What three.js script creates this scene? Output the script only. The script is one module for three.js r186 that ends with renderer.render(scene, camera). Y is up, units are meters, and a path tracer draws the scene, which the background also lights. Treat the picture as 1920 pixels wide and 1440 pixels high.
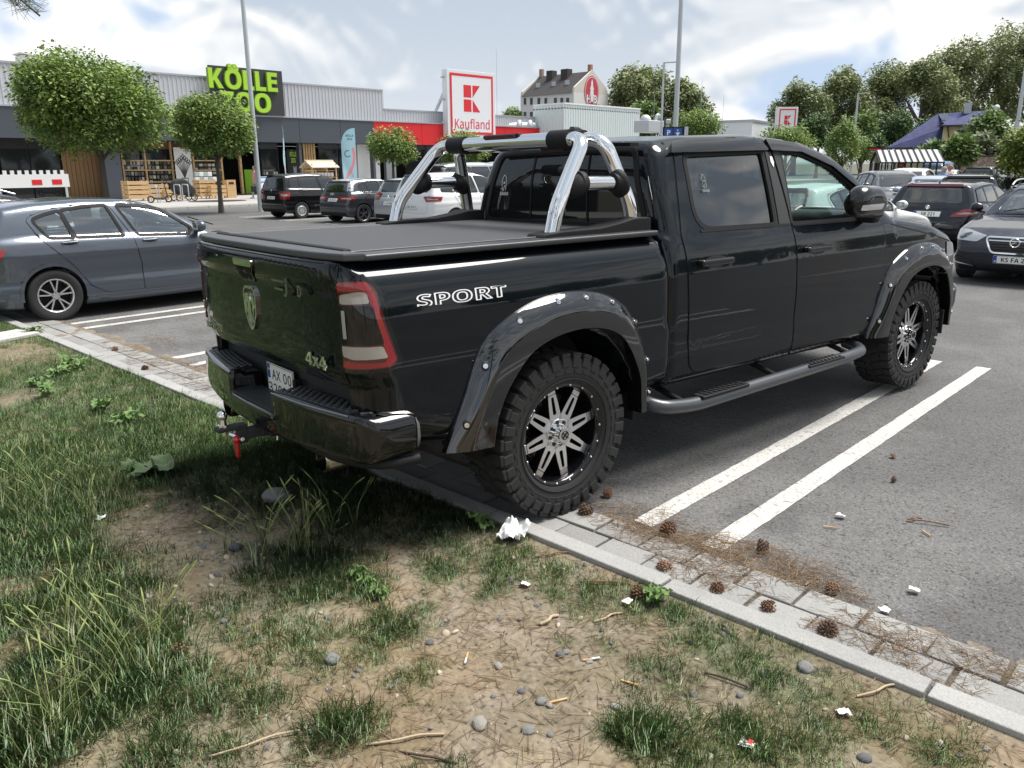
import * as THREE from 'three';
import { mergeGeometries } from 'three/addons/utils/BufferGeometryUtils.js';
import { RoundedBoxGeometry } from 'three/addons/geometries/RoundedBoxGeometry.js';
import { TextGeometry } from 'three/addons/geometries/TextGeometry.js';
import { FontLoader } from 'three/addons/loaders/FontLoader.js';

// ---------- camera, sky, sun, exposure ----------
const scene = new THREE.Scene();
const V3 = (x = 0, y = 0, z = 0) => new THREE.Vector3(x, y, z);
const FPX = 1502, YAW = -0.7582, PITCH = -0.2669, ROLL = -0.0065;
const camera = new THREE.PerspectiveCamera(2 * Math.atan(720 / FPX) * 180 / Math.PI, 4 / 3, 0.05, 2000);
camera.position.set(-3.139, 1.816, 3.474);
const FWD = V3(Math.cos(PITCH) * Math.cos(YAW), Math.sin(PITCH), Math.cos(PITCH) * Math.sin(YAW));
const R0 = FWD.clone().cross(V3(0, 1, 0)).normalize(), U0 = R0.clone().cross(FWD);
const RGT = R0.clone().multiplyScalar(Math.cos(ROLL)).addScaledVector(U0, Math.sin(ROLL));
const UPV = U0.clone().multiplyScalar(Math.cos(ROLL)).addScaledVector(R0, -Math.sin(ROLL));
camera.quaternion.setFromRotationMatrix(new THREE.Matrix4().makeBasis(RGT, UPV, FWD.clone().negate()));

const SUN = V3(0.40, 0.88, 0.20).normalize();
const sun = new THREE.DirectionalLight(new THREE.Color(1, 0.955, 0.90), 4.3);
sun.position.copy(SUN).multiplyScalar(80); sun.target.position.set(0, 0, 0);
sun.shadow.radius = 56; sun.castShadow = true; sun.shadow.mapSize.set(4096, 4096);
Object.assign(sun.shadow.camera, { left: -60, right: 60, top: 60, bottom: -60, near: 1, far: 220 });
scene.add(sun, sun.target);

const renderer = new THREE.WebGLRenderer({ antialias: true });
renderer.toneMapping = THREE.LinearToneMapping; renderer.toneMappingExposure = 1.4;
renderer.shadowMap.enabled = true; renderer.shadowMap.type = THREE.PCFSoftShadowMap;

// ---------- random numbers and noise ----------
function rng(seed) { let a = seed >>> 0; return () => { a = a + 0x6D2B79F5 | 0; let t = Math.imul(a ^ a >>> 15, 1 | a); t = t + Math.imul(t ^ t >>> 7, 61 | t) ^ t; return ((t ^ t >>> 14) >>> 0) / 4294967296; }; }
const hash = (x, y, s) => { let h = Math.imul(x, 374761393) ^ Math.imul(y, 668265263) ^ Math.imul(s | 0, 2147483629); h = Math.imul(h ^ h >>> 13, 1274126177); return ((h ^ h >>> 16) >>> 0) / 4294967296; };
const fade = t => t * t * (3 - 2 * t), lerp = (a, b, t) => a + (b - a) * t, clamp = (x, a = 0, b = 1) => x < a ? a : x > b ? b : x;
const sstep = (a, b, x) => fade(clamp((x - a) / (b - a)));
function vnoise(x, y, s = 0, per = 0) {   // value noise, periodic when per is set
  const xi = Math.floor(x), yi = Math.floor(y), u = fade(x - xi), v = fade(y - yi), w = per ? n => ((n % per) + per) % per : n => n;
  const x0 = w(xi), x1 = w(xi + 1), y0 = w(yi), y1 = w(yi + 1);
  return lerp(lerp(hash(x0, y0, s), hash(x1, y0, s), u), lerp(hash(x0, y1, s), hash(x1, y1, s), u), v);
}
function fbm(x, y, oct = 5, s = 0, per = 0) { let a = 0.5, t = 0, n = 0, f = 1; for (let i = 0; i < oct; i++) { t += a * vnoise(x * f, y * f, s + i * 17, per * f); n += a; a *= 0.5; f *= 2; } return t / n; }

// ---------- the sky: bright broken cloud with small gaps of blue ----------
{
  const W = 1536, H = 768, d = new Float32Array(W * H * 4);
  for (let j = 0; j < H; j++) {
    const el = (j + 0.5) / H * Math.PI - Math.PI / 2, y = Math.sin(el), c = Math.cos(el);
    for (let i = 0; i < W; i++) {
      const az = ((i + 0.5) / W - 0.5) * 2 * Math.PI, x = c * Math.cos(az), z = c * Math.sin(az), o = 4 * (j * W + i);
      let r, g, b;
      if (y < -0.02) { r = 0.2; g = 0.2; b = 0.18; } else {
        const k = 1 / (Math.max(y, 0) + 0.55), px = x * k * 2.6 + 31.2, pz = z * k * 2.6 + 5.9, rl = Math.hypot(x, z) || 1, ux = x / rl, uz = z / rl;
        const dens = (a, b) => { const wx = fbm(a * 1.1 + 5, b * 1.1, 3, 3) - 0.5, wz = fbm(a * 1.1, b * 1.1 + 9, 3, 8) - 0.5, A = a + 0.7 * wx, B = b + 0.7 * wz; let s = 0, g = 0.5, f = 1.15, n = 0; for (let q = 0; q < 6; q++) { const v = vnoise(A * f, B * f, 21 + q * 13); s += g * (q > 0 ? 1 - Math.abs(2 * v - 1) : v); n += g; g *= 0.52; f *= 2.07; } return s / n; };
        const n = dens(px, pz), up = dens(px - ux * 0.085, pz - uz * 0.085), big = fbm(px * 0.42 + 2.6, pz * 0.42 + 4, 3, 40);
        const cover = sstep(0.30, 0.50, n + 0.40 * (big - 0.38));
        const shade = clamp(0.66 + 6.0 * (up - n) + 1.8 * (n - 0.58) + 3.2 * (big - 0.5)) * lerp(0.72, 1, clamp(y * 4));
        const bl = [0.34, 0.46, 0.64], lit = [0.83, 0.82, 0.80], dk = [0.345, 0.415, 0.505], w = lit.map((v, m) => lerp(v, dk[m], shade)), hz = Math.exp(-y * 10) * 0.35;
        [r, g, b] = bl.map((v, m) => lerp(lerp(v, w[m], cover), [0.76, 0.76, 0.745][m], hz));
        const dot = x * SUN.x + y * SUN.y + z * SUN.z, gl = Math.pow(Math.max(dot, 0), 12) * 0.5 + Math.pow(Math.max(dot, 0), 60) * 1.0;
        r += gl; g += gl * 0.98; b += gl * 0.93;
      }
      d[o] = r; d[o + 1] = g; d[o + 2] = b; d[o + 3] = 1;
    }
  }
  const t = new THREE.DataTexture(d, W, H, THREE.RGBAFormat, THREE.FloatType);
  t.mapping = THREE.EquirectangularReflectionMapping; t.magFilter = t.minFilter = THREE.LinearFilter; t.wrapS = THREE.RepeatWrapping; t.needsUpdate = true;
  scene.background = t; scene.environment = t;
}

// ---------- naming, tagging, pixels of the photograph to points of the place ----------
const used = {};
function numbered(n) { const k = used[n] = (used[n] ?? -1) + 1; return k ? `${n}_${String(k).padStart(3, '0')}` : n; }
function mesh(name, geo, mat, parent) {
  if (Array.isArray(geo)) geo = join(geo);
  const m = new THREE.Mesh(geo, mat); m.name = parent ? name : numbered(name); m.castShadow = m.receiveShadow = true; (parent || scene).add(m); return m;
}
function thing(name, label, category, pos, turn = 0, group) {
  const o = new THREE.Group(); o.name = numbered(name); if (pos) o.position.copy(pos); o.rotation.y = turn; scene.add(o); return tag(o, label, category, group);
}
function tag(o, label, category, group, kind) { Object.assign(o.userData, { label, category }); if (group) o.userData.group = group; if (kind) o.userData.kind = kind; return o; }
function struct(name, geo, mat) { const m = mesh(name, geo, mat); m.userData.kind = 'structure'; return m; }
function dup(src, label, group) { const c = src.clone(); c.userData = { ...src.userData, label: label || src.userData.label }; if (group) c.userData.group = group; c.name = numbered(src.name.replace(/_\d\d\d$/, '')); scene.add(c); return c; }
const dirAt = (u, v) => FWD.clone().addScaledVector(RGT, (u - 960) / FPX).addScaledVector(UPV, -(v - 720) / FPX);
const at = (u, v, depth) => camera.position.clone().addScaledVector(dirAt(u, v), depth);
function on(u, v, axis, val) { const d = dirAt(u, v); return camera.position.clone().addScaledVector(d, (val - camera.position[axis]) / d[axis]); }
const ground = (u, v, y = 0) => on(u, v, 'y', y);
// ---------- geometry tools ----------
function clean(g) {   // position, normal, uv only, not indexed: so that any two can be joined
  g = g.index ? g.toNonIndexed() : g;
  for (const k of Object.keys(g.attributes)) if (!['position', 'normal', 'uv'].includes(k)) g.deleteAttribute(k);
  if (!g.attributes.normal) g.computeVertexNormals();
  if (!g.attributes.uv) g.setAttribute('uv', new THREE.BufferAttribute(new Float32Array(g.attributes.position.count * 2), 2));
  g.morphAttributes = {}; return g;
}
const join = list => list.length === 1 ? list[0] : mergeGeometries(list.map(clean), false);
const tr = (g, x, y, z) => g.translate(x, y, z);
function box(w, h, d, x = 0, y = 0, z = 0, r = 0) { const g = r ? new RoundedBoxGeometry(w, h, d, 2, Math.min(r, w / 2.01, h / 2.01, d / 2.01)) : new THREE.BoxGeometry(w, h, d); return g.translate(x, y, z); }
function cyl(r1, r2, h, x = 0, y = 0, z = 0, n = 16) { return new THREE.CylinderGeometry(r1, r2, h, n).translate(x, y, z); }
function rod(a, b, r1, r2 = r1, n = 8) {
  const d = b.clone().sub(a), g = new THREE.CylinderGeometry(r2, r1, d.length(), n);
  return g.applyQuaternion(new THREE.Quaternion().setFromUnitVectors(V3(0, 1, 0), d.normalize())).translate((a.x + b.x) / 2, (a.y + b.y) / 2, (a.z + b.z) / 2);
}
function bar(a, b, w, h, up = V3(0, 1, 0)) {  // rectangular bar from a to b
  const x = b.clone().sub(a), L = x.length(); x.normalize(); const z = x.clone().cross(up).normalize(), y = z.clone().cross(x);
  return new THREE.BoxGeometry(L, h, w).applyMatrix4(new THREE.Matrix4().makeBasis(x, y, z)).translate((a.x + b.x) / 2, (a.y + b.y) / 2, (a.z + b.z) / 2);
}
function tube(pts, r, seg = 40, n = 14, curve) { return new THREE.TubeGeometry(curve || new THREE.CatmullRomCurve3(pts, false, 'centripetal'), seg, r, n, false); }
function bent(pts, rad) {   // straight runs joined by arcs
  const path = new THREE.CurvePath(); let last = pts[0];
  for (let i = 1; i < pts.length - 1; i++) {
    const p = pts[i], a = pts[i - 1].clone().sub(p), b = pts[i + 1].clone().sub(p), r = Math.min(rad, a.length() * 0.48, b.length() * 0.48);
    const p0 = p.clone().addScaledVector(a.normalize(), r), p1 = p.clone().addScaledVector(b.normalize(), r);
    path.add(new THREE.LineCurve3(last, p0)); path.add(new THREE.QuadraticBezierCurve3(p0, p, p1)); last = p1;
  }
  path.add(new THREE.LineCurve3(last, pts[pts.length - 1])); return path;
}
function ext(pts, depth, bevel = 0, holes = []) {  // polygon in x,y pushed along z
  const s = new THREE.Shape(pts.map(p => new THREE.Vector2(p[0], p[1]))); for (const h of holes) s.holes.push(new THREE.Path(h.map(p => new THREE.Vector2(p[0], p[1]))));
  return new THREE.ExtrudeGeometry(s, { depth, bevelEnabled: bevel > 0, bevelSize: bevel, bevelThickness: bevel, bevelSegments: 2, steps: 1 });
}
const ell = (cx, cy, rx, ry, n = 24) => Array.from({ length: n }, (_, i) => [cx + rx * Math.cos(i / n * 2 * Math.PI), cy + ry * Math.sin(i / n * 2 * Math.PI)]);
function rp(pts, r, n = 5) {   // polygon with rounded corners; a point may carry its own radius
  const out = [], N = pts.length;
  for (let i = 0; i < N; i++) {
    const p = pts[i], a = pts[(i + N - 1) % N], b = pts[(i + 1) % N], R = p[2] ?? r;
    const la = Math.hypot(a[0] - p[0], a[1] - p[1]), lb = Math.hypot(b[0] - p[0], b[1] - p[1]), q = Math.min(R, la * 0.47, lb * 0.47);
    if (q < 1e-4) { out.push([p[0], p[1]]); continue; }
    const A = [p[0] + (a[0] - p[0]) * q / la, p[1] + (a[1] - p[1]) * q / la], B = [p[0] + (b[0] - p[0]) * q / lb, p[1] + (b[1] - p[1]) * q / lb];
    for (let k = 0; k <= n; k++) { const t = k / n, s = 1 - t; out.push([s * s * A[0] + 2 * s * t * p[0] + t * t * B[0], s * s * A[1] + 2 * s * t * p[1] + t * t * B[1]]); }
  }
  return out;
}
function grow(pts, d) {   // polygon moved outwards by d
  const N = pts.length; let area = 0; for (let i = 0; i < N; i++) { const p = pts[i], q = pts[(i + 1) % N]; area += p[0] * q[1] - q[0] * p[1]; }
  const sg = area > 0 ? 1 : -1;
  return pts.map((p, i) => {
    const a = pts[(i + N - 1) % N], b = pts[(i + 1) % N]; let n1 = [p[1] - a[1], a[0] - p[0]], n2 = [b[1] - p[1], p[0] - b[0]];
    const l1 = Math.hypot(...n1) || 1, l2 = Math.hypot(...n2) || 1; let nx = n1[0] / l1 + n2[0] / l2, ny = n1[1] / l1 + n2[1] / l2; const l = Math.hypot(nx, ny) || 1, c = Math.max(0.5, l / 2);
    return [p[0] + sg * nx / l * d / c, p[1] + sg * ny / l * d / c];
  });
}
// ---------- solids given by a distance f(x, y, z), and skins laid on them ----------
const smax = (a, b, k) => { const h = Math.max(k - Math.abs(a - b), 0) / k; return Math.max(a, b) + h * h * k * 0.25; };
const smin = (a, b, k) => { const h = Math.max(k - Math.abs(a - b), 0) / k; return Math.min(a, b) - h * h * k * 0.25; };
function polyD(pts) {   // signed distance to a closed polygon, negative inside
  const N = pts.length, X = new Float64Array(N), Y = new Float64Array(N), EX = new Float64Array(N), EY = new Float64Array(N), IL = new Float64Array(N);
  pts.forEach((p, i) => { const q = pts[(i + 1) % N]; X[i] = p[0]; Y[i] = p[1]; EX[i] = q[0] - p[0]; EY[i] = q[1] - p[1]; IL[i] = 1 / (EX[i] ** 2 + EY[i] ** 2 || 1e-12); });
  return (x, y) => {
    let d = 1e9, ins = false;
    for (let i = 0; i < N; i++) {
      const wx = x - X[i], wy = y - Y[i]; let t = (wx * EX[i] + wy * EY[i]) * IL[i]; t = t < 0 ? 0 : t > 1 ? 1 : t;
      const bx = wx - EX[i] * t, by = wy - EY[i] * t, dd = bx * bx + by * by; if (dd < d) d = dd;
      const y2 = Y[i] + EY[i]; if ((Y[i] > y) !== (y2 > y) && wx < EX[i] * wy / EY[i]) ins = !ins;
    }
    return ins ? -Math.sqrt(d) : Math.sqrt(d);
  };
}
function gradN(f, p, e = 0.002) {
  const n = V3(f(p.x + e, p.y, p.z) - f(p.x - e, p.y, p.z), f(p.x, p.y + e, p.z) - f(p.x, p.y - e, p.z), f(p.x, p.y, p.z + e) - f(p.x, p.y, p.z - e));
  const l = n.length() / (2 * e); n.normalize(); return [n, l || 1];
}
function solid(f, lo, hi, h, newton = 2) {   // surface nets, vertices pulled onto f = 0
  const nx = Math.ceil((hi[0] - lo[0]) / h), ny = Math.ceil((hi[1] - lo[1]) / h), nz = Math.ceil((hi[2] - lo[2]) / h), B = 4;
  const sx = 1, sy = nx + 1, sz = (nx + 1) * (ny + 1), val = new Float32Array((nx + 1) * (ny + 1) * (nz + 1)).fill(NaN), idx = new Int32Array(nx * ny * nz).fill(-1);
  const P = [], Nn = [], tri = [], blocks = [];
  const get = (i, j, k) => { const o = i + j * sy + k * sz; let v = val[o]; if (v !== v) v = val[o] = f(lo[0] + i * h, lo[1] + j * h, lo[2] + k * h); return v; };
  for (let k = 0; k < nz; k += B) for (let j = 0; j < ny; j += B) for (let i = 0; i < nx; i += B)
    if (Math.abs(f(lo[0] + (i + B / 2) * h, lo[1] + (j + B / 2) * h, lo[2] + (k + B / 2) * h)) < B * h * 1.25) blocks.push([i, j, k]);
  const p = V3();
  for (const [I, J, K] of blocks) for (let k = K; k < Math.min(K + B, nz); k++) for (let j = J; j < Math.min(J + B, ny); j++) for (let i = I; i < Math.min(I + B, nx); i++) {
    const c = [get(i, j, k), get(i + 1, j, k), get(i, j + 1, k), get(i + 1, j + 1, k), get(i, j, k + 1), get(i + 1, j, k + 1), get(i, j + 1, k + 1), get(i + 1, j + 1, k + 1)];
    let m = 0; for (let q = 0; q < 8; q++) if (c[q] < 0) m |= 1 << q; if (m === 0 || m === 255) continue;
    let n = 0, ax = 0, ay = 0, az = 0;
    for (let a = 0; a < 8; a++) for (let bit = 1; bit < 8; bit <<= 1) { const b = a | bit; if (b === a || (c[a] < 0) === (c[b] < 0)) continue; const t = c[a] / (c[a] - c[b]); n++; ax += (a & 1) + (bit === 1 ? t : 0); ay += (a >> 1 & 1) + (bit === 2 ? t : 0); az += (a >> 2 & 1) + (bit === 4 ? t : 0); }
    const x0 = lo[0] + (i + ax / n) * h, y0 = lo[1] + (j + ay / n) * h, z0 = lo[2] + (k + az / n) * h; p.set(x0, y0, z0);
    for (let s = 0; s < newton; s++) { const [g, l] = gradN(f, p, 0.003); p.addScaledVector(g, -clamp(f(p.x, p.y, p.z) / l, -h * 0.5, h * 0.5)); }
    p.x = clamp(p.x, x0 - h * 0.8, x0 + h * 0.8); p.y = clamp(p.y, y0 - h * 0.8, y0 + h * 0.8); p.z = clamp(p.z, z0 - h * 0.8, z0 + h * 0.8);
    const [g] = gradN(f, p, 0.003); idx[i + j * nx + k * nx * ny] = P.length / 3; P.push(p.x, p.y, p.z); Nn.push(g.x, g.y, g.z);
  }
  const id = (i, j, k) => i < 0 || j < 0 || k < 0 || i >= nx || j >= ny || k >= nz ? -1 : idx[i + j * nx + k * nx * ny];
  const quad = (a, b, c, d, flip) => { if (a < 0 || b < 0 || c < 0 || d < 0) return; if (flip) tri.push(a, c, b, b, c, d); else tri.push(a, b, c, b, d, c); };
  for (const [I, J, K] of blocks) for (let k = K; k < Math.min(K + B, nz); k++) for (let j = J; j < Math.min(J + B, ny); j++) for (let i = I; i < Math.min(I + B, nx); i++) {
    const v = get(i, j, k) < 0;
    if (v !== get(i + 1, j, k) < 0) quad(id(i, j - 1, k - 1), id(i, j, k - 1), id(i, j - 1, k), id(i, j, k), !v);
    if (v !== get(i, j + 1, k) < 0) quad(id(i - 1, j, k - 1), id(i, j, k - 1), id(i - 1, j, k), id(i, j, k), v);
    if (v !== get(i, j, k + 1) < 0) quad(id(i - 1, j - 1, k), id(i, j - 1, k), id(i - 1, j, k), id(i, j, k), !v);
  }
  const g = new THREE.BufferGeometry(); g.setAttribute('position', new THREE.Float32BufferAttribute(P, 3)); g.setAttribute('normal', new THREE.Float32BufferAttribute(Nn, 3)); g.setIndex(tri); return g;
}
// views: where a skin's outline is drawn, and the way it is pushed onto the solid
const VIEW = {
  right: [(a, b) => V3(a, b, 1.6), V3(0, 0, -1)], left: [(a, b) => V3(a, b, -1.6), V3(0, 0, 1)],
  rear: [(a, b) => V3(-3, b, a), V3(1, 0, 0)], front: [(a, b) => V3(7, b, a), V3(-1, 0, 0)], top: [(a, b) => V3(a, 3.2, b), V3(0, -1, 0)],
};
function diag(ox, oz, dx, dz) {   // slanted view: a runs along (dz, -dx), b is the height
  const l = Math.hypot(dx, dz); dx /= l; dz /= l; return [(a, b) => V3(ox - dx * 2 + dz * a, b, oz - dz * 2 - dx * a), V3(dx, 0, dz)];
}
function skin(f, view, poly, { off = 0.004, h = 0.06, edge = 0, holes = [], maxT = 9, uv } = {}) {
  const [org, dir] = typeof view === 'string' ? VIEW[view] : view, v2 = q => q.map(p => new THREE.Vector2(p[0], p[1]));
  const c0 = v2(poly), hs = holes.map(v2); if (THREE.ShapeUtils.isClockWise(c0)) c0.reverse(); hs.forEach(q => { if (!THREE.ShapeUtils.isClockWise(q)) q.reverse(); });
  const dens = ring => { const o = []; ring.forEach((p, i) => { const q = ring[(i + 1) % ring.length], n = Math.max(1, Math.ceil(p.distanceTo(q) / h)); for (let k = 0; k < n; k++) o.push(p.clone().lerp(q, k / n)); }); return o; };
  const ct = dens(c0), hh = hs.map(dens), pts = [...ct, ...hh.flat()]; let tris = THREE.ShapeUtils.triangulateShape(ct, hh);
  for (let it = 0; it < 9; it++) {
    const mid = new Map(); let any = false; const out = [];
    const cut = (a, b) => { const key = a < b ? a * 1e6 + b : b * 1e6 + a; if (mid.has(key)) return mid.get(key); if (pts[a].distanceTo(pts[b]) <= h * 1.35) { mid.set(key, -1); return -1; } pts.push(pts[a].clone().lerp(pts[b], 0.5)); mid.set(key, pts.length - 1); any = true; return pts.length - 1; };
    for (const [a, b, c] of tris) {
      const ab = cut(a, b), bc = cut(b, c), ca = cut(c, a), n = (ab >= 0) + (bc >= 0) + (ca >= 0);
      if (n === 0) out.push([a, b, c]);
      else if (n === 3) out.push([a, ab, ca], [ab, b, bc], [ca, bc, c], [ab, bc, ca]);
      else if (n === 1) { if (ab >= 0) out.push([a, ab, c], [ab, b, c]); else if (bc >= 0) out.push([b, bc, a], [bc, c, a]); else out.push([c, ca, b], [ca, a, b]); }
      else if (ab < 0) out.push([c, ca, bc], [a, b, bc], [a, bc, ca]); else if (bc < 0) out.push([a, ab, ca], [ab, b, c], [ab, c, ca]); else out.push([b, bc, ab], [ab, bc, c], [ab, c, a]);
    }
    tris = out; if (!any) break;
  }
  const P = [], N = [], UV = [], n0 = pts.length, surf = [], nor = [];
  const box2 = new THREE.Box2().setFromPoints(pts), sz = box2.getSize(new THREE.Vector2());
  for (const q of pts) {
    const p = org(q.x, q.y); let t = 0, best = 1e9, bt = 0;
    for (let s = 0; s < 90; s++) { const v = f(p.x + dir.x * t, p.y + dir.y * t, p.z + dir.z * t); if (v < best) { best = v; bt = t; } if (v < 2e-4 || t > maxT) break; t += v * 0.9; }
    p.addScaledVector(dir, best < 0.05 ? bt : maxT * 0.4); const [n] = gradN(f, p, 0.003); surf.push(p); nor.push(n);
    P.push(p.x + n.x * off, p.y + n.y * off, p.z + n.z * off); N.push(n.x, n.y, n.z); UV.push(...(uv === 'fit' ? [(q.x - box2.min.x) / sz.x, (q.y - box2.min.y) / sz.y] : uv === 'flip' ? [1 - (q.x - box2.min.x) / sz.x, (q.y - box2.min.y) / sz.y] : [q.x, q.y]));
  }
  const idx = []; const A = V3(), Bv = V3();
  const t0 = tris.find(t => surf[t[0]].distanceToSquared(surf[t[1]]) > 1e-9) || tris[0];
  let sgn = 0; for (const t of tris.slice(0, 60)) { A.subVectors(surf[t[1]], surf[t[0]]); Bv.subVectors(surf[t[2]], surf[t[0]]); sgn += A.cross(Bv).dot(nor[t[0]]); }
  for (const [a, b, c] of tris) { A.subVectors(surf[b], surf[a]); Bv.subVectors(surf[c], surf[a]); A.cross(Bv).dot(nor[a]) >= 0 ? idx.push(a, b, c) : idx.push(a, c, b); }
  if (edge) {
    let s0 = 0; for (const ring of [ct, ...hh]) {
      const m = ring.length, base = P.length / 3;
      for (let i = 0; i < m; i++) {
        const k = s0 + i, pr = surf[s0 + (i + m - 1) % m], nx = surf[s0 + (i + 1) % m], tan = nx.clone().sub(pr).normalize(), n = nor[k], side = tan.clone().cross(n).multiplyScalar(sgn >= 0 ? 1 : -1);
        for (const [d, w] of [[off, 1], [off - edge, 1]]) { P.push(surf[k].x + n.x * d, surf[k].y + n.y * d, surf[k].z + n.z * d); N.push(side.x, side.y, side.z); UV.push(0, 0); }
      }
      for (let i = 0; i < m; i++) { const a = base + 2 * i, b = base + 2 * ((i + 1) % m); sgn >= 0 ? idx.push(a, a + 1, b, b, a + 1, b + 1) : idx.push(a, b, a + 1, b, b + 1, a + 1); }
      s0 += m;
    }
  }
  const g = new THREE.BufferGeometry(); g.setAttribute('position', new THREE.Float32BufferAttribute(P, 3)); g.setAttribute('normal', new THREE.Float32BufferAttribute(N, 3)); g.setAttribute('uv', new THREE.Float32BufferAttribute(UV, 2)); g.setIndex(idx); return g;
}
const mirZ = q => q.map(p => [-p[0], p[1]]);
// skins on both sides of a vehicle share one outline
const flipView = { right: 'left', left: 'right' };
// ---------- textures ----------
const toS = c => Math.round(255 * clamp(c <= 0.0031308 ? c * 12.92 : 1.055 * Math.pow(c, 1 / 2.4) - 0.055));
function tex(n, fn, { srgb = true, rep = 1, h = n } = {}) {
  const d = new Uint8Array(n * h * 4);
  for (let j = 0; j < h; j++) for (let i = 0; i < n; i++) { const c = fn(i / n, j / h), o = 4 * (j * n + i); if (srgb) { d[o] = toS(c[0]); d[o + 1] = toS(c[1]); d[o + 2] = toS(c[2]); } else d[o] = d[o + 1] = d[o + 2] = Math.round(255 * clamp(c)); d[o + 3] = 255; }
  const t = new THREE.DataTexture(d, n, h); t.wrapS = t.wrapT = THREE.RepeatWrapping; t.magFilter = THREE.LinearFilter; t.minFilter = THREE.LinearMipmapLinearFilter; t.generateMipmaps = true;
  if (srgb) t.colorSpace = THREE.SRGBColorSpace; t.repeat.set(1 / rep, 1 / rep); t.needsUpdate = true; return t;
}
function canvas(w, h, draw) { const c = document.createElement('canvas'); c.width = w; c.height = h; draw(c.getContext('2d'), w, h); const t = new THREE.CanvasTexture(c); t.colorSpace = THREE.SRGBColorSpace; return t; }
const rgb = (r, g, b) => new THREE.Color().setRGB(r, g, b);
const std = (c, rough = 0.8, metal = 0, o = {}) => new THREE.MeshStandardMaterial({ color: Array.isArray(c) ? rgb(...c) : c, roughness: rough, metalness: metal, ...o });
const phys = (c, o) => new THREE.MeshPhysicalMaterial({ color: Array.isArray(c) ? rgb(...c) : c, ...o });
const paint = (c, metal = 0, rough = 0.35, o = {}) => phys(c, { metalness: metal, roughness: rough, clearcoat: 1, clearcoatRoughness: 0.03, ...o });
const M = {
  blackPaint: paint([0.002, 0.004, 0.0065], 0, 0.4, { specularIntensity: 0.10, clearcoat: 0.75 }), darkGap: std([0.008, 0.008, 0.008], 0.9), trim: phys([0.016, 0.016, 0.017], { roughness: 0.6, specularIntensity: 0.4 }), matte: std([0.03, 0.031, 0.032], 0.75), rubber: std([0.022, 0.022, 0.022], 0.82),
  chrome: std([0.82, 0.82, 0.82], 0.06, 1), alu: std([0.75, 0.75, 0.76], 0.28, 1), darkAlu: std([0.30, 0.30, 0.31], 0.35, 1), blackGloss: paint([0.006, 0.006, 0.007], 0, 0.3, { specularIntensity: 0.15 }),
  glassDark: phys([0.012, 0.014, 0.014], { roughness: 0.02, ior: 1.9 }), glass: phys([0.70, 0.85, 0.80], { transmission: 1, thickness: 0, roughness: 0, ior: 1.75 }), privacy: phys([0.05, 0.055, 0.055], { transmission: 1, thickness: 0, roughness: 0, ior: 2.1 }),
  red: paint([0.26, 0.005, 0.008], 0, 0.25), redDeep: paint([0.07, 0.003, 0.005], 0, 0.2), clear: paint([0.36, 0.335, 0.30], 0, 0.2), white: std([0.78, 0.78, 0.77], 0.5), amber: paint([0.7, 0.25, 0.02], 0, 0.25), seat: std([0.03, 0.03, 0.032], 0.85),
  steel: std([0.42, 0.44, 0.46], 0.45, 0.6), galv: std([0.50, 0.53, 0.55], 0.55, 0.4), black: std([0.012, 0.012, 0.012], 0.6), redMetal: paint([0.5, 0.01, 0.015], 0, 0.3), flareGloss: phys([0.005, 0.005, 0.006], { roughness: 0.05, ior: 1.85 }), headlamp: phys([0.34, 0.35, 0.37], { roughness: 0.12, metalness: 0.6, clearcoat: 1 }),
};
// ---------- the pickup truck (x forward from the rear axle, y up, z to its right) ----------
const font = await new FontLoader().loadAsync('fonts/droid/droid_sans_bold.typeface.json');
const fontR = await new FontLoader().loadAsync('fonts/droid/droid_sans_regular.typeface.json');
function textGeo(s, size, depth, f = font, sx = 1) { const g = new TextGeometry(s, { font: f, size, depth, curveSegments: 5, bevelEnabled: false }); g.computeBoundingBox(); const b = g.boundingBox; g.translate(-(b.min.x + b.max.x) / 2, -(b.min.y + b.max.y) / 2, 0); g.scale(sx, 1, 1); return g; }
function plateTex(draw, w = 520, h = 114) { return canvas(w, h, (c, W, H) => { c.fillStyle = '#e9e9e4'; c.fillRect(0, 0, W, H); c.strokeStyle = '#222'; c.lineWidth = 4; c.strokeRect(4, 4, W - 8, H - 8); draw(c, W, H); }); }

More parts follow.
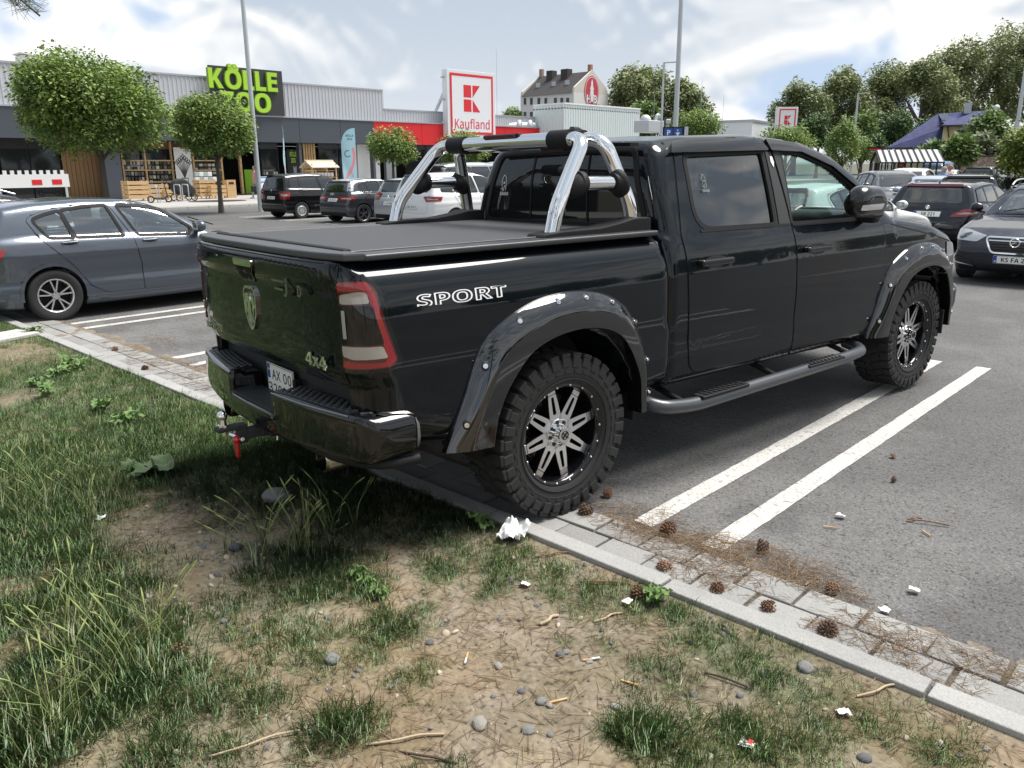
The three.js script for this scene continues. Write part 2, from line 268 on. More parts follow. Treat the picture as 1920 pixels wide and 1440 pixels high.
function buildWheel(parent, x, y, z, sg, { R = 0.434, w = 0.30, rimR = 0.272 } = {}) {
  const t = new THREE.Group(); t.name = 'wheel'; t.position.set(x, y, z); if (sg < 0) t.rotation.y = Math.PI; parent.add(t);   // outer face looks along +z
  const hw = w / 2, prof = [[rimR, -hw * 0.8], [rimR + 0.02, -hw * 0.95], [R - 0.09, -hw], [R - 0.03, -hw * 0.93], [R - 0.015, -hw * 0.8], [R - 0.012, 0], [R - 0.015, hw * 0.8], [R - 0.03, hw * 0.93], [R - 0.055, hw * 0.985], [R - 0.09, hw], [rimR + 0.045, hw * 0.98], [rimR + 0.02, hw * 0.94], [rimR + 0.004, hw * 0.84]].map(p => new THREE.Vector2(p[0], p[1]));
  const parts = [new THREE.LatheGeometry(prof, 72).rotateX(Math.PI / 2)], rd = rng(5);
  const N = 34;
  for (let i = 0; i < N; i++) for (const s of [-1, 1]) {
    const a = (i + (s > 0 ? 0 : 0.5)) / N * 2 * Math.PI, long = i % 2 ? 1 : 0.82;
    const lug = box(0.058, 0.024, 0.085 * long, 0, R - 0.010, s * (hw - 0.047 * long + 0.004), 0.006).rotateY(0); lug.rotateZ(a); parts.push(lug);
    const side = box(0.05, 0.060 * long, 0.016, 0, R - 0.045, s * (hw - 0.004), 0.006); side.applyMatrix4(new THREE.Matrix4().makeRotationZ(a + 0.01)); parts.push(side);
    const cb = box(0.05, 0.022, 0.062, 0, 0, 0, 0.005).rotateY(s * 0.45).translate(0, R - 0.012, s * 0.038); cb.rotateZ(a + 0.045); parts.push(cb);
    const rib = box(0.022, 0.012, 0.005, 0, R - 0.092, s * (hw + 0.001)); rib.rotateZ(a); parts.push(rib);
  }
  for (const r of [rimR + 0.028, R - 0.1]) parts.push(new THREE.TorusGeometry(r, 0.0035, 5, 72).translate(0, 0, hw * 0.985));
  mesh('tyre', parts, M.rubber, t);
  const lp = [[0.09, -0.05], [0.19, -0.04], [rimR - 0.035, -0.02], [rimR - 0.022, 0.10], [rimR - 0.016, 0.122], [rimR + 0.004, 0.130], [rimR + 0.008, 0.120], [rimR - 0.002, 0.08], [rimR - 0.01, -0.12], [rimR, -0.13]].map(p => new THREE.Vector2(p[0], p[1] * w / 0.3));
  mesh('rim', [new THREE.LatheGeometry(lp, 64).rotateX(Math.PI / 2), cyl(0.17, 0.17, 0.02, 0, 0, 0, 24).rotateX(Math.PI / 2).translate(0, 0, -0.045)], M.blackGloss, t);
  mesh('brake_disc', [new THREE.TorusGeometry(0.135, 0.028, 6, 40).scale(1, 1, 0.25).translate(0, 0, -0.012)], M.darkAlu, t);
  for (let i = 0; i < 8; i++) {
    const a = i / 8 * 2 * Math.PI + 0.2, o = [[-0.038, 0.07], [0.038, 0.07], [0.030, 0.16], [0.023, 0.245], [-0.023, 0.245], [-0.030, 0.16]];
    const slot = rp([[-0.012, 0.105], [0.012, 0.105], [0.009, 0.205], [-0.009, 0.205]], 0.009, 3);
    mesh('spoke', [ext(o, 0.05, 0.002, [slot]).translate(0, 0, 0.03).rotateZ(a)], M.blackGloss, t);
    const face = ext(rp([[-0.040, 0.06], [0.040, 0.06], [0.033, 0.16], [0.026, 0.215], [-0.026, 0.215], [-0.033, 0.16]], 0.004, 2), 0.003, 0, [slot]).translate(0, 0, 0.0825);
    mesh('spoke_face', [face.rotateZ(a), box(0.050, 0.026, 0.004, 0, 0.232, 0.083).rotateZ(a)], M.alu, t);
  }
  const cap = [ext(ell(0, 0, 0.074, 0.074, 40), 0.012, 0.003).translate(0, 0, 0.078), cyl(0.040, 0.050, 0.05, 0, 0, 0, 28).rotateX(Math.PI / 2).translate(0, 0, 0.115)];
  for (let i = 0; i < 14; i++) cap.push(box(0.009, 0.010, 0.04, 0, 0.047, 0.108).rotateZ(i / 14 * 2 * Math.PI));
  mesh('hub_cap', cap, M.chrome, t);
  const em = [new THREE.TorusGeometry(0.022, 0.003, 6, 28).translate(0, 0, 0.141)]; for (let i = 0; i < 2; i++) em.push(box(0.036, 0.008, 0.004, 0, 0, 0.141).rotateZ(i * Math.PI / 2 + 0.78));
  mesh('hub_emblem', em, M.black, t);
  for (let i = 0; i < 8; i++) { const a = (i + 0.5) / 8 * 2 * Math.PI + 0.2; mesh('lug_hole', [cyl(0.011, 0.011, 0.014, 0, 0, 0, 8).rotateX(Math.PI / 2).translate(0.062 * Math.sin(a), 0.062 * Math.cos(a), 0.09)], M.black, t); }
  const bolts = []; for (let i = 0; i < 18; i++) { const a = i / 18 * 2 * Math.PI; bolts.push(new THREE.SphereGeometry(0.0065, 8, 6).translate((rimR - 0.008) * Math.cos(a), (rimR - 0.008) * Math.sin(a), 0.128 * w / 0.3)); }
  mesh('rim_bolt', bolts, M.alu, t);
  return t;
}

const truck = thing('pickup_truck', 'black crew cab pickup truck with chrome roll bar and off-road tyres at the kerb', 'pickup truck', V3(0, 0.012, 0), -0.1273);
truck.rotation.order = 'YXZ'; truck.rotation.x = -0.0102;
{
  const T = truck, bp = M.blackPaint;
  // solids
  const bodyP = polyD(rp([[0.845, 0.53], [0.845, 1.415], [3.22, 1.405], [3.42, 1.425], [4.10, 1.335], [4.50, 1.235], [4.74, 1.12, 0.08], [4.84, 0.86], [4.80, 0.60], [4.50, 0.52], [4.3, 0.50]], 0.04));
  const ghP = polyD(rp([[0.862, 1.25], [0.872, 1.72], [0.925, 1.935, 0.09], [1.25, 1.972], [1.9, 1.992], [2.35, 1.968], [2.72, 1.885], [2.98, 1.77], [3.52, 1.42], [3.5, 1.25]], 0.05));
  const wBody = (x, y) => 0.957 - 0.42 * Math.max(0, 0.74 - y) ** 2 - 0.95 * Math.max(0, y - 1.15) ** 2 - 0.15 * Math.max(0, x - 3.95) ** 2 + 0.006 * Math.exp(-(((y - 1.0) / 0.14) ** 2)) - 0.004 * Math.exp(-(((y - 0.80) / 0.05) ** 2));
  const wGh = y => { const d = y - 1.40; return 0.905 - 0.29 * d - 0.13 * d * d; };
  const archF = (x, y, cx) => 0.525 - Math.hypot(x - cx, y - 0.465);
  const inner = (x, y, z) => { const az = Math.abs(z); return Math.max(ghI(x, y), az - wGh(y) + 0.055, 1.0 - y); };
  const ghI = polyD([[0.93, 0.9], [0.94, 1.74], [0.99, 1.89], [1.25, 1.92], [1.9, 1.94], [2.33, 1.915], [2.68, 1.835], [2.92, 1.73], [3.36, 1.42], [3.1, 0.9]]);
  const fCab0 = (x, y, z) => { const az = Math.abs(z); return smin(smax(bodyP(x, y + 0.02 * z * z * sstep(3.3, 3.5, x)), az - wBody(x, y), 0.075), smax(ghP(x, y + 0.035 * z * z), az - wGh(y), 0.10), 0.025); };
  const winR = rp([[1.125, 1.428, 0.16], [1.915, 1.420, 0.03], [1.945, 1.865, 0.03], [1.165, 1.842, 0.05]], 0.03), winF = rp([[2.105, 1.416, 0.03], [3.16, 1.408, 0.05], [2.985, 1.62], [2.72, 1.762, 0.08], [2.38, 1.855, 0.06], [2.155, 1.868, 0.03]], 0.03);
  const dWR = polyD(winR), dWF = polyD(winF), backP = rp([[-0.735, 1.452, 0.06], [0.735, 1.452, 0.06], [0.60, 1.868, 0.05], [-0.60, 1.868, 0.05]], 0.05), wsP = rp([[-0.76, 1.47], [0.76, 1.47], [0.60, 1.86], [-0.60, 1.86]], 0.05), dBack = polyD(backP), dWs = polyD(wsP);
  const fCab = (x, y, z) => {
    const az = Math.abs(z); let f = fCab0(x, y, z);
    if (f > 0.2) return f;
    f = Math.max(f, Math.min(archF(x, y, 3.91), az - 0.5));
    f = Math.max(f, -inner(x, y, z));
    const o = Math.min(Math.max(Math.min(dWR(x, y), dWF(x, y)) - 0.010, wGh(y) - 0.13 - az), Math.max(dBack(z, y) - 0.012, x - 1.1), Math.max(dWs(z, y) - 0.012, 2.6 - x));
    return Math.max(f, -o);
  };
  const bedP = polyD(rp([[-1.165, 0.62], [-1.172, 1.02], [-1.172, 1.424, 0.05], [0.815, 1.410, 0.015], [0.815, 0.56], [0.6, 0.53], [-0.72, 0.53]], 0.02));
  const fBed0 = (x, y, z) => { const az = Math.abs(z), xr = x - 0.10 * z * z * z * z + 0.018 * (sstep(1.27, 1.315, y) - sstep(0.95, 0.86, y) * 1.6); return smax(bedP(xr, y), az - (0.957 - 0.42 * Math.max(0, 0.74 - y) ** 2 - 1.02 * Math.max(0, y - 1.14) ** 2 + 0.006 * Math.exp(-(((y - 1.0) / 0.14) ** 2))), 0.12); };
  const fBed = (x, y, z) => { const f = fBed0(x, y, z); return f > 0.2 ? f : Math.max(f, Math.min(archF(x, y, 0.055), Math.abs(z) - 0.5), -Math.max(x + 1.02, y - 0.872, Math.abs(z) - 0.80)); };
  mesh('cab', solid(fCab, [0.78, 0.40, -1.05], [4.95, 2.06, 1.05], 0.021, 3), bp, T);
  const bed = mesh('cargo_bed', solid(fBed, [-1.30, 0.45, -1.05], [0.88, 1.50, 1.05], 0.025), bp, T);
  // doors, windows and visors on both sides
  const doorR = rp([[1.045, 0.60, 0.10], [1.01, 1.0], [0.985, 1.40], [1.035, 1.66], [1.09, 1.885, 0.05], [1.25, 1.915], [2.045, 1.925, 0.02], [2.06, 1.80], [2.092, 1.40], [2.135, 0.535, 0.02]], 0.01);
  const doorF = rp([[2.147, 0.533, 0.02], [2.104, 1.40], [2.072, 1.80], [2.057, 1.925, 0.02], [2.40, 1.905], [2.73, 1.815], [2.99, 1.675], [3.235, 1.47], [3.285, 1.36], [3.325, 0.75, 0.1], [3.30, 0.492, 0.05]], 0.01);
  const pilR = [[1.957, 1.418], [2.082, 1.412], [2.042, 1.862], [1.985, 1.865]], pilF = [[2.115, 1.412], [2.12, 1.40], [2.098, 1.414], [2.066, 1.862], [2.135, 1.868]];
  const visR = rp([[1.03, 1.845], [1.09, 1.905, 0.03], [1.35, 1.925], [1.97, 1.932], [2.00, 1.868], [1.15, 1.850]], 0.012), visF = rp([[2.03, 1.868], [2.022, 1.932], [2.40, 1.908], [2.74, 1.815], [2.99, 1.675], [3.18, 1.52], [3.14, 1.52], [2.96, 1.635], [2.72, 1.765], [2.38, 1.858]], 0.01);
  for (const side of ['right', 'left']) {
    const s = side === 'right' ? 1 : -1;
    for (const [nm, d, w, pil, vis, hx] of [['rear', doorR, winR, pilR, visR, 1.225], ['front', doorF, winF, pilF, visF, 2.33]]) {
      mesh('door_gap', skin(fCab0, side, grow(d, 0.006), { off: 0.0012, h: 0.08, holes: [grow(w, 0.012)] }), M.darkGap, T);
      const door = mesh('door', skin(fCab0, side, d, { off: 0.0055, h: 0.055, edge: 0.005, holes: [grow(w, 0.006)] }), bp, T);
      mesh('window_frame', skin(fCab0, side, grow(w, 0.020), { off: 0.0085, h: 0.05, edge: 0.02, holes: [grow(w, -0.010)] }), M.trim, door);
      mesh('window', skin(fCab0, side, grow(w, 0.004), { off: -0.006, h: 0.06 }), nm === 'rear' ? M.privacy : M.glass, door);
      mesh('pillar_trim', skin(fCab0, side, nm === 'rear' ? pilR : [[2.072, 1.412], [2.098, 1.412], [2.148, 1.866], [2.066, 1.866]].map((p, i) => [[2.10, 1.412], [2.10, 1.414], [2.148, 1.868], [2.07, 1.866]][i]), { off: 0.010, h: 0.05, edge: 0.008 }), M.matte, door);
      mesh('rain_visor', skin(fCab0, side, vis, { off: 0.030, h: 0.05, edge: 0.032 }), M.blackGloss, door);
      mesh('belt_strip', skin(fCab0, side, nm === 'rear' ? [[1.16, 1.408], [2.088, 1.402], [2.088, 1.416], [1.16, 1.424]] : [[2.106, 1.402], [3.20, 1.394], [3.19, 1.408], [2.106, 1.416]], { off: 0.010, h: 0.06, edge: 0.006 }), M.trim, door);
      mesh('handle_cup', skin(fCab0, side, ell(hx + 0.03, 1.238, 0.115, 0.036), { off: 0.008, h: 0.04 }), M.black, door);
      mesh('door_handle', [box(0.30, 0.040, 0.030, hx, 1.243, s * 0.992, 0.014), box(0.05, 0.035, 0.03, hx - 0.12, 1.243, s * 0.972, 0.01), box(0.05, 0.035, 0.03, hx + 0.12, 1.243, s * 0.972, 0.01)], M.blackGloss, door);
    }
    mesh('badge', skin(fCab0, side, ext2Badge(2.028, 1.80), { off: 0.014, h: 0.03 }), M.white, T);
    mesh('hood_gap', skin(fCab0, side, [[3.325, 0.80], [3.337, 0.80], [3.297, 1.36], [3.285, 1.36]], { off: 0.003, h: 0.05 }), M.darkGap, T);
    mesh('hood_gap', skin(fCab0, side, [[3.42, 1.345], [4.52, 1.150], [4.52, 1.158], [3.42, 1.353]], { off: 0.003, h: 0.05 }), M.darkGap, T);
    mesh('headlamp', skin(fCab0, side, rp([[4.44, 1.03], [4.40, 1.16], [4.62, 1.13], [4.66, 1.03]], 0.02), { off: 0.006, h: 0.04 }), M.headlamp, T);
    // fender flares with pocket bolts
    for (const cx of [0, 3.85]) {
      const sp = a => new THREE.SplineCurve(a.map(p => new THREE.Vector2(p[0] + cx, p[1])));
      const out = sp([[-0.715, 0.515], [-0.60, 0.76], [-0.495, 0.99], [-0.335, 1.105], [-0.08, 1.180], [0.225, 1.172], [0.475, 1.065], [0.62, 0.84], [0.655, 0.60], [0.655, 0.46]]), inn = sp([[-0.465, 0.505], [-0.435, 0.66], [-0.36, 0.80], [-0.225, 0.935], [-0.025, 0.995], [0.205, 0.990], [0.395, 0.91], [0.535, 0.70], [0.565, 0.55], [0.57, 0.46]]);
      const NS = 72, sec = [[0, -0.02], [0, 0.008], [0.05, 0.020], [0.18, 0.045], [0.36, 0.068], [0.47, 0.078], [0.55, 0.081], [0.97, 0.086], [1.0, 0.082], [1.0, 0.05], [0.97, -0.05]], P = [], I = [];
      for (let i = 0; i <= NS; i++) { const t = i / NS, a = out.getPointAt(t), b = inn.getPointAt(t), tp = 0.72 + 0.28 * Math.sin(Math.PI * clamp(t * 1.05)); for (const [k, z] of sec) P.push(lerp(a.x, b.x, k), lerp(a.y, b.y, k), s * (0.957 + (z > 0.01 ? z * tp : z))); }
      const m = sec.length; for (let i = 0; i < NS; i++) for (let j = 0; j < m - 1; j++) { const a = i * m + j, b = a + m; s > 0 ? I.push(a, a + 1, b, b, a + 1, b + 1) : I.push(a, b, a + 1, b, b + 1, a + 1); }
      const g = new THREE.BufferGeometry(); g.setAttribute('position', new THREE.Float32BufferAttribute(P, 3)); g.setIndex(I); g.computeVertexNormals();
      const fl = mesh('fender_flare', g, M.flareGloss, T);
      for (const t of [0.065, 0.20, 0.335, 0.455, 0.545, 0.635, 0.74, 0.86, 0.95]) {
        const a = out.getPointAt(t), b = inn.getPointAt(t), x = lerp(a.x, b.x, 0.20), y = lerp(a.y, b.y, 0.20);
        const d = new THREE.Vector2(b.x - a.x, b.y - a.y).normalize(), nrm = V3(-d.x * 0.55, -d.y * 0.55, s * 0.83).normalize(), q = new THREE.Quaternion().setFromUnitVectors(V3(0, 0, 1), nrm);
        const put = g2 => g2.applyQuaternion(q).translate(x, y, s * 1.0);
        mesh('bolt_pocket', [put(new THREE.SphereGeometry(0.019, 14, 8).scale(1, 1.25, 0.28))], M.black, fl); mesh('bolt', [put(cyl(0.0075, 0.0085, 0.012, 0, 0, 0, 6).rotateX(Math.PI / 2).translate(0, 0, 0.009)), put(cyl(0.012, 0.012, 0.003, 0, 0, 0, 12).rotateX(Math.PI / 2).translate(0, 0, 0.006))], M.chrome, fl);
      }
      const well = new THREE.CylinderGeometry(0.53, 0.53, 0.36, 40, 1, true, Math.PI * 0.46, Math.PI * 1.08).rotateX(Math.PI / 2).translate(cx + 0.055, 0.465, s * 0.76);
      mesh('wheel_liner', [well, ext(ell(cx + 0.055, 0.465, 0.53, 0.53, 36).filter(p => p[1] > 0.38), 0.01).translate(0, 0, s * 0.58)], M.darkGap, T);
      buildWheel(T, cx ? 3.90 : 0.03, 0.440, s * 0.835, s);
    }
    // side step
    const st = mesh('side_step', tube(null, 0.042, 90, 14, bent([V3(0.70, 0.50, s * 0.80), V3(0.73, 0.455, s * 1.0), V3(1.0, 0.425, s * 1.03), V3(2.80, 0.445, s * 1.03), V3(3.04, 0.45, s * 1.0), V3(3.10, 0.47, s * 0.82)], 0.12)), phys([0.035, 0.04, 0.047], { roughness: 0.42, clearcoat: 0.6, clearcoatRoughness: 0.25 }), T);
    for (const x of [1.28, 2.42]) { const pd = [box(0.46, 0.02, 0.085, x, 0.466, s * 1.03, 0.009)]; for (let i = 0; i < 9; i++) for (const k of [-1, 1]) pd.push(box(0.018, 0.008, 0.03, x - 0.18 + i * 0.045, 0.478, s * 1.03 + k * 0.02)); mesh('step_pad', pd, M.trim, st); }
    for (const x of [0.95, 1.9, 2.85]) mesh('step_bracket', [rod(V3(x, 0.55, s * 0.6), V3(x, 0.445, s * 1.0), 0.02)], M.trim, st);
    mesh('rocker_panel', skin(fCab0, side, [[0.88, 0.555], [1.06, 0.545], [3.2, 0.483], [3.2, 0.49], [1.06, 0.553], [0.88, 0.563]], { off: 0.002, h: 0.08 }), M.darkGap, T);
    // folded mirror
    const dM = (x, y, z) => { const az = z * s, q = (x - 2.72); return smax(smax(Math.abs(q) - 0.20 + 0.5 * Math.max(0, y - 1.55), Math.abs(y - 1.54 + 0.03 * q) - 0.105, 0.09), Math.abs(az - 1.075) - 0.085, 0.09); };
    const mir = mesh('mirror', solid(dM, [2.42, 1.38, s > 0 ? 0.95 : -1.22], [3.1, 1.70, s > 0 ? 1.22 : -0.95], 0.014), M.blackGloss, T);
    mesh('turn_lamp', skin(dM, s > 0 ? 'right' : 'left', rp([[2.55, 1.487], [2.785, 1.487], [2.805, 1.525], [2.55, 1.522]], 0.008), { off: 0.004, h: 0.02, edge: 0.01 }), std([0.72, 0.72, 0.72], 0.2, 0.7), mir);
    mesh('mirror_base', [box(0.22, 0.075, 0.12, 2.85, 1.462, s * 1.03, 0.02), box(0.10, 0.12, 0.14, 2.99, 1.44, s * 0.965, 0.03)], M.trim, mir);
    // roll bar feet
    mesh('roll_bar_base', [ext(rp([[0.01, 1.425], [0.02, 1.452], [0.14, 1.462], [0.42, 1.466], [0.58, 1.486], [0.68, 1.505], [0.81, 1.505], [0.81, 1.425]], 0.012), 0.12, 0.006).translate(0, 0, s * 0.765 - 0.06)], M.trim, T);
    mesh('tail_pipe', [new THREE.LatheGeometry([[0.059, 0], [0.065, 0.005], [0.070, 0.02], [0.070, 0.22], [0.065, 0.22], [0.062, 0.02], [0.057, 0.004]].map(p => new THREE.Vector2(...p)), 28).rotateZ(-Math.PI / 2).translate(-1.16, 0.497, s * 0.60 + (s < 0 ? 0.03 : 0)), cyl(0.056, 0.056, 0.01, 0, 0, 0, 20).rotateZ(Math.PI / 2).translate(-1.06, 0.497, s * 0.60 + (s < 0 ? 0.03 : 0))], std([0.46, 0.44, 0.41], 0.22, 1), T);
    // tail lamp, wrapped round the corner
    const dv = diag(0, 0, 1, -s), m = q => q.map(p => [s * p[0], p[1]]);
    const lampO = m(rp([[0.218, 1.343, 0.02], [0.085, 1.347, 0.06], [0.045, 1.30], [-0.030, 0.985, 0.03], [0.0, 0.955], [0.212, 0.950, 0.02]], 0.03)), lampI = m(rp([[0.208, 1.333, 0.02], [0.092, 1.335, 0.05], [0.055, 1.292], [-0.016, 0.995, 0.03], [0.008, 0.968], [0.204, 0.962, 0.02]], 0.02));
    mesh('lamp_trim', skin(fBed0, dv, grow(lampO, 0.006), { off: 0.004, h: 0.03, edge: 0.006 }), M.blackGloss, T);
    const lamp = mesh('tail_lamp', skin(fBed0, dv, lampI, { off: 0.010, h: 0.03, edge: 0.010 }), M.redDeep, T);
    const dk = mesh('lamp_housing', skin(fBed0, dv, m(rp([[0.206, 1.235], [0.068, 1.235], [0.030, 1.070], [0.204, 1.070]], 0.015)), { off: 0.014, h: 0.03, edge: 0.004 }), M.blackGloss, lamp);
    mesh('lamp_lens', skin(fBed0, dv, m(rp([[0.196, 1.286], [0.125, 1.296], [0.092, 1.290], [0.078, 1.243], [0.198, 1.240]], 0.012)), { off: 0.015, h: 0.03, edge: 0.005 }), M.clear, lamp);
    mesh('lamp_lens', skin(fBed0, dv, m(rp([[0.200, 1.063], [0.036, 1.063], [0.020, 1.012], [0.15, 1.008], [0.196, 1.018]], 0.010)), { off: 0.015, h: 0.03, edge: 0.005 }), M.clear, lamp);
    mesh('lamp_lens', skin(fBed0, dv, m(rp([[0.206, 1.328], [0.095, 1.330], [0.062, 1.285], [-0.008, 0.998], [0.012, 0.974], [0.2, 0.969], [0.197, 1.0], [0.03, 0.992], [0.022, 1.02], [0.082, 1.27], [0.11, 1.300], [0.205, 1.296]], 0.008)), { off: 0.013, h: 0.03, edge: 0.004 }), M.red, lamp);
    mesh('blind_spot_lens', skin(fBed0, dv, m(rp([[0.192, 1.215], [0.176, 1.215], [0.172, 1.095], [0.188, 1.095]], 0.004)), { off: 0.017, h: 0.03 }), std([0.35, 0.34, 0.30], 0.3), lamp);
  }
  // back window, windscreen
  mesh('back_window', skin(fCab0, 'rear', backP, { off: -0.004, h: 0.07 }), phys([0.012, 0.014, 0.014], { roughness: 0.015, ior: 1.55 }), T);
  mesh('window_frame', skin(fCab0, 'rear', grow(backP, 0.03), { off: 0.006, h: 0.05, edge: 0.012, holes: [grow(backP, -0.004)] }), M.trim, T);
  for (const z of [-0.27, 0.27]) mesh('window_divider', skin(fCab0, 'rear', [[z - 0.006, 1.46], [z + 0.006, 1.46], [z * 0.93 + 0.006, 1.86], [z * 0.93 - 0.006, 1.86]], { off: 0.002, h: 0.05 }), M.trim, T);
  mesh('brake_lamp', [box(0.03, 0.03, 0.34, 0.885, 1.902, 0, 0.008)], M.redDeep, T);
  mesh('roof_lip', [bar(V3(0.87, 1.905, -0.64), V3(0.87, 1.925, 0), 0.07, 0.02), bar(V3(0.87, 1.925, 0), V3(0.87, 1.905, 0.64), 0.07, 0.02)], M.blackGloss, T);
  mesh('windscreen', skin(fCab0, 'front', wsP, { off: -0.004, h: 0.08 }), M.glass, T);
  const decal = canvas(256, 320, (c, w, h) => { c.clearRect(0, 0, w, h); c.strokeStyle = '#fff'; c.fillStyle = '#fff'; c.lineWidth = 9; c.beginPath(); c.moveTo(95, 240); c.bezierCurveTo(60, 150, 80, 40, 130, 25); c.bezierCurveTo(185, 40, 190, 130, 160, 235); c.stroke(); c.beginPath(); c.moveTo(112, 120); c.lineTo(150, 118); c.lineTo(146, 140); c.lineTo(118, 142); c.fill(); c.beginPath(); c.moveTo(110, 235); c.quadraticCurveTo(130, 170, 158, 165); c.stroke(); c.lineWidth = 5; c.beginPath(); c.moveTo(40, 215); c.quadraticCurveTo(80, 190, 95, 240); c.stroke(); c.font = 'bold 62px sans-serif'; c.textAlign = 'center'; c.fillText('DAKAR', 128, 300); });
  const decalM = std([0.75, 0.77, 0.77], 0.6, 0, { alphaMap: null, map: decal, transparent: true, alphaTest: 0.4 });
  mesh('sticker', skin(fCab0, 'rear', [[-0.60, 1.60], [-0.485, 1.60], [-0.485, 1.755], [-0.60, 1.755]], { off: 0.003, h: 0.06, uv: 'fit' }), decalM, T);
  mesh('sticker', skin(fCab0, 'right', [[1.25, 1.625], [1.335, 1.625], [1.335, 1.745], [1.25, 1.745]], { off: 0.004, h: 0.06, uv: 'fit' }), std([0.20, 0.25, 0.25], 0.6, 0, { map: decal, transparent: true, alphaTest: 0.4 }), T);
  mesh('antenna_fin', [ext([[0, 0], [0.20, 0], [0.15, 0.03], [0.05, 0.068], [0.015, 0.068]], 0.024, 0.012).translate(0.98, 1.955, -0.012)], std([0.05, 0.05, 0.055], 0.35), T);
  // inside the cab
  const seat = (x, z) => [box(0.50, 0.16, 0.50, x + 0.05, 1.08, z, 0.06), box(0.14, 0.62, 0.50, x - 0.22, 1.40, z, 0.06).applyMatrix4(new THREE.Matrix4().makeRotationZ(0)), box(0.10, 0.18, 0.26, x - 0.27, 1.74, z, 0.04)];
  for (const [x, z] of [[2.35, 0.38], [2.35, -0.38], [1.45, 0.38], [1.45, -0.38]]) mesh('seat', seat(x, z), M.seat, T);
  mesh('dashboard', [box(0.45, 0.22, 1.5, 3.12, 1.34, 0, 0.08)], M.seat, T);
  mesh('steering_wheel', [new THREE.TorusGeometry(0.18, 0.016, 8, 32).rotateY(Math.PI / 2).rotateZ(0.4).translate(2.82, 1.38, -0.38), rod(V3(2.82, 1.38, -0.38), V3(3.1, 1.28, -0.38), 0.03)], M.seat, T);
  // tailgate
  const tgP = rp([[-0.83, 0.885], [0.83, 0.885], [0.842, 1.40], [-0.842, 1.40]], 0.02);
  mesh('tailgate_gap', skin(fBed0, 'rear', grow(tgP, 0.006), { off: 0.0012, h: 0.08 }), M.darkGap, T);
  const tg = mesh('tailgate', skin(fBed0, 'rear', tgP, { off: 0.0055, h: 0.05, edge: 0.006 }), bp, T);
  mesh('handle_bezel', skin(fBed0, 'rear', rp([[-0.115, 1.365], [0.115, 1.365], [0.075, 1.262], [-0.075, 1.262]], 0.02), { off: 0.012, h: 0.04, edge: 0.008 }), M.blackGloss, tg);
  mesh('handle_cavity', skin(fBed0, 'rear', rp([[-0.09, 1.335], [0.09, 1.335], [0.062, 1.275], [-0.062, 1.275]], 0.012), { off: 0.0135, h: 0.04 }), std([0.001, 0.001, 0.001], 1), tg);
  mesh('tailgate_handle', skin(fBed0, 'rear', rp([[-0.118, 1.372], [0.118, 1.372], [0.108, 1.340], [-0.108, 1.340]], 0.01), { off: 0.022, h: 0.04, edge: 0.014 }), M.chrome, tg);
  const shield = rp([[-0.078, 1.205], [-0.05, 1.238], [0.05, 1.238], [0.078, 1.205], [0.070, 1.10], [0.03, 1.035], [0, 1.018], [-0.03, 1.035], [-0.070, 1.10]], 0.012);
  const emb = mesh('emblem', skin(fBed0, 'rear', shield, { off: 0.018, h: 0.03, edge: 0.013, holes: [grow(shield, -0.012)] }), M.chrome, tg);
  mesh('emblem_field', skin(fBed0, 'rear', grow(shield, -0.010), { off: 0.010, h: 0.03 }), M.blackGloss, emb);
  mesh('emblem_head', [...[-1, 1].flatMap(k => [skin(fBed0, 'rear', rp([[k * 0.012, 1.205], [k * 0.05, 1.195], [k * 0.060, 1.14], [k * 0.045, 1.095], [k * 0.028, 1.115], [k * 0.036, 1.15], [k * 0.02, 1.165]], 0.008), { off: 0.020, h: 0.02, edge: 0.01 })]), skin(fBed0, 'rear', rp([[-0.016, 1.19], [0.016, 1.19], [0.022, 1.10], [0.008, 1.04], [-0.008, 1.04], [-0.022, 1.10]], 0.006), { off: 0.022, h: 0.02, edge: 0.012 })], M.chrome, emb);
  const rearText = (s, size, z, y, x, sx = 1) => textGeo(s, size, 0.006, font, sx).rotateY(-Math.PI / 2).translate(x, y, z);
  mesh('badge', [rearText('BIG HORN', 0.036, -0.60, 0.955, -1.168)], M.chrome, tg);
  mesh('badge', [rearText('4x4', 0.060, 0.66, 0.975, -1.170, 1.45)], M.chrome, tg);
  mesh('badge', [rearText('D', 0.052, 0.60, 1.275, -1.192), rearText('J', 0.066, 0.455, 1.277, -1.192, 1.3), box(0.005, 0.01, 0.13, -1.190, 1.298, 0.365), box(0.005, 0.01, 0.09, -1.190, 1.262, 0.37)], std([0.35, 0.36, 0.36], 0.2, 1), tg);
  const sportM = std([0.80, 0.81, 0.82], 0.45, 0, { transparent: true, alphaTest: 0.35, map: canvas(1024, 128, (c, w, h) => { c.clearRect(0, 0, w, h); c.strokeStyle = '#fff'; c.lineWidth = 10; c.lineJoin = 'round'; c.font = 'bold 128px sans-serif'; const tw = c.measureText('SPORT').width; c.save(); c.translate(14, 0); c.scale((w - 28) / tw, 1); c.lineWidth = 7; c.strokeText('SPORT', 0, 112); c.restore(); }) });
  mesh('decal', skin(fBed0, 'right', [[-0.835, 1.208], [-0.320, 1.194], [-0.320, 1.252], [-0.835, 1.266]], { off: 0.003, h: 0.05, uv: 'fit' }), sportM, bed);
  // rail caps, tonneau cover
  for (const s of [-1, 1]) { mesh('rail_cap', box(1.84, 0.03, 0.125, -0.115, 1.427, s * 0.838, 0.012), std([0.03, 0.031, 0.034], 0.4), T); mesh('cover_track', [box(1.80, 0.022, 0.022, -0.13, 1.436, s * 0.765, 0.004), box(1.80, 0.012, 0.03, -0.13, 1.432, s * 0.795, 0.004)], std([0.06, 0.062, 0.065], 0.4, 0.3), T); }
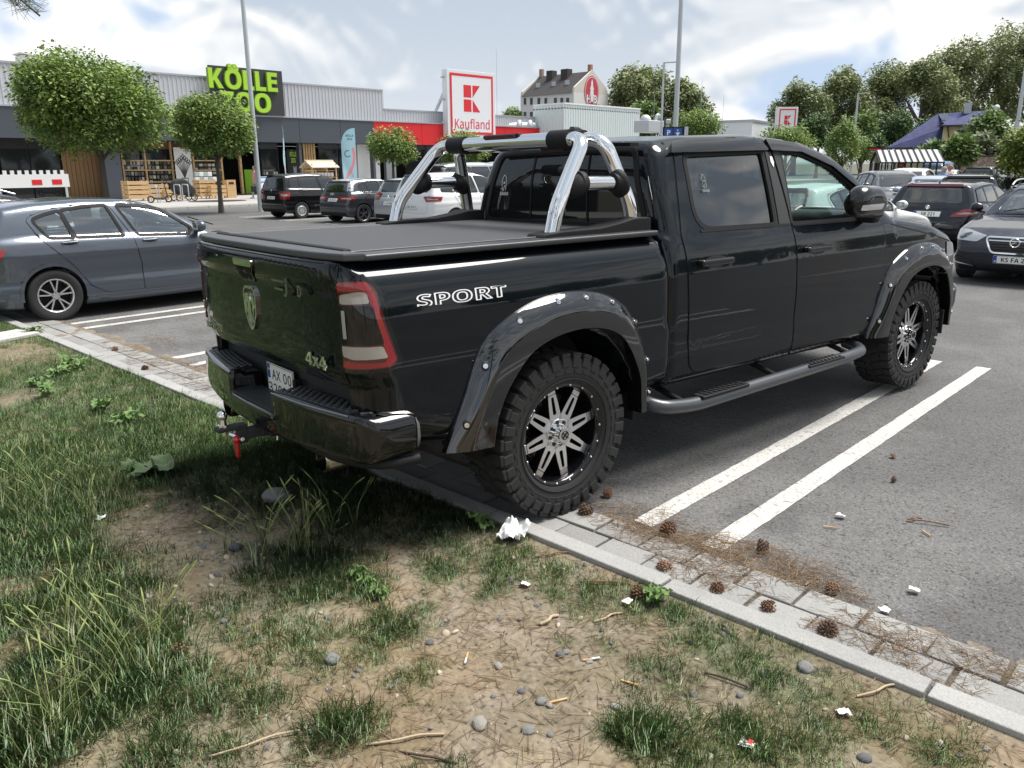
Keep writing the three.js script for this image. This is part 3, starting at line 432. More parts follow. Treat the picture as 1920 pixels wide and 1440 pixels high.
  const flat = (pts, th, bev) => ext(pts, th, bev).rotateX(Math.PI / 2);   // outline in x, z; its top at th below
  mesh('tailgate_cap', flat([...Array.from({ length: 21 }, (_, i) => { const z = -0.86 + i * 0.086; return [-1.168 + 0.10 * z ** 4 + 0.05 * Math.max(0, Math.abs(z) - 0.74), z]; }), [-1.04, 0.89], [-1.04, -0.89]], 0.016, 0.008).translate(0, 1.440, 0), std([0.055, 0.058, 0.063], 0.45), T);
  mesh('tonneau_cover', [box(1.78, 0.022, 1.50, -0.14, 1.434, 0, 0.006)], std([0.050, 0.051, 0.054], 0.62, 0, { bumpMap: tex(128, (u, v) => hash(u * 128 | 0, v * 128 | 0, 3), { srgb: false, rep: 0.06 }), bumpScale: 0.0006 }), T);
  mesh('cover_bar', [box(0.045, 0.022, 1.50, -1.035, 1.444, 0, 0.008)], M.trim, T);
  mesh('cover_canister', [box(0.10, 0.03, 1.46, 0.76, 1.43, 0, 0.01)], M.trim, T);
  // roll bar
  const hoop = (x0, xm, xt, ym) => { const h = [V3(x0, 1.45, 0.765), V3(lerp(x0, xm, 0.12), 1.585, 0.765), V3(xm, 1.925, 0.675), V3(xt, 1.933, 0.50)]; return [...h, ...h.slice().reverse().map(p => V3(p.x, p.y, -p.z))]; };
  const rb = mesh('roll_bar', [tube(null, 0.041, 200, 18, bent(hoop(0.125, 0.435, 0.455), 0.11)), tube(null, 0.041, 200, 18, bent(hoop(0.725, 0.585, 0.545), 0.11))], M.chrome, T);
  for (const s of [-1, 1]) {
    mesh('clamp', [cyl(0.052, 0.052, 0.15, 0, 0, 0, 20).rotateX(Math.PI / 2).translate(0.452, 1.932, s * 0.485), cyl(0.052, 0.052, 0.15, 0, 0, 0, 20).rotateX(Math.PI / 2).translate(0.55, 1.930, s * 0.485), box(0.1, 0.075, 0.14, 0.50, 1.93, s * 0.485, 0.02)], M.trim, rb);
    mesh('side_bar', [rod(V3(0.30, 1.70, s * 0.738), V3(0.66, 1.70, s * 0.738), 0.037, 0.037, 20)], M.chrome, rb);
    for (const [x, k] of [[0.345, 1], [0.625, -1]]) mesh('clamp', [cyl(0.050, 0.066, 0.055, 0, 0, 0, 20).rotateZ(-k * Math.PI / 2).translate(x + 0.005 * k, 1.70, s * 0.738), new THREE.SphereGeometry(0.066, 18, 12).scale(0.75, 1.25, 1.0).rotateZ(k > 0 ? -0.75 : 0.35).translate(x - 0.022 * k, 1.695, s * 0.738)], M.trim, rb);
  }
  mesh('brake_lamp', [box(0.05, 0.03, 0.33, 0.445, 1.966, -0.02, 0.01)], M.trim, rb); mesh('brake_lamp', [box(0.01, 0.02, 0.30, 0.4165, 1.966, -0.02, 0.003)], M.redDeep, rb);
  // bumper, plate, hitch
  const dBmp0 = (x, y, z) => { const az = Math.abs(z); return smax(smax(-1.245 + 0.125 * z * z + 0.06 * Math.max(0, 0.62 - y) - x, Math.max(y - 0.768, 0.525 + 0.02 * az - y), 0.035), smax(az - 1.003, x + 0.862, 0.02), 0.10); };
  const dBmp = (x, y, z) => { const az = Math.abs(z); let f = dBmp0(x, y, z); f = Math.max(f, -Math.max(-1.055 - x, az - 0.935, 0.56 - y)); f = smax(f, -Math.max(az - 0.255 - 0.1 * (y - 0.65), 0.652 - y), 0.02); return smax(f, -Math.max(-1.17 + 0.125 * z * z - x, az - 0.88, 0.742 - y, x + 0.95), 0.01); };
  const bm = mesh('bumper', solid(dBmp, [-1.30, 0.46, -1.06], [-0.80, 0.82, 1.06], 0.017), M.blackGloss, T);
  for (const s of [-1, 1]) {
    const st = []; for (let i = 0; i < 13; i++) for (let j = 0; j < 5; j++) { const z = 0.31 + i * 0.043 + (j % 2) * 0.02; st.push(new THREE.SphereGeometry(0.0135, 8, 5).scale(1, 0.45, 1.2).translate(-1.205 + 0.125 * z * z + j * 0.024, 0.770, s * z)); }
    mesh('step_pad', [skin(dBmp, 'top', rp([[-1.222, s * 0.285], [-1.085, s * 0.285], [-1.045, s * 0.86], [-1.135, s * 0.86]], 0.01), { off: 0.004, h: 0.04, edge: 0.006 }), ...st], std([0.045, 0.047, 0.05], 0.5), bm);
    mesh('corner_pad', skin(dBmp, 'top', rp([[-1.12, s * 0.885], [-0.98, s * 0.885], [-0.90, s * 0.955], [-1.02, s * 0.965]], 0.01), { off: 0.004, h: 0.03 }), M.trim, bm);
    mesh('chrome_trim', [skin(dBmp, s > 0 ? 'right' : 'left', [[-0.885, 0.725], [-0.885, 0.55], [-0.872, 0.55], [-0.872, 0.725]], { off: 0.006, h: 0.03, edge: 0.008 }), skin(dBmp, 'top', [[-1.10, s * 0.905], [-0.98, s * 0.962], [-0.885, s * 0.978], [-0.885, s * 0.968], [-0.98, s * 0.952], [-1.10, s * 0.895]], { off: 0.007, h: 0.02, edge: 0.006 })], M.darkAlu, bm);
    mesh('chrome_trim', tube([V3(-1.23, 0.755, s * 0.27), V3(-1.205, 0.757, s * 0.55), V3(-1.14, 0.757, s * 0.87)], 0.006, 40, 6), M.darkAlu, bm);
  }
  mesh('valance', [...[-1, 1].map(s => tube([V3(-1.16, 0.535, s * 0.30), V3(-1.13, 0.528, s * 0.7), V3(-1.03, 0.53, s * 0.93), V3(-0.865, 0.535, s * 0.985)], 0.024, 40, 8)), box(0.18, 0.06, 0.56, -1.09, 0.545, 0, 0.02)], M.trim, bm);
  mesh('plate_recess', [box(0.03, 0.32, 1.86, -1.02, 0.74, 0, 0.005), box(0.16, 0.012, 0.50, -1.15, 0.660, 0)], std([0.025, 0.026, 0.028], 0.6), bm);
  const pl = plateTex((c, w, h) => { c.fillStyle = '#1d4fa5'; c.fillRect(8, 8, 44, h * 0.42); c.fillStyle = '#e8c93b'; c.fillRect(16, 46, 28, 16); c.fillStyle = '#15161a'; c.font = 'bold 118px monospace'; c.textAlign = 'center'; c.fillText('AX', 150, 132); c.fillText('00', 330, 132); c.font = 'bold 128px monospace'; c.fillText("3208'I", 236, 264); }, 420, 300);
  const pm = mesh('licence_plate', [box(0.006, 0.185, 0.32, -1.066, 0.72, 0)], M.white, T);
  mesh('plate_face', new THREE.PlaneGeometry(0.315, 0.18).rotateY(-Math.PI / 2).translate(-1.0702, 0.72, 0), std([1, 1, 1], 0.5, 0, { map: pl }), pm);
  mesh('plate_lamp', [box(0.05, 0.045, 0.03, -1.07, 0.765, 0.215, 0.01)], M.trim, T);
  mesh('hitch', [box(0.36, 0.062, 0.062, -1.02, 0.500, 0, 0.006), box(0.09, 0.08, 0.085, -1.12, 0.50, 0, 0.01), box(0.14, 0.052, 0.052, -1.23, 0.498, 0, 0.006), box(0.05, 0.10, 0.055, -1.295, 0.505, 0, 0.01), box(0.115, 0.022, 0.066, -1.365, 0.543, 0, 0.008)], M.matte, T);
  mesh('tow_ball', [cyl(0.016, 0.022, 0.045, -1.385, 0.573, 0, 16), cyl(0.027, 0.027, 0.012, -1.385, 0.560, 0, 6), new THREE.SphereGeometry(0.0265, 24, 16).translate(-1.385, 0.610, 0), rod(V3(-1.385, 0.51, 0), V3(-1.385, 0.54, 0), 0.012)], M.chrome, T);
  const arc = new THREE.TorusGeometry(0.034, 0.012, 10, 24, Math.PI).rotateZ(Math.PI).translate(0, -0.035, 0);
  mesh('shackle', [...[arc, rod(V3(-0.034, 0.03, 0), V3(-0.034, -0.036, 0), 0.012), rod(V3(0.034, 0.03, 0), V3(0.034, -0.036, 0), 0.012), new THREE.SphereGeometry(0.021, 12, 8).translate(-0.034, 0.03, 0), new THREE.SphereGeometry(0.021, 12, 8).translate(0.034, 0.03, 0)].map(g => g.rotateY(1.2).translate(-1.325, 0.455, 0))], M.redMetal, T);
  mesh('shackle_pin', [rod(V3(-1.335, 0.487, -0.055), V3(-1.315, 0.487, 0.055), 0.011)], M.chrome, T);
  mesh('hitch_pin', [rod(V3(-1.14, 0.50, 0.03), V3(-1.14, 0.50, 0.085), 0.007), rod(V3(-1.14, 0.51, 0.085), V3(-1.15, 0.455, 0.088), 0.005)], M.chrome, T);
  // chassis
  mesh('chassis', [box(5.2, 0.14, 0.10, 1.7, 0.56, 0.42), box(5.2, 0.14, 0.10, 1.7, 0.56, -0.42), rod(V3(0.03, 0.42, -0.7), V3(0.03, 0.42, 0.7), 0.05), new THREE.SphereGeometry(0.15, 14, 10).translate(0.03, 0.42, 0.05), rod(V3(3.9, 0.42, -0.7), V3(3.9, 0.42, 0.7), 0.045), box(1.0, 0.2, 0.5, 1.5, 0.48, 0), rod(V3(-1.0, 0.5, 0.6), V3(0.6, 0.5, 0.45), 0.035)], M.darkGap, T);
  mesh('mud_guard', [box(0.02, 0.20, 0.22, 4.33, 0.50, 0.90), box(0.02, 0.20, 0.22, 4.33, 0.50, -0.90)], M.trim, T);
  mesh('front_bumper', [box(0.30, 0.30, 1.86, 4.66, 0.66, 0, 0.10)], M.blackGloss, T);
  const gr = mesh('grille', [box(0.04, 0.34, 1.2, 4.80, 0.98, 0, 0.02)], M.black, T); for (let i = 0; i < 5; i++) mesh('grille_bar', [box(0.02, 0.012, 1.1, 4.825, 0.86 + i * 0.06, 0)], M.chrome, gr);
}
function ext2Badge(x, y) { return rp([[x - 0.012, y + 0.035], [x + 0.012, y + 0.035], [x + 0.018, y], [x, y - 0.035], [x - 0.018, y]], 0.004); }
// ---------- the ground ----------
// where grass grows, read from the photograph as places on the ground: [u, v, radius in metres, density, height]
const G = [[60, 700, 1.6, .8, .8], [250, 715, 1.3, .95, .9], [120, 770, 1.2, .8, .9], [330, 790, 1.2, 1, 1], [80, 860, .9, .9, 1], [480, 830, 1.0, 1.1, .9], [250, 880, .8, .85, 1], [640, 880, .8, 1.1, .9], [780, 930, .5, 1, .9], [470, 760, .8, .8, .8], [700, 950, .5, 1, .9], [520, 920, .6, .8, .8], [400, 930, .5, .8, .8], [830, 980, .3, .9, .9],
    [40, 970, .45, 1.2, 1.2], [110, 985, .35, 1, 1.2], [60, 1040, .38, 1.2, 1.2], [150, 1045, .3, .9, 1], [210, 1100, .3, 1.1, 1.1], [100, 1110, .28, .9, 1], [20, 1160, .25, 1.1, 1.2], [190, 1180, .22, .9, 1.2], [60, 1255, .14, 1.1, 1], [260, 1250, .25, 1.1, 1.4], [170, 1330, .18, 1.2, 1.2], [230, 1300, .18, 1.1, 1.3], [40, 1380, .22, 1.5, 1.5], [330, 1340, .12, .8, 1], [300, 1410, .16, .8, 1], [400, 1300, .16, 1, 1], [490, 1325, .12, 1.1, .9], [430, 1400, .12, .8, .9], [630, 1365, .13, 1.4, 1.1],
    [540, 1030, .28, .9, .85], [600, 1060, .28, .9, .9], [470, 1085, .18, 1, 1], [690, 1105, .16, .9, 1], [640, 1095, .16, .9, 1], [830, 1070, .16, 1.1, .8], [935, 1070, .16, 1, .8], [920, 1105, .09, 1.2, .7], [795, 1137, .07, 1.2, .6], [730, 1175, .16, 1.1, .9], [560, 1190, .28, .7, .9], [700, 1230, .12, .9, .7], [770, 1260, .14, .7, .7], [620, 1240, .15, .6, .7], [300, 1160, .25, .7, 1], [420, 1130, .2, .6, .9], [560, 1120, .22, .7, .9], [430, 1210, .2, .5, .9],
    [870, 1020, .25, .8, .8], [960, 1040, .14, .8, .7], [1030, 1080, .16, .7, .8], [1130, 1105, .13, .9, .7], [1100, 1135, .14, .6, .7], [1040, 1110, .12, .7, .7], [1200, 1140, .15, .6, .8], [1230, 1245, .08, .9, .7], [1260, 1280, .10, .8, .7], [1330, 1210, .12, 1, .7], [1400, 1240, .14, 1.1, .7], [1310, 1190, .14, .8, .7], [1260, 1140, .16, .7, .8], [1470, 1285, .14, 1.1, .7], [1560, 1310, .14, .7, .7], [1210, 1375, .13, 1.6, 1], [1380, 1390, .18, 1, .9], [1290, 1420, .16, .9, .9], [1520, 1400, .18, .9, .8], [1640, 1370, .14, .8, .7], [1750, 1410, .16, .8, .7], [1680, 1330, .12, .5, .6], [1480, 1350, .12, .6, .8], [1060, 1200, .03, 1, .5], [1135, 1215, .05, .8, .6]];
  const B = [[30, 662, .7], [25, 745, .35], [320, 985, .38], [390, 1085, .32], [900, 1010, .12], [520, 1000, .22], [250, 970, .15]];
  const blob = (l, x, z) => { let best = 0, hh = 1; for (const b of l) { const d2 = ((x - b.x) ** 2 + (z - b.z) ** 2) / (b.r * b.r); if (d2 < 4) { const k = b.k * Math.exp(-d2 * 1.5); if (k > best) { best = k; hh = b.h; } } } return [best, hh]; };
  const gb = G.map(([u, v, r, k, h]) => { const p = ground(u, v, 0.04); return { x: p.x, z: p.z, r, k, h }; }), bb = B.map(([u, v, r]) => { const p = ground(u, v, 0.04); return { x: p.x, z: p.z, r, k: 1, h: 1 }; });
function grassAt(x, z) {
  let [k, h] = blob(gb, x, z); const n = fbm(x * 2.1, z * 2.1, 4, 301), n2 = fbm(x * 6, z * 6, 3, 303);
  if (z < -1.2) k = Math.max(k, 0.95 * sstep(-1.2, -2.4, z)); k = Math.max(k, 0.25 * sstep(0.58, 0.7, n));
  k *= sstep(lerp(0.24, 0.12, sstep(0, -2, z)), lerp(0.52, 0.42, sstep(0, -2, z)), n * 0.6 + n2 * 0.5); k *= 1 - 0.95 * clamp(blob(bb, x, z)[0]); return [k, h];
}

const KX0 = -0.452, KX1 = -0.348;   // kerb, outer and inner face
{
  const asphT = tex(1024, (u, v) => {
    const a = fbm(u * 6, v * 6, 4, 11, 6) - 0.5, b = vnoise(u * 220, v * 220, 12, 220), c = vnoise(u * 360, v * 360, 14, 360), s = hash(u * 1024 | 0, v * 1024 | 0, 5);
    let k = 0.098 + 0.03 * a + 0.05 * (b - 0.5) + 0.045 * (c - 0.5); if (c > 0.86) k += 0.09 * (c - 0.86) / 0.14; if (b < 0.16) k *= 0.55; if (s > 0.996) k += 0.12; k = Math.max(k, 0.02);
    return [k * 1.02, k, k * 0.985];
  }, { rep: 1.9 });
  const asphB = tex(512, (u, v) => 0.5 * vnoise(u * 200, v * 200, 12, 200) + 0.5 * vnoise(u * 110, v * 110, 19, 110), { srgb: false, rep: 1.9 });
  const asphM = std([1, 1, 1], 0.93, 0, { map: asphT, bumpMap: asphB, bumpScale: 0.003, vertexColors: true });
  const lines = (list) => { const o = []; for (let i = 0; i < list.length; i++) o.push(list[i]); return o; };
  function grid(xs, zs, yf, cf, uvf = (x, z) => [x, z]) {
    const P = [], C = [], U = [], I = [], n = zs.length;
    for (const x of xs) for (const z of zs) { P.push(x, yf(x, z), z); C.push(...cf(x, z)); U.push(...uvf(x, z)); }
    for (let i = 0; i < xs.length - 1; i++) for (let j = 0; j < n - 1; j++) { const a = i * n + j, b = a + n; I.push(a, a + 1, b, b, a + 1, b + 1); }
    const g = new THREE.BufferGeometry(); g.setAttribute('position', new THREE.Float32BufferAttribute(P, 3)); g.setAttribute('color', new THREE.Float32BufferAttribute(C, 3)); g.setAttribute('uv', new THREE.Float32BufferAttribute(U, 2)); g.setIndex(I); g.computeVertexNormals(); return g;
  }
  const range = (a, b, s) => { const o = []; for (let x = a; x < b - s * 0.4; x += s) o.push(x); o.push(b); return o; };
  struct('ground', new THREE.PlaneGeometry(1600, 1600).rotateX(-Math.PI / 2).translate(200, -0.05, 0), std([0.10, 0.10, 0.07], 1));
  // tyre-polished lanes, dried puddles of dust near the gutter: matter lying on the asphalt
  const dust = (x, z) => {
    const n = fbm(x * 0.55 + 3, z * 0.55, 4, 33), m = fbm(x * 1.7, z * 1.7, 5, 35), g = Math.exp(-((x - 0.35) ** 2) / 0.5);
    let k = 0.97 + 0.22 * (n - 0.5) + 0.10 * (m - 0.5); const w = sstep(0.50, 0.66, m + 0.16 * g + 0.10 * (n - 0.5)) * (0.16 + 0.22 * g); return [k * (1 + w * 1.0), k * (1 + w * 0.98), k * (1 + w * 0.93)];
  };
  struct('asphalt', grid([...range(-0.35, 9, 0.06), ...range(9.4, 40, 0.8), 60, 90, 150], [-120, -80, ...range(-46, -10.4, 0.8), ...range(-10, 5, 0.08), ...range(5.8, 40, 2), 80, 160], () => 0, dust), asphM);
  // painted bay lines
  const lineT = tex(512, (u, v) => { const a = fbm(u * 5, v * 5, 4, 71, 5), b = vnoise(u * 150, v * 150, 73, 150), c = vnoise(u * 70, v * 70, 74, 70); let k = 0.50 + 0.16 * (a - 0.5) - (b < 0.28 ? 0.16 : 0) - (c < 0.2 ? 0.16 : 0); return [k, k * 0.975, k * 0.92]; }, { rep: 1.1 });
  const lineM = std([1, 1, 1], 0.85, 0, { map: lineT }), rd = rng(77);
  function bayLine(x0, x1, z0, z1) {
    const n = Math.min(60, Math.ceil((x1 - x0) / 0.07)), A = [], B = []; for (let i = 0; i <= n; i++) { const x = lerp(x0, x1, i / n); A.push([x, z0 + (rd() - 0.5) * 0.006]); B.push([x, z1 + (rd() - 0.5) * 0.006]); }
    const s = new THREE.Shape([...A, ...B.reverse()].map(p => new THREE.Vector2(p[0], -p[1]))); return new THREE.ShapeGeometry(s).rotateX(-Math.PI / 2).translate(0, 0.004, 0);
  }
  const bl = new THREE.Group(); bl.name = numbered('bay_markings'); bl.userData.kind = 'structure'; scene.add(bl);
  const pairs = [4.33, 1.525, -1.25, -4.02, -6.71, -9.5, -12.3, -15.1];
  for (const c of pairs) for (const k of [-1, 1]) mesh('line', bayLine(0.12, 4.98, c + k * 0.203 - 0.06, c + k * 0.203 + 0.06), lineM, bl);
  for (let i = -9; i < 4; i++) for (const k of [-1, 1]) { const c = 0.6 + i * 2.8; mesh('line', bayLine(12.0, 16.9, c + k * 0.203 - 0.06, c + k * 0.203 + 0.06), lineM, bl); }
  for (let i = -9; i < 3; i++) for (const k of [-1, 1]) { const c = 0.6 + i * 2.8; mesh('line', bayLine(24, 29, c + k * 0.203 - 0.06, c + k * 0.203 + 0.06), lineM, bl); }
  // kerb and paved gutter
  const concT = tex(512, (u, v) => { const a = fbm(u * 5, v * 5, 5, 91, 5), b = vnoise(u * 170, v * 170, 93, 170), c = hash(u * 512 | 0, v * 512 | 0, 95); const k = 0.30 + 0.10 * (a - 0.5) + 0.06 * (b - 0.5) - (c > 0.985 ? 0.10 : 0); return [k, k * 0.985, k * 0.945]; }, { rep: 1.0 });
  const concB = tex(256, (u, v) => vnoise(u * 90, v * 90, 97, 90), { srgb: false, rep: 0.5 });
  const tint = k => std([k, k, k], 0.92, 0, { map: concT, bumpMap: concB, bumpScale: 0.0015 });
  const kM = [1.0, 1.08, 0.93].map(tint), pM = [0.84, 0.95, 0.76, 0.88].map(tint);
  const uvXZ = g => { g = clean(g); const p = g.attributes.position, n = g.attributes.normal, u = g.attributes.uv; for (let i = 0; i < p.count; i++) Math.abs(n.getY(i)) > 0.5 ? u.setXY(i, p.getX(i), p.getZ(i)) : u.setXY(i, p.getY(i), p.getZ(i) + p.getX(i)); return g; };
  const kg = new THREE.Group(); kg.name = numbered('kerb'); kg.userData.kind = 'structure'; scene.add(kg);
  const stones = [0, 1, 2].map(i => uvXZ(box(KX1 - KX0, 0.22, 1.058, i * 0.37, 0, i * 0.7, 0.008)).translate(-i * 0.37, 0, -i * 0.7));
  for (let i = 0; i < 19; i++) { const m = mesh('kerb_stone', stones[i % 3], kM[(i * 7 + (i >> 1)) % 3], kg); m.position.set((KX0 + KX1) / 2 + (rd() - 0.5) * 0.006, -0.05 + (rd() - 0.5) * 0.006, 4.475 - i * 1.07); m.rotation.y = (rd() - 0.5) * 0.006; }
  const pg = new THREE.Group(); pg.name = numbered('paved_gutter'); pg.userData.kind = 'structure'; scene.add(pg);
  mesh('joint_bed', box(0.40, 0.02, 22, -0.15, -0.004, -5.9), std([0.12, 0.105, 0.085], 1), pg);
  const pv = [0, 1, 2, 3].map(i => uvXZ(box(0.176, 0.05, 0.25, i * 0.31, 0, i * 0.53, 0.006)).translate(-i * 0.31, 0, -i * 0.53));
  for (let r = 0; r < 2; r++) for (let i = 0; i < 68; i++) { const m = mesh('paver', pv[(i * 5 + r) % 4], pM[(i * 11 + r * 3 + (i >> 2)) % 4], pg); m.position.set(-0.246 + r * 0.187 + (rd() - 0.5) * 0.008, -0.006 + rd() * 0.006, 4.6 - i * 0.262 - r * 0.12 + (rd() - 0.5) * 0.012); m.rotation.set((rd() - 0.5) * 0.02, (rd() - 0.5) * 0.04, (rd() - 0.5) * 0.03); }
  // washed-in soil lying over the pavers and against the asphalt: it hides most of the gutter further back
  const gd = (x, z) => { const n = fbm(x * 5, z * 2.6, 4, 131), m = fbm(x * 14, z * 12, 3, 133), back = sstep(1.6, -0.6, z), ed = Math.exp(-((x - 0.05) ** 2) / 0.006) * 0.10 + Math.exp(-((x - KX1) ** 2) / 0.003) * 0.07; return -0.004 + 0.075 * (n - lerp(0.60, 0.40, back) + ed + 0.25 * (m - 0.5)) * (x > 0.02 ? Math.exp(-((x - 0.02) ** 2) / 0.02) : 1) - (x > 0.3 ? 0.05 : 0); };
  const gdM = std([1, 1, 1], 1, 0, { map: tex(512, (u, v) => { const a = fbm(u * 8, v * 8, 4, 141, 8), b = vnoise(u * 120, v * 120, 143, 120), k = 0.17 + 0.12 * (a - 0.5) + 0.10 * (b - 0.5); return [k * 1.05, k * 0.86, k * 0.66]; }, { rep: 0.9 }), vertexColors: true });
  struct('gutter_soil', grid(range(KX1 + 0.002, 0.34, 0.02), range(-10, 4.4, 0.035), (x, z) => Math.min(0.034, gd(x, z)), () => [1, 1, 1]), gdM);
  // bare earth of the verge
  const dirtT = tex(1024, (u, v) => {
    const a = fbm(u * 5, v * 5, 5, 51, 5), b = vnoise(u * 130, v * 130, 53, 130), c = vnoise(u * 300, v * 300, 55, 300), e = fbm(u * 22, v * 22, 3, 57, 22);
    let k = 0.27 + 0.16 * (a - 0.5) + 0.09 * (b - 0.5) + 0.07 * (c - 0.5) + 0.12 * (e - 0.5); if (b < 0.14) k *= 0.55; if (c > 0.92) k *= 1.25; const w = 0.9 + 0.25 * (e - 0.5);
    return [k * 1.02, k * 0.845 * (0.97 + 0.03 * w), k * 0.655 * w];
  }, { rep: 2.3 });
  const dirtB = tex(512, (u, v) => 0.45 * vnoise(u * 150, v * 150, 53, 150) + 0.55 * fbm(u * 30, v * 30, 4, 57, 30), { srgb: false, rep: 2.3 });
  const dirtM = std([1, 1, 1], 1, 0, { map: dirtT, bumpMap: dirtB, bumpScale: 0.012, vertexColors: true });
  globalThis.soilY = (x, z) => { const e = sstep(KX0, KX0 - 0.5, x); return 0.036 + e * (0.045 * (fbm(x * 1.3, z * 1.3, 4, 81) - 0.45) + 0.02 * (fbm(x * 7, z * 7, 3, 83) - 0.5)); };
  struct('bare_earth', grid([-40, -25, ...range(-16, -5, 0.5), ...range(-4.8, KX0 - 0.05, 0.05), KX0 + 0.01], [-60, ...range(-26, -9, 0.5), ...range(-8.8, 4.5, 0.06), ...range(5, 16, 1), 30], soilY, (x, z) => { const n = fbm(x * 0.9, z * 0.9, 4, 84), m = fbm(x * 3.2 + 9, z * 3.2, 4, 87), k = 0.74 + 0.5 * (n - 0.5) + 0.4 * (m - 0.5), br = sstep(0.52, 0.68, m) * 0.25, gk = clamp(grassAt(x, z)[0]) * 0.6; return [k * (1 - br * 0.7) * (1 - 0.55 * gk), k * (1 - br) * (1 - 0.22 * gk), k * (1 - br * 1.3) * (1 - 0.55 * gk)]; }), dirtM);
}
// ---------- grass, needles, gravel ----------
const quatUp = new THREE.Quaternion(), eul = new THREE.Euler();
function scatter(name, geo, mat, items, label, category) {   // items: [x, y, z, sx, sy, sz, rx, ry, rz, color]
  const im = new THREE.InstancedMesh(geo, mat, items.length), m = new THREE.Matrix4(), c = new THREE.Color();
  items.forEach((t, i) => { quatUp.setFromEuler(eul.set(t[6], t[7], t[8])); m.compose(V3(t[0], t[1], t[2]), quatUp, V3(t[3], t[4], t[5])); im.setMatrixAt(i, m); im.setColorAt(i, c.setRGB(...t[9])); });
  im.name = numbered(name); im.castShadow = im.receiveShadow = true; scene.add(im); return tag(im, label, category, null, 'stuff');
}
function blades(n, { len = 0.1, w = 0.0035, rad = 0.045, lean = 0.7, seed = 1, seg = 3 }) {
  const r = rng(seed), P = [], N = [], I = [];
  for (let i = 0; i < n; i++) {
    const a = r() * 6.283, d = rad * Math.sqrt(r()), x = d * Math.cos(a), z = d * Math.sin(a), L = len * (0.45 + 0.75 * r()), az = a + (r() - 0.5) * 2.4, b = lean * (0.25 + r()), base = P.length / 3, cx = Math.cos(az), cz = Math.sin(az), ww = w * (0.7 + 0.6 * r());
    let px = x, py = -0.01, pz = z, ang = b * 0.25;
    for (let s = 0; s <= seg; s++) { const t = s / seg, hw = ww * (1 - t * t * 0.9) * 0.5; P.push(px - cz * hw, py, pz + cx * hw, px + cz * hw, py, pz - cx * hw); const nx = -Math.cos(ang) * cx * 0.6, ny = Math.sin(ang) + 0.55, nz = -Math.cos(ang) * cz * 0.6, l = Math.hypot(nx, ny, nz); for (let k = 0; k < 2; k++) N.push(nx / l, ny / l, nz / l); px += Math.sin(ang) * cx * L / seg; pz += Math.sin(ang) * cz * L / seg; py += Math.cos(ang) * L / seg; ang += b * 0.75 / seg * 1.6; }
    for (let s = 0; s < seg; s++) { const q = base + 2 * s; I.push(q, q + 1, q + 2, q + 2, q + 1, q + 3); }
  }
  const g = new THREE.BufferGeometry(); g.setAttribute('position', new THREE.Float32BufferAttribute(P, 3)); g.setAttribute('normal', new THREE.Float32BufferAttribute(N, 3)); g.setIndex(I); return g;
}
const leafMat = (c, tr = 0.35, o = {}) => phys(c, { roughness: 0.62, transmission: tr, thickness: 0, side: THREE.DoubleSide, specularIntensity: 0.5, ...o });
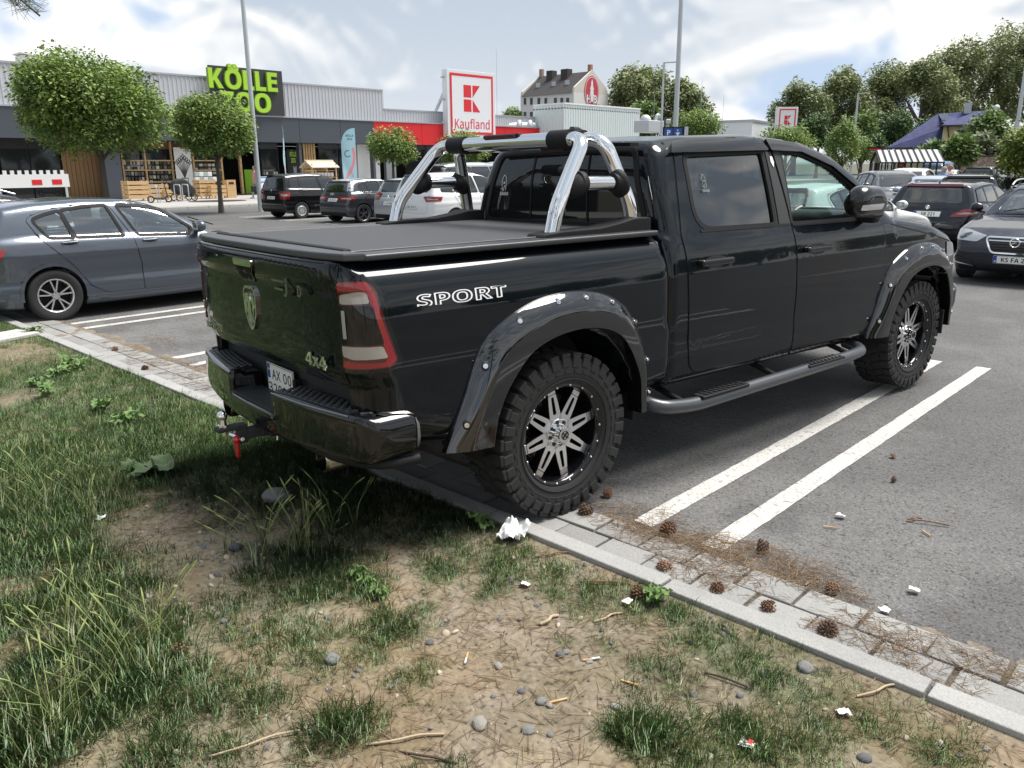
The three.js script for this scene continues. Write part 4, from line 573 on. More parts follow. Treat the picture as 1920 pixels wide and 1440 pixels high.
{
  const r = rng(404), short = [[], [], [], []], tall = [], dry = [];
  const shade = (a, j) => { const k = 1 + (r() - 0.5) * j, t = (r() - 0.5) * 0.12 * Math.min(1, j * 2); return [a[0] * k * (1 + t), a[1] * k, a[2] * k * (1 - t)]; };
  const put = (x, z, dens, hgt) => {
    const y = soilY(x, z) + 0.002, far = Math.hypot(x + 3.1, z - 3.5), s = (0.42 + 0.42 * r()) * hgt * lerp(0.85, 1.15, clamp(dens));
    const c = r() < 0.16 ? [0.40, 0.46, 0.20] : r() < 0.5 ? [0.17, 0.33, 0.105] : [0.24, 0.41, 0.13];
    (r() < 0.07 ? dry : short[(r() * 4) | 0]).push([x, y, z, s * 1.05, s * (far > 6 ? 0.95 : 1), s * 1.05, (r() - 0.5) * 0.7, r() * 6.28, (r() - 0.5) * 0.7, shade(c, 0.5)]);
  };
  for (let i = 0; i < 150000; i++) {
    const near = i < 62000, x = near ? lerp(-3.4, KX0 - 0.02, r()) : lerp(-9, KX0 - 0.02, r() ** 0.7), z = near ? lerp(-2.2, 3.6, r()) : lerp(-16, 0.8, r());
    const d = Math.hypot(x + 3.1, z - 3.5); if (!near && d < 4.8 && z > -2.2 && x > -3.4) continue;
    const [k, h] = grassAt(x, z);
    if (r() < k * (near ? 0.48 : 0.75)) put(x, z, k, h);
  }
  // a fringe along the kerb
  for (let i = 0; i < 700; i++) { const z = lerp(-9, 3.2, r()), x = KX0 - 0.02 - Math.abs(r() - r()) * 0.12; if (fbm(z * 2.3, 4, 3, 305) > 0.52) put(x, z, 0.5, 0.6); }
  for (const [u, v, n, R] of [[545, 1020, 9, .24], [600, 1010, 5, .2], [60, 940, 11, .35], [130, 960, 6, .3], [190, 1200, 7, .2], [240, 1260, 7, .18], [270, 1230, 5, .2], [40, 1390, 6, .12], [100, 1400, 4, .12], [160, 1180, 4, .2], [140, 960, 4, .4], [420, 1050, 3, .3]]) { const p = ground(u, v, 0.04); for (let i = 0; i < n; i++) { const a = r() * 6.28, d = R * Math.sqrt(r()), x = p.x + d * Math.cos(a), z = p.z + d * Math.sin(a), s = 0.7 + 0.6 * r(); tall.push([x, soilY(x, z), z, s, s, s, (r() - 0.5) * 0.3, r() * 6.28, (r() - 0.5) * 0.3, shade([0.30, 0.36, 0.13], 0.4)]); } }
  const gm = leafMat([1, 1, 1], 0.30, { roughness: 0.7 });
  short.forEach((l, i) => scatter('grass', blades(22, { len: 0.078 + 0.012 * i, w: 0.0034, rad: 0.055, lean: 1.5, seed: 31 + i }), gm, l, ['short green grass in uneven tufts on the bare verge', 'green grass tufts with bent blades on the bare verge', 'slightly longer green grass tufts on the verge', 'longest of the green lawn grass on the verge'][i], 'grass'));
  scatter('dry_grass', blades(14, { len: 0.10, w: 0.0026, rad: 0.07, lean: 1.9, seed: 61 }), gm, dry.map(t => (t[9] = shade([0.46, 0.40, 0.24], 0.4), t)), 'straw coloured dry grass lying between the green tufts', 'dry grass');
  const st = []; { const rr = rng(9); for (let i = 0; i < 3; i++) { const a = rr() * 6.28, L = 0.17 + 0.07 * rr(), lean = 0.35 + 0.5 * rr(), p0 = V3((rr() - 0.5) * 0.02, 0, (rr() - 0.5) * 0.02), p1 = p0.clone().add(V3(Math.cos(a) * L * lean * 0.35, L * 0.6, Math.sin(a) * L * lean * 0.35)), p2 = p0.clone().add(V3(Math.cos(a) * L * lean, L, Math.sin(a) * L * lean)), p3 = p2.clone().add(V3(Math.cos(a) * 0.04, 0.035, Math.sin(a) * 0.04)); st.push(rod(p0, p1, 0.0013, 0.0011, 4), rod(p1, p2, 0.0011, 0.001, 4), rod(p2, p2.clone().lerp(p3, 0.5), 0.0016, 0.0034, 5), rod(p2.clone().lerp(p3, 0.5), p3, 0.0034, 0.001, 5)); } }
  scatter('seeding_grass', join([...st, clean(blades(9, { len: 0.16, w: 0.0042, rad: 0.03, lean: 0.6, seed: 71 }))]), gm, tall, 'taller pale green grass with seed heads among the tufts', 'seeding grass');
  // fallen needles: everywhere thin, in drifts along the gutter
  const nd = [], ncol = () => shade(r() < 0.6 ? [0.17, 0.105, 0.06] : [0.30, 0.22, 0.135], 0.6);
  const drift = [[1230, 985, .35, 500], [1290, 1040, .3, 700], [1400, 1040, .25, 500], [1450, 1060, .3, 700], [1330, 1080, .25, 350], [1540, 1105, .2, 320], [1240, 1010, .2, 300], [1160, 985, .2, 260], [1640, 1190, .2, 250], [1720, 1210, .2, 260], [1800, 1250, .2, 250], [1560, 1190, .12, 160], [1660, 1230, .12, 160], [1750, 1290, .12, 160], [1300, 1090, .15, 160], [1880, 1260, .15, 160], [240, 655, .35, 300], [330, 690, .4, 420], [360, 720, .3, 300], [280, 680, .3, 260], [300, 640, .25, 160]];
  for (const [u, v, R, n0] of drift) { const n = n0 * 0.62, p = ground(u, v, 0.01); for (let i = 0; i < n; i++) { const a = r() * 6.28, d = R * Math.sqrt(r()) * (0.5 + 0.8 * fbm(u + a * 3, v, 2, 7)), x = p.x + d * Math.cos(a) * 0.6, z = p.z + d * Math.sin(a) * 1.3; if (x < KX1 + 0.01) continue; nd.push([x, 0.016 + r() * 0.018, z, 1, 1, 0.6 + 0.7 * r(), (r() - 0.5) * 0.35, r() * 6.28, 0, ncol()]); } }
  for (let i = 0; i < 9000; i++) { const x = lerp(-3.3, KX0 - 0.02, r()), z = lerp(-1.5, 3.4, r()); if (fbm(x * 1.6, z * 1.6, 3, 311) < 0.38) continue; nd.push([x, soilY(x, z) + 0.003 + r() * 0.006, z, 1.2, 1.2, 0.5 + 0.8 * r(), (r() - 0.5) * 0.25, r() * 6.28, 0, ncol()]); }
  for (let i = 0; i < 1100; i++) { const x = KX1 + 0.02 + r() ** 2 * 3.2, z = lerp(-7, 3.2, r()); nd.push([x, 0.006, z, 1, 1, 0.5 + 0.6 * r(), 0, r() * 6.28, 0, ncol()]); }
  scatter('pine_needles', new THREE.CylinderGeometry(0.0009, 0.0009, 0.075, 4).rotateX(Math.PI / 2), std([1, 1, 1], 0.9), nd, 'brown fallen pine needles in drifts along the paved gutter and verge', 'needles');
  const pb = []; for (let i = 0; i < 3200; i++) { const x = lerp(-3.4, KX0 - 0.03, r()), z = lerp(-1, 3.4, r()), c = fbm(x * 1.2, z * 1.2, 3, 321); if (r() > sstep(0.35, 0.65, c)) continue; const s = 0.003 + 0.009 * r() ** 4; pb.push([x, soilY(x, z) + s * 0.25, z, s * (0.8 + r()), s * 0.8, s * (0.8 + r()), r(), r() * 6.28, r(), shade(r() < 0.6 ? [0.16, 0.155, 0.15] : [0.36, 0.31, 0.24], 0.5)]); }
  scatter('gravel', new THREE.IcosahedronGeometry(1, 1), std([1, 1, 1], 0.95), pb, 'small grey and tan pebbles scattered on the bare earth', 'gravel');
}
// ---------- trees and shrubs ----------
function leafCluster(n, R, leaf, seed, droop = 0.3, fat = 0.62) {   // folded leaves round a twig
  const r = rng(seed), P = [], N = [], I = [];
  for (let i = 0; i < n; i++) {
    const u = r() * 2 - 1, a = r() * 6.283, q = Math.sqrt(1 - u * u), rad = R * Math.cbrt(0.15 + 0.85 * r()), c = V3(q * Math.cos(a), u, q * Math.sin(a)).multiplyScalar(rad);
    const d = V3(c.x + (r() - 0.5) * R, c.y * 0.4 - droop * R + (r() - 0.5) * R * 0.8, c.z + (r() - 0.5) * R).normalize(), up = V3((r() - 0.5) * 1.2, 1, (r() - 0.5) * 1.2), s = d.clone().cross(up).normalize(), nn = s.clone().cross(d), L = leaf * (0.7 + 0.6 * r()), w = L * fat * 0.5, b = P.length / 3;
    for (const [k, m, f] of [[0, 0, 0], [0.42, 1, 0.16], [1, 0, -0.05], [0.42, -1, 0.16]]) { const p = c.clone().addScaledVector(d, k * L).addScaledVector(s, m * w).addScaledVector(nn, f * w); P.push(p.x, p.y, p.z); const v = nn.clone().addScaledVector(s, -m * 0.25).addScaledVector(c, 0.25 / R).normalize(); N.push(v.x, v.y, v.z); }
    I.push(b, b + 1, b + 2, b, b + 2, b + 3);
  }
  const g = new THREE.BufferGeometry(); g.setAttribute('position', new THREE.Float32BufferAttribute(P, 3)); g.setAttribute('normal', new THREE.Float32BufferAttribute(N, 3)); g.setIndex(I); return g;
}
const LM = { lime: leafMat([1, 1, 1], 0.38, { vertexColors: true }), plane: leafMat([1, 1, 1], 0.32, { vertexColors: true }), dark: leafMat([1, 1, 1], 0.25, { vertexColors: true }) };
const bark = std([0.10, 0.085, 0.07], 0.95, 0, { bumpMap: tex(128, (u, v) => fbm(u * 8, v * 4, 4, 7, 4), { srgb: false }), bumpScale: 0.02 });
function crownInto(parent, lobes, count, geo, mat, cols, seed, { shell = 0.55, size = [0.8, 1.25], flat = 0.15 } = {}) {
  const r = rng(seed), c = new THREE.Color(), vol = lobes.map(l => l[3] * l[4] * l[5]), tot = vol.reduce((a, b) => a + b, 0);
  const gp = geo.attributes.position.array, gn = geo.attributes.normal.array, gi = geo.index.array, nv = gp.length / 3, P = new Float32Array(count * nv * 3), N = new Float32Array(count * nv * 3), C = new Float32Array(count * nv * 3), I = new Uint32Array(count * gi.length), q4 = quatUp, m = new THREE.Matrix4();
  for (let i = 0; i < count; i++) {
    let t = r() * tot, k = 0; while (k < lobes.length - 1 && (t -= vol[k]) > 0) k++; const l = lobes[k];
    let p, g = 0; do { const u = r() * 2 - 1, a = r() * 6.283, q = Math.sqrt(1 - u * u), rad = Math.pow(lerp(shell ** 3, 1, r()), 1 / 3); p = V3(q * Math.cos(a), u, q * Math.sin(a)); const bump = 0.74 + 0.50 * fbm(p.x * 2.6 + seed, p.y * 2.6 + p.z * 1.9, 3, seed); p.multiplyScalar(rad * bump); } while (g++ < 6 && p.y < -0.72 && r() < flat + 0.6);
    const s = lerp(size[0], size[1], r()), X = l[0] + p.x * l[3], Y = l[1] + p.y * l[4], Z = l[2] + p.z * l[5]; m.makeRotationFromEuler(eul.set((r() - 0.5) * 0.9, r() * 6.28, (r() - 0.5) * 0.9)); const e = m.elements;
    const a = cols[(r() * cols.length) | 0], j = 0.72 + 0.56 * r(), o = i * nv * 3;
    for (let v = 0; v < nv; v++) { const x = gp[3 * v], y = gp[3 * v + 1], z = gp[3 * v + 2], nx = gn[3 * v], ny = gn[3 * v + 1], nz = gn[3 * v + 2], w = o + 3 * v; P[w] = X + s * (e[0] * x + e[4] * y + e[8] * z); P[w + 1] = Y + s * (e[1] * x + e[5] * y + e[9] * z); P[w + 2] = Z + s * (e[2] * x + e[6] * y + e[10] * z); N[w] = e[0] * nx + e[4] * ny + e[8] * nz; N[w + 1] = e[1] * nx + e[5] * ny + e[9] * nz; N[w + 2] = e[2] * nx + e[6] * ny + e[10] * nz; C[w] = a[0] * j; C[w + 1] = a[1] * j; C[w + 2] = a[2] * j; }
    for (let v = 0; v < gi.length; v++) I[i * gi.length + v] = gi[v] + i * nv;
  }
  const g = new THREE.BufferGeometry(); g.setAttribute('position', new THREE.BufferAttribute(P, 3)); g.setAttribute('normal', new THREE.BufferAttribute(N, 3)); g.setAttribute('color', new THREE.BufferAttribute(C, 3)); g.setIndex(new THREE.BufferAttribute(I, 1));
  return mesh('crown', g, mat, parent);
}
function trunkInto(parent, h, r0, limbs, seed, R, top) {
  const r = rng(seed), g = [tube([V3(0, -0.1, 0), V3(0.03, h * 0.5, 0.02), V3(-0.02, h, 0), V3(0, h + (top - h) * 0.6, 0)], 1, 16, 9)];
  { const p = g[0].attributes.position; for (let i = 0; i < p.count; i++) { const y = clamp(p.getY(i) / top, 0, 1), k = r0 * (1.0 - 0.72 * y) + 0.35 * r0 * Math.exp(-Math.max(0, p.getY(i)) * 3), cx = 0.03 * Math.sin(y * 3); p.setX(i, cx + (p.getX(i) - cx) * k); p.setZ(i, p.getZ(i) * k); } g[0].computeVertexNormals(); }
  for (let i = 0; i < limbs; i++) { const a = i / limbs * 6.283 + r(), y0 = h * (0.85 + 0.2 * r()) + (top - h) * 0.35 * r(), d = R * (0.55 + 0.3 * r()), p0 = V3(0, y0, 0), p1 = V3(Math.cos(a) * d * 0.45, y0 + (top - y0) * 0.32, Math.sin(a) * d * 0.45), p2 = V3(Math.cos(a) * d, y0 + (top - y0) * (0.5 + 0.3 * r()), Math.sin(a) * d); g.push(rod(p0, p1, r0 * 0.42, r0 * 0.26, 6), rod(p1, p2, r0 * 0.26, r0 * 0.08, 6)); }
  return mesh('trunk', g, bark, parent);
}
const cLime = [[0.25, 0.36, 0.075], [0.17, 0.27, 0.06], [0.34, 0.42, 0.12], [0.12, 0.20, 0.05]], cPlane = [[0.25, 0.29, 0.12], [0.20, 0.245, 0.10], [0.31, 0.34, 0.16]], cDark = [[0.09, 0.16, 0.05], [0.12, 0.20, 0.06], [0.07, 0.125, 0.045]], cMid = [[0.17, 0.26, 0.07], [0.13, 0.21, 0.06], [0.22, 0.30, 0.09]];
const gLime = leafCluster(12, 0.17, 0.112, 3), gLimeFar = leafCluster(10, 0.26, 0.20, 4), gPlane = leafCluster(13, 0.55, 0.46, 5, 0.2), gBush = leafCluster(12, 0.38, 0.30, 6, 0.1);
// round lime trees in front of the shops
function limeTree(label, base, h0, cy, rx, ry, n, seed, geo = gLime, r0 = 0.11, cols = cLime) {
  const t = thing('lime_tree', label, 'tree', base), r = rng(seed), lobes = [[0, cy, 0, rx, ry, rx]];
  for (let i = 0; i < 7; i++) { const a = r() * 6.28, u = r() * 1.3 - 0.5; lobes.push([Math.cos(a) * rx * 0.55, cy + u * ry * 0.55, Math.sin(a) * rx * 0.55, rx * 0.5, ry * 0.5, rx * 0.5]); }
  trunkInto(t, h0, r0, 9, seed, rx, cy + ry * 0.7); crownInto(t, lobes, n, geo, LM.lime, cols, seed, { shell: 0.45, flat: 0.3 }); return t;
}
const depthOf = p => p.clone().sub(camera.position).dot(FWD);
{
  const place = (u, v, d) => { const p = at(u, v, d); p.y = 0; return p; };
  // first tree: hangs over the parked cars, second in its bed on the pavement
  let b = place(195, 340, 27.5); limeTree('largest round lime tree, full crown before the corrugated wall, left of the green sign', b, at(190, 305, 27.5).y - 0.2, at(180, 207, 27.5).y, 2.40, 1.82, 4000, 21);
  b = place(413, 376, 32.5); limeTree('round lime tree with a dark trunk in a bed before the shop entrance', b, at(409, 300, 32.5).y - 0.2, at(400, 243, 32.5).y, 1.52, 1.36, 2000, 22, gLime, 0.10);
  b = place(737, 335, 36); limeTree('small ball-shaped tree before the left part of the red fascia', b, at(737, 305, 36).y, at(738, 277, 36).y, 1.03, 0.82, 520, 23, gLime, 0.09);
  b = place(868, 335, 38); limeTree('small ball-shaped tree seen through the roll bar under the red sign', b, at(868, 305, 38).y, at(868, 281, 38).y, 1.15, 0.85, 520, 24, gLime, 0.09);
  b = place(1575, 330, 46); { const t = thing('lime_tree', 'egg-shaped bright green tree left of the glass trolley shelter', 'tree', b); trunkInto(t, 1.2, 0.09, 6, 25, 0.8, 3); crownInto(t, [[0, at(1575, 276, 46).y, 0, 0.95, 1.22, 0.95], [0.1, at(1575, 268, 46).y + 0.5, 0, 0.6, 0.8, 0.6]], 560, gLime, LM.lime, cLime, 25); }
  b = place(1611, 330, 50); limeTree('low rounded tree just right of the egg-shaped tree', b, 1.1, at(1611, 275, 50).y - 0.25, 0.75, 0.8, 260, 26);
  b = place(1470, 330, 40); limeTree('broad low tree behind the truck roof under the second red and white sign', b, 1.2, at(1465, 258, 40).y - 0.2, 1.25, 0.75, 620, 27);
  b = place(1300, 330, 42); limeTree('bushy tree behind the truck roof right of the parking sign', b, 1.4, at(1298, 238, 42).y, 1.35, 0.85, 700, 28);
  b = place(1925, 330, 24); limeTree('tree at the right picture edge with yellow-green leaves over parked cars', b, 1.6, at(1925, 285, 24).y, 0.75, 0.85, 620, 29, gLime, 0.09, [[0.32, 0.36, 0.07], [0.22, 0.28, 0.06], [0.16, 0.22, 0.05]]);
  // big trees far behind
  function bigTree(name, label, u, vTop, vBase, halfW, depth, n, seed, cols = cPlane, geo = gPlane, mat = LM.plane, low = 0.28, trunkR = 0.4, group) {
    const pt = at(u, vTop, depth), pb = at(u, vBase, depth), H = pt.y, base = V3(pt.x, 0, pt.z), W = halfW / FPX * depth, t = thing(name, label, 'tree', base, 0, group), r = rng(seed), y0 = Math.max(0.5, pb.y), cy = (H + y0) / 2, ry = (H - y0) / 2, lobes = [];
    for (let i = 0; i < 11; i++) { const a = r() * 6.28, q = Math.sqrt(r()) * 0.72, uu = r() * 1.7 - 0.85; const k = Math.sqrt(Math.max(0.1, 1 - uu * uu * 0.75)); lobes.push([Math.cos(a) * q * W * k, cy + uu * ry * 0.72, Math.sin(a) * q * W * k, W * (0.30 + 0.16 * r()), ry * (0.26 + 0.12 * r()), W * (0.30 + 0.16 * r())]); }
    lobes.push([0, H - ry * 0.36, 0, W * 0.42, ry * 0.36, W * 0.42]);
    trunkInto(t, y0 * 0.9 + 1, trunkR, 8, seed, W, H * 0.92); crownInto(t, lobes, n, geo, mat, cols, seed, { shell: 0.3, size: [0.8, 1.3] }); return t;
  }
  const gp = 'tall plane trees in the row behind the car park';
  bigTree('plane_tree', 'big round plane tree right of the house with the red circle', 1190, 122, 250, 75, 115, 900, 41);
  bigTree('plane_tree', 'lower crown joining the big plane tree on its right, behind the tall pole', 1275, 150, 262, 62, 112, 620, 42);
  bigTree('young_maple', 'bright green bushy tree below the big plane tree', 1205, 196, 265, 40, 95, 420, 43, cMid);
  [[1500, 150, 285, 62], [1580, 125, 290, 70], [1665, 112, 290, 75], [1740, 105, 285, 78], [1815, 70, 290, 80], [1890, 40, 290, 85], [1965, 30, 290, 90], [2080, 20, 290, 110], [2220, 60, 290, 110]].forEach(([u, v, vb, w], i) => bigTree('plane_tree', ['leftmost plane tree of the tall row, its crown sloping to the sky', 'second plane tree from the left in the tall row', 'third plane tree of the row, above the dark hedge', 'plane tree of the row above the blue roof ridge', 'plane tree with sky gaps right above the blue-roofed house', 'tallest plane tree behind the right-hand lamp pole', 'plane tree at the right picture edge', 'plane tree beyond the right picture edge', 'last plane tree beyond the right picture edge'][i], u, v, vb, w, 118 + (i % 3) * 5, 900, 50 + i, cPlane, gPlane, LM.plane, 0.3, 0.45, gp));
  // darker trees under them, left of the blue-roofed house
  [[1465, 222, 285, 38, 90, cDark], [1540, 212, 290, 45, 92, cDark], [1625, 205, 300, 48, 88, cMid], [1690, 210, 300, 45, 90, cDark], [1740, 222, 300, 36, 86, cDark]].forEach(([u, v, vb, w, d, c], i) => bigTree('hedge_tree', ['dark tree behind the second red and white sign', 'dark green tree between the sign and the thin lamp', 'mid green tree behind the thin lamp', 'dark tree right of the thin lamp', 'dark tree touching the blue roof on its left'][i], u, v, vb, w, d, 420, 70 + i, c, gBush, LM.dark, 0.2, 0.2));
  [[1865, 212, 295, 45, 62, cMid, 'leafy green tree right of the yellow house'], [1805, 262, 305, 30, 56, cMid, 'rounded shrub before the yellow house wall'], [1755, 275, 300, 28, 58, cDark, 'dark shrub left of the yellow house wall'], [1845, 255, 300, 30, 60, [[0.26, 0.29, 0.17], [0.20, 0.24, 0.13]], 'pale willowy shrub beside the yellow house'], [1915, 255, 310, 30, 58, cMid, 'green tree at the right edge behind the parking sign'], [1640, 258, 300, 34, 80, cDark, 'low dark tree behind the trolley shelter']].forEach(([u, v, vb, w, d, c, l], i) => bigTree(/shrub/.test(l) ? 'shrub' : 'green_tree', l, u, v, vb, w, d, 420, 80 + i, c, gBush, LM.lime, 0.2, 0.12));
  bigTree('garden_tree', 'small green tree beside the left foot of the white house', 962, 205, 225, 22, 108, 160, 96, cMid, gBush);
  bigTree('garden_tree', 'sprig of green tree before the red circle on the gable', 1118, 203, 222, 14, 100, 110, 97, cMid, gBush);
  // trees outside the picture: the truck's flank and tailgate mirror them
  [[10, 44, 9, 4.4], [19, 52, 10, 5], [29, 49, 9, 4.6], [40, 56, 11, 5.4], [52, 54, 10, 5.4], [66, 58, 12, 6], [80, 52, 11, 6], [96, 46, 13, 6.6], [2, 40, 9, 4.5]].forEach(([x, z, h, w], i) => { const t = thing('roadside_tree', ['leafy tree', 'dense tree', 'tall tree', 'broad tree', 'dark tree', 'high tree', 'far tree', 'farthest tree', 'nearest tree'][i] + ' in the row right of the car park, outside the picture', 'tree', V3(x, 0, z)); trunkInto(t, 2.4, 0.3, 7, 110 + i, w * 0.7, h * 0.9); const r = rng(120 + i), lb = [[0, h * 0.58, 0, w * 0.6, h * 0.36, w * 0.6]]; for (let k = 0; k < 7; k++) { const a = r() * 6.28; lb.push([Math.cos(a) * w * 0.5, h * (0.4 + 0.4 * r()), Math.sin(a) * w * 0.5, w * 0.38, h * 0.18, w * 0.38]); } crownInto(t, lb, 620, gPlane, LM.dark, cMid, 130 + i, { shell: 0.3, size: [0.9, 1.5] }); });
}
// pines on the verge: one hangs a twig into the top left corner
const needleSets = [8, 9, 10].map(sd => { const r = rng(sd), g = []; for (let i = 0; i < 26; i++) { const a = r() * 6.28, u = r() * 0.9 - 0.1, d = V3(Math.cos(a), u, Math.sin(a)).normalize(); g.push(rod(V3(0, r() * 0.1, 0), d.multiplyScalar(0.13 + 0.05 * r()).add(V3(0, r() * 0.08, 0)), 0.0020, 0.0010, 3)); } return join(g).deleteAttribute('uv'); });
needleSets.forEach(g => g.deleteAttribute('uv'));
const pineM = std([0.045, 0.075, 0.024], 0.7);
function pine(label, base, h, seed, twigs = []) {
  const t = thing('pine_tree', label, 'tree', base), r = rng(seed), g = [tube([V3(0, -0.2, 0), V3(0.1, h * 0.4, 0.05), V3(0, h, 0)], 1, 24, 10)], items = [];
  { const p = g[0].attributes.position; for (let i = 0; i < p.count; i++) { const y = clamp(p.getY(i) / h), k = 0.24 * (1 - 0.8 * y); p.setX(i, p.getX(i) * k); p.setZ(i, p.getZ(i) * k); } g[0].computeVertexNormals(); }
  const branch = (a, b, n) => { const m = a.clone().lerp(b, 0.5).add(V3(0, 0.15, 0)); g.push(tube([a, m, b], 0.018, 10, 5)); for (let i = 0; i < n; i++) { const q = a.clone().lerp(b, 0.35 + 0.65 * Math.sqrt(r())), s = 0.35; items.push([q.add(V3((r() - 0.5) * s, (r() - 0.3) * s * 0.6, (r() - 0.5) * s)), 1 + r() * 0.6]); } };
  for (let i = 0; i < 30; i++) { const y = h * lerp(0.38, 0.98, r()), a = r() * 6.28, L = (1 - (y / h) * 0.6) * 3.6 * (0.6 + 0.4 * r()); branch(V3(0, y, 0), V3(Math.cos(a) * L, y + 0.3 - L * 0.12, Math.sin(a) * L), 34); }
  for (const [a, b, n] of twigs) { g.push(tube([a.clone().sub(base), a.clone().lerp(b, 0.5).sub(base).add(V3(0, 0.1, 0)), b.clone().sub(base)], 0.006, 20, 5)); for (const [q, s] of n) items.push([q.clone().sub(base), s]); }
  mesh('trunk', g, bark, t);
  const m = new THREE.Matrix4(), list = items.map(([p, sc]) => { quatUp.setFromEuler(eul.set((r() - 0.5) * 2.5, r() * 6.28, (r() - 0.5) * 2.5)); return (r() < 0.0 ? needleTuft : needleSets[(r() * needleSets.length) | 0]).clone().applyMatrix4(m.compose(p, quatUp, V3(sc, sc, sc))); });
  mesh('crown', [mergeGeometries(list)], pineM, t); return t;
}
{
  const tip = at(52, 22, 4.6);
  pine('pine tree left of the picture whose needle twig hangs into the top left corner', V3(-4.6, 0.03, -1.6), 9.5, 201, [[V3(-4.5, 4.9, -1.5), at(75, 30, 4.6), [[at(30, -6, 4.6), .9], [at(48, 8, 4.6), .7], [at(62, 18, 4.62), .65], [at(72, 27, 4.6), .5], [at(14, 2, 4.65), .8], [at(40, 14, 4.6), .6]]]]);
  pine('pine tree on the verge behind the photographer', V3(-7.5, 0.03, 6.5), 11, 202); pine('pine tree far behind the photographer on the verge', V3(-12, 0.03, 1.5), 12, 203); pine('pine tree on the verge right of the photographer', V3(-5.0, 0.03, 13), 11, 204);
}
// ---------- cars ----------
function carWheel(parent, x, y, z, sg, R, { spokes = 5, twin = true, rim = 0.68, mat = M.alu, hubcap = false, w = 0.21, detail = true } = {}) {
  const t = new THREE.Group(); t.name = 'wheel'; t.position.set(x, y, z); if (sg < 0) t.rotation.y = Math.PI; parent.add(t);
  const r = R * rim, h = w / 2, pf = [[r, -h * 0.9], [R * 0.9, -h], [R, -h * 0.75], [R, h * 0.75], [R * 0.96, h * 0.95], [R * 0.86, h], [r + 0.012, h * 0.93], [r, h * 0.8]].map(p => new THREE.Vector2(p[0], p[1]));
  mesh('tyre', [new THREE.LatheGeometry(pf, detail ? 48 : 24).rotateX(Math.PI / 2)], M.rubber, t);
  const g = [new THREE.LatheGeometry([[r - 0.03, h * 0.3], [r - 0.018, h * 0.82], [r, h * 0.9], [r + 0.004, h * 0.8], [r, -h]].map(p => new THREE.Vector2(p[0], p[1])), detail ? 48 : 24).rotateX(Math.PI / 2), cyl(0.045, 0.05, 0.05, 0, 0, 0, 16).rotateX(Math.PI / 2).translate(0, 0, h * 0.55)];
  if (hubcap) { g.push(cyl(r * 0.72, r * 0.9, 0.02, 0, 0, 0, 32).rotateX(Math.PI / 2).translate(0, 0, h * 0.78)); }
  else for (let i = 0; i < spokes; i++) for (const k of twin ? [-1, 1] : [0]) { const a = i / spokes * 2 * Math.PI; g.push(ext([[-0.007, 0.03], [0.007, 0.03], [0.0065, r - 0.01], [-0.0065, r - 0.01]], 0.022, 0.002).rotateZ(k * 0.26).translate(k * 0.008, 0, h * 0.58).rotateZ(a)); }
  mesh('rim', g, mat, t); mesh('wheel_well', [cyl(r * 0.97, r * 0.97, 0.03, 0, 0, 0, 24).rotateX(Math.PI / 2).translate(0, 0, -h * 0.3)], M.darkGap, t);
  if (hubcap) { const o = []; for (let i = 0; i < 9; i++) { const a = i / 9 * 6.283; o.push(cyl(r * 0.10, r * 0.10, 0.012, 0, 0, 0, 10).rotateX(Math.PI / 2).translate(Math.cos(a) * r * 0.62, Math.sin(a) * r * 0.62, h * 0.9)); } mesh('hubcap_hole', o, M.darkGap, t).userData.kind = 'stuff'; }
  return t;
}
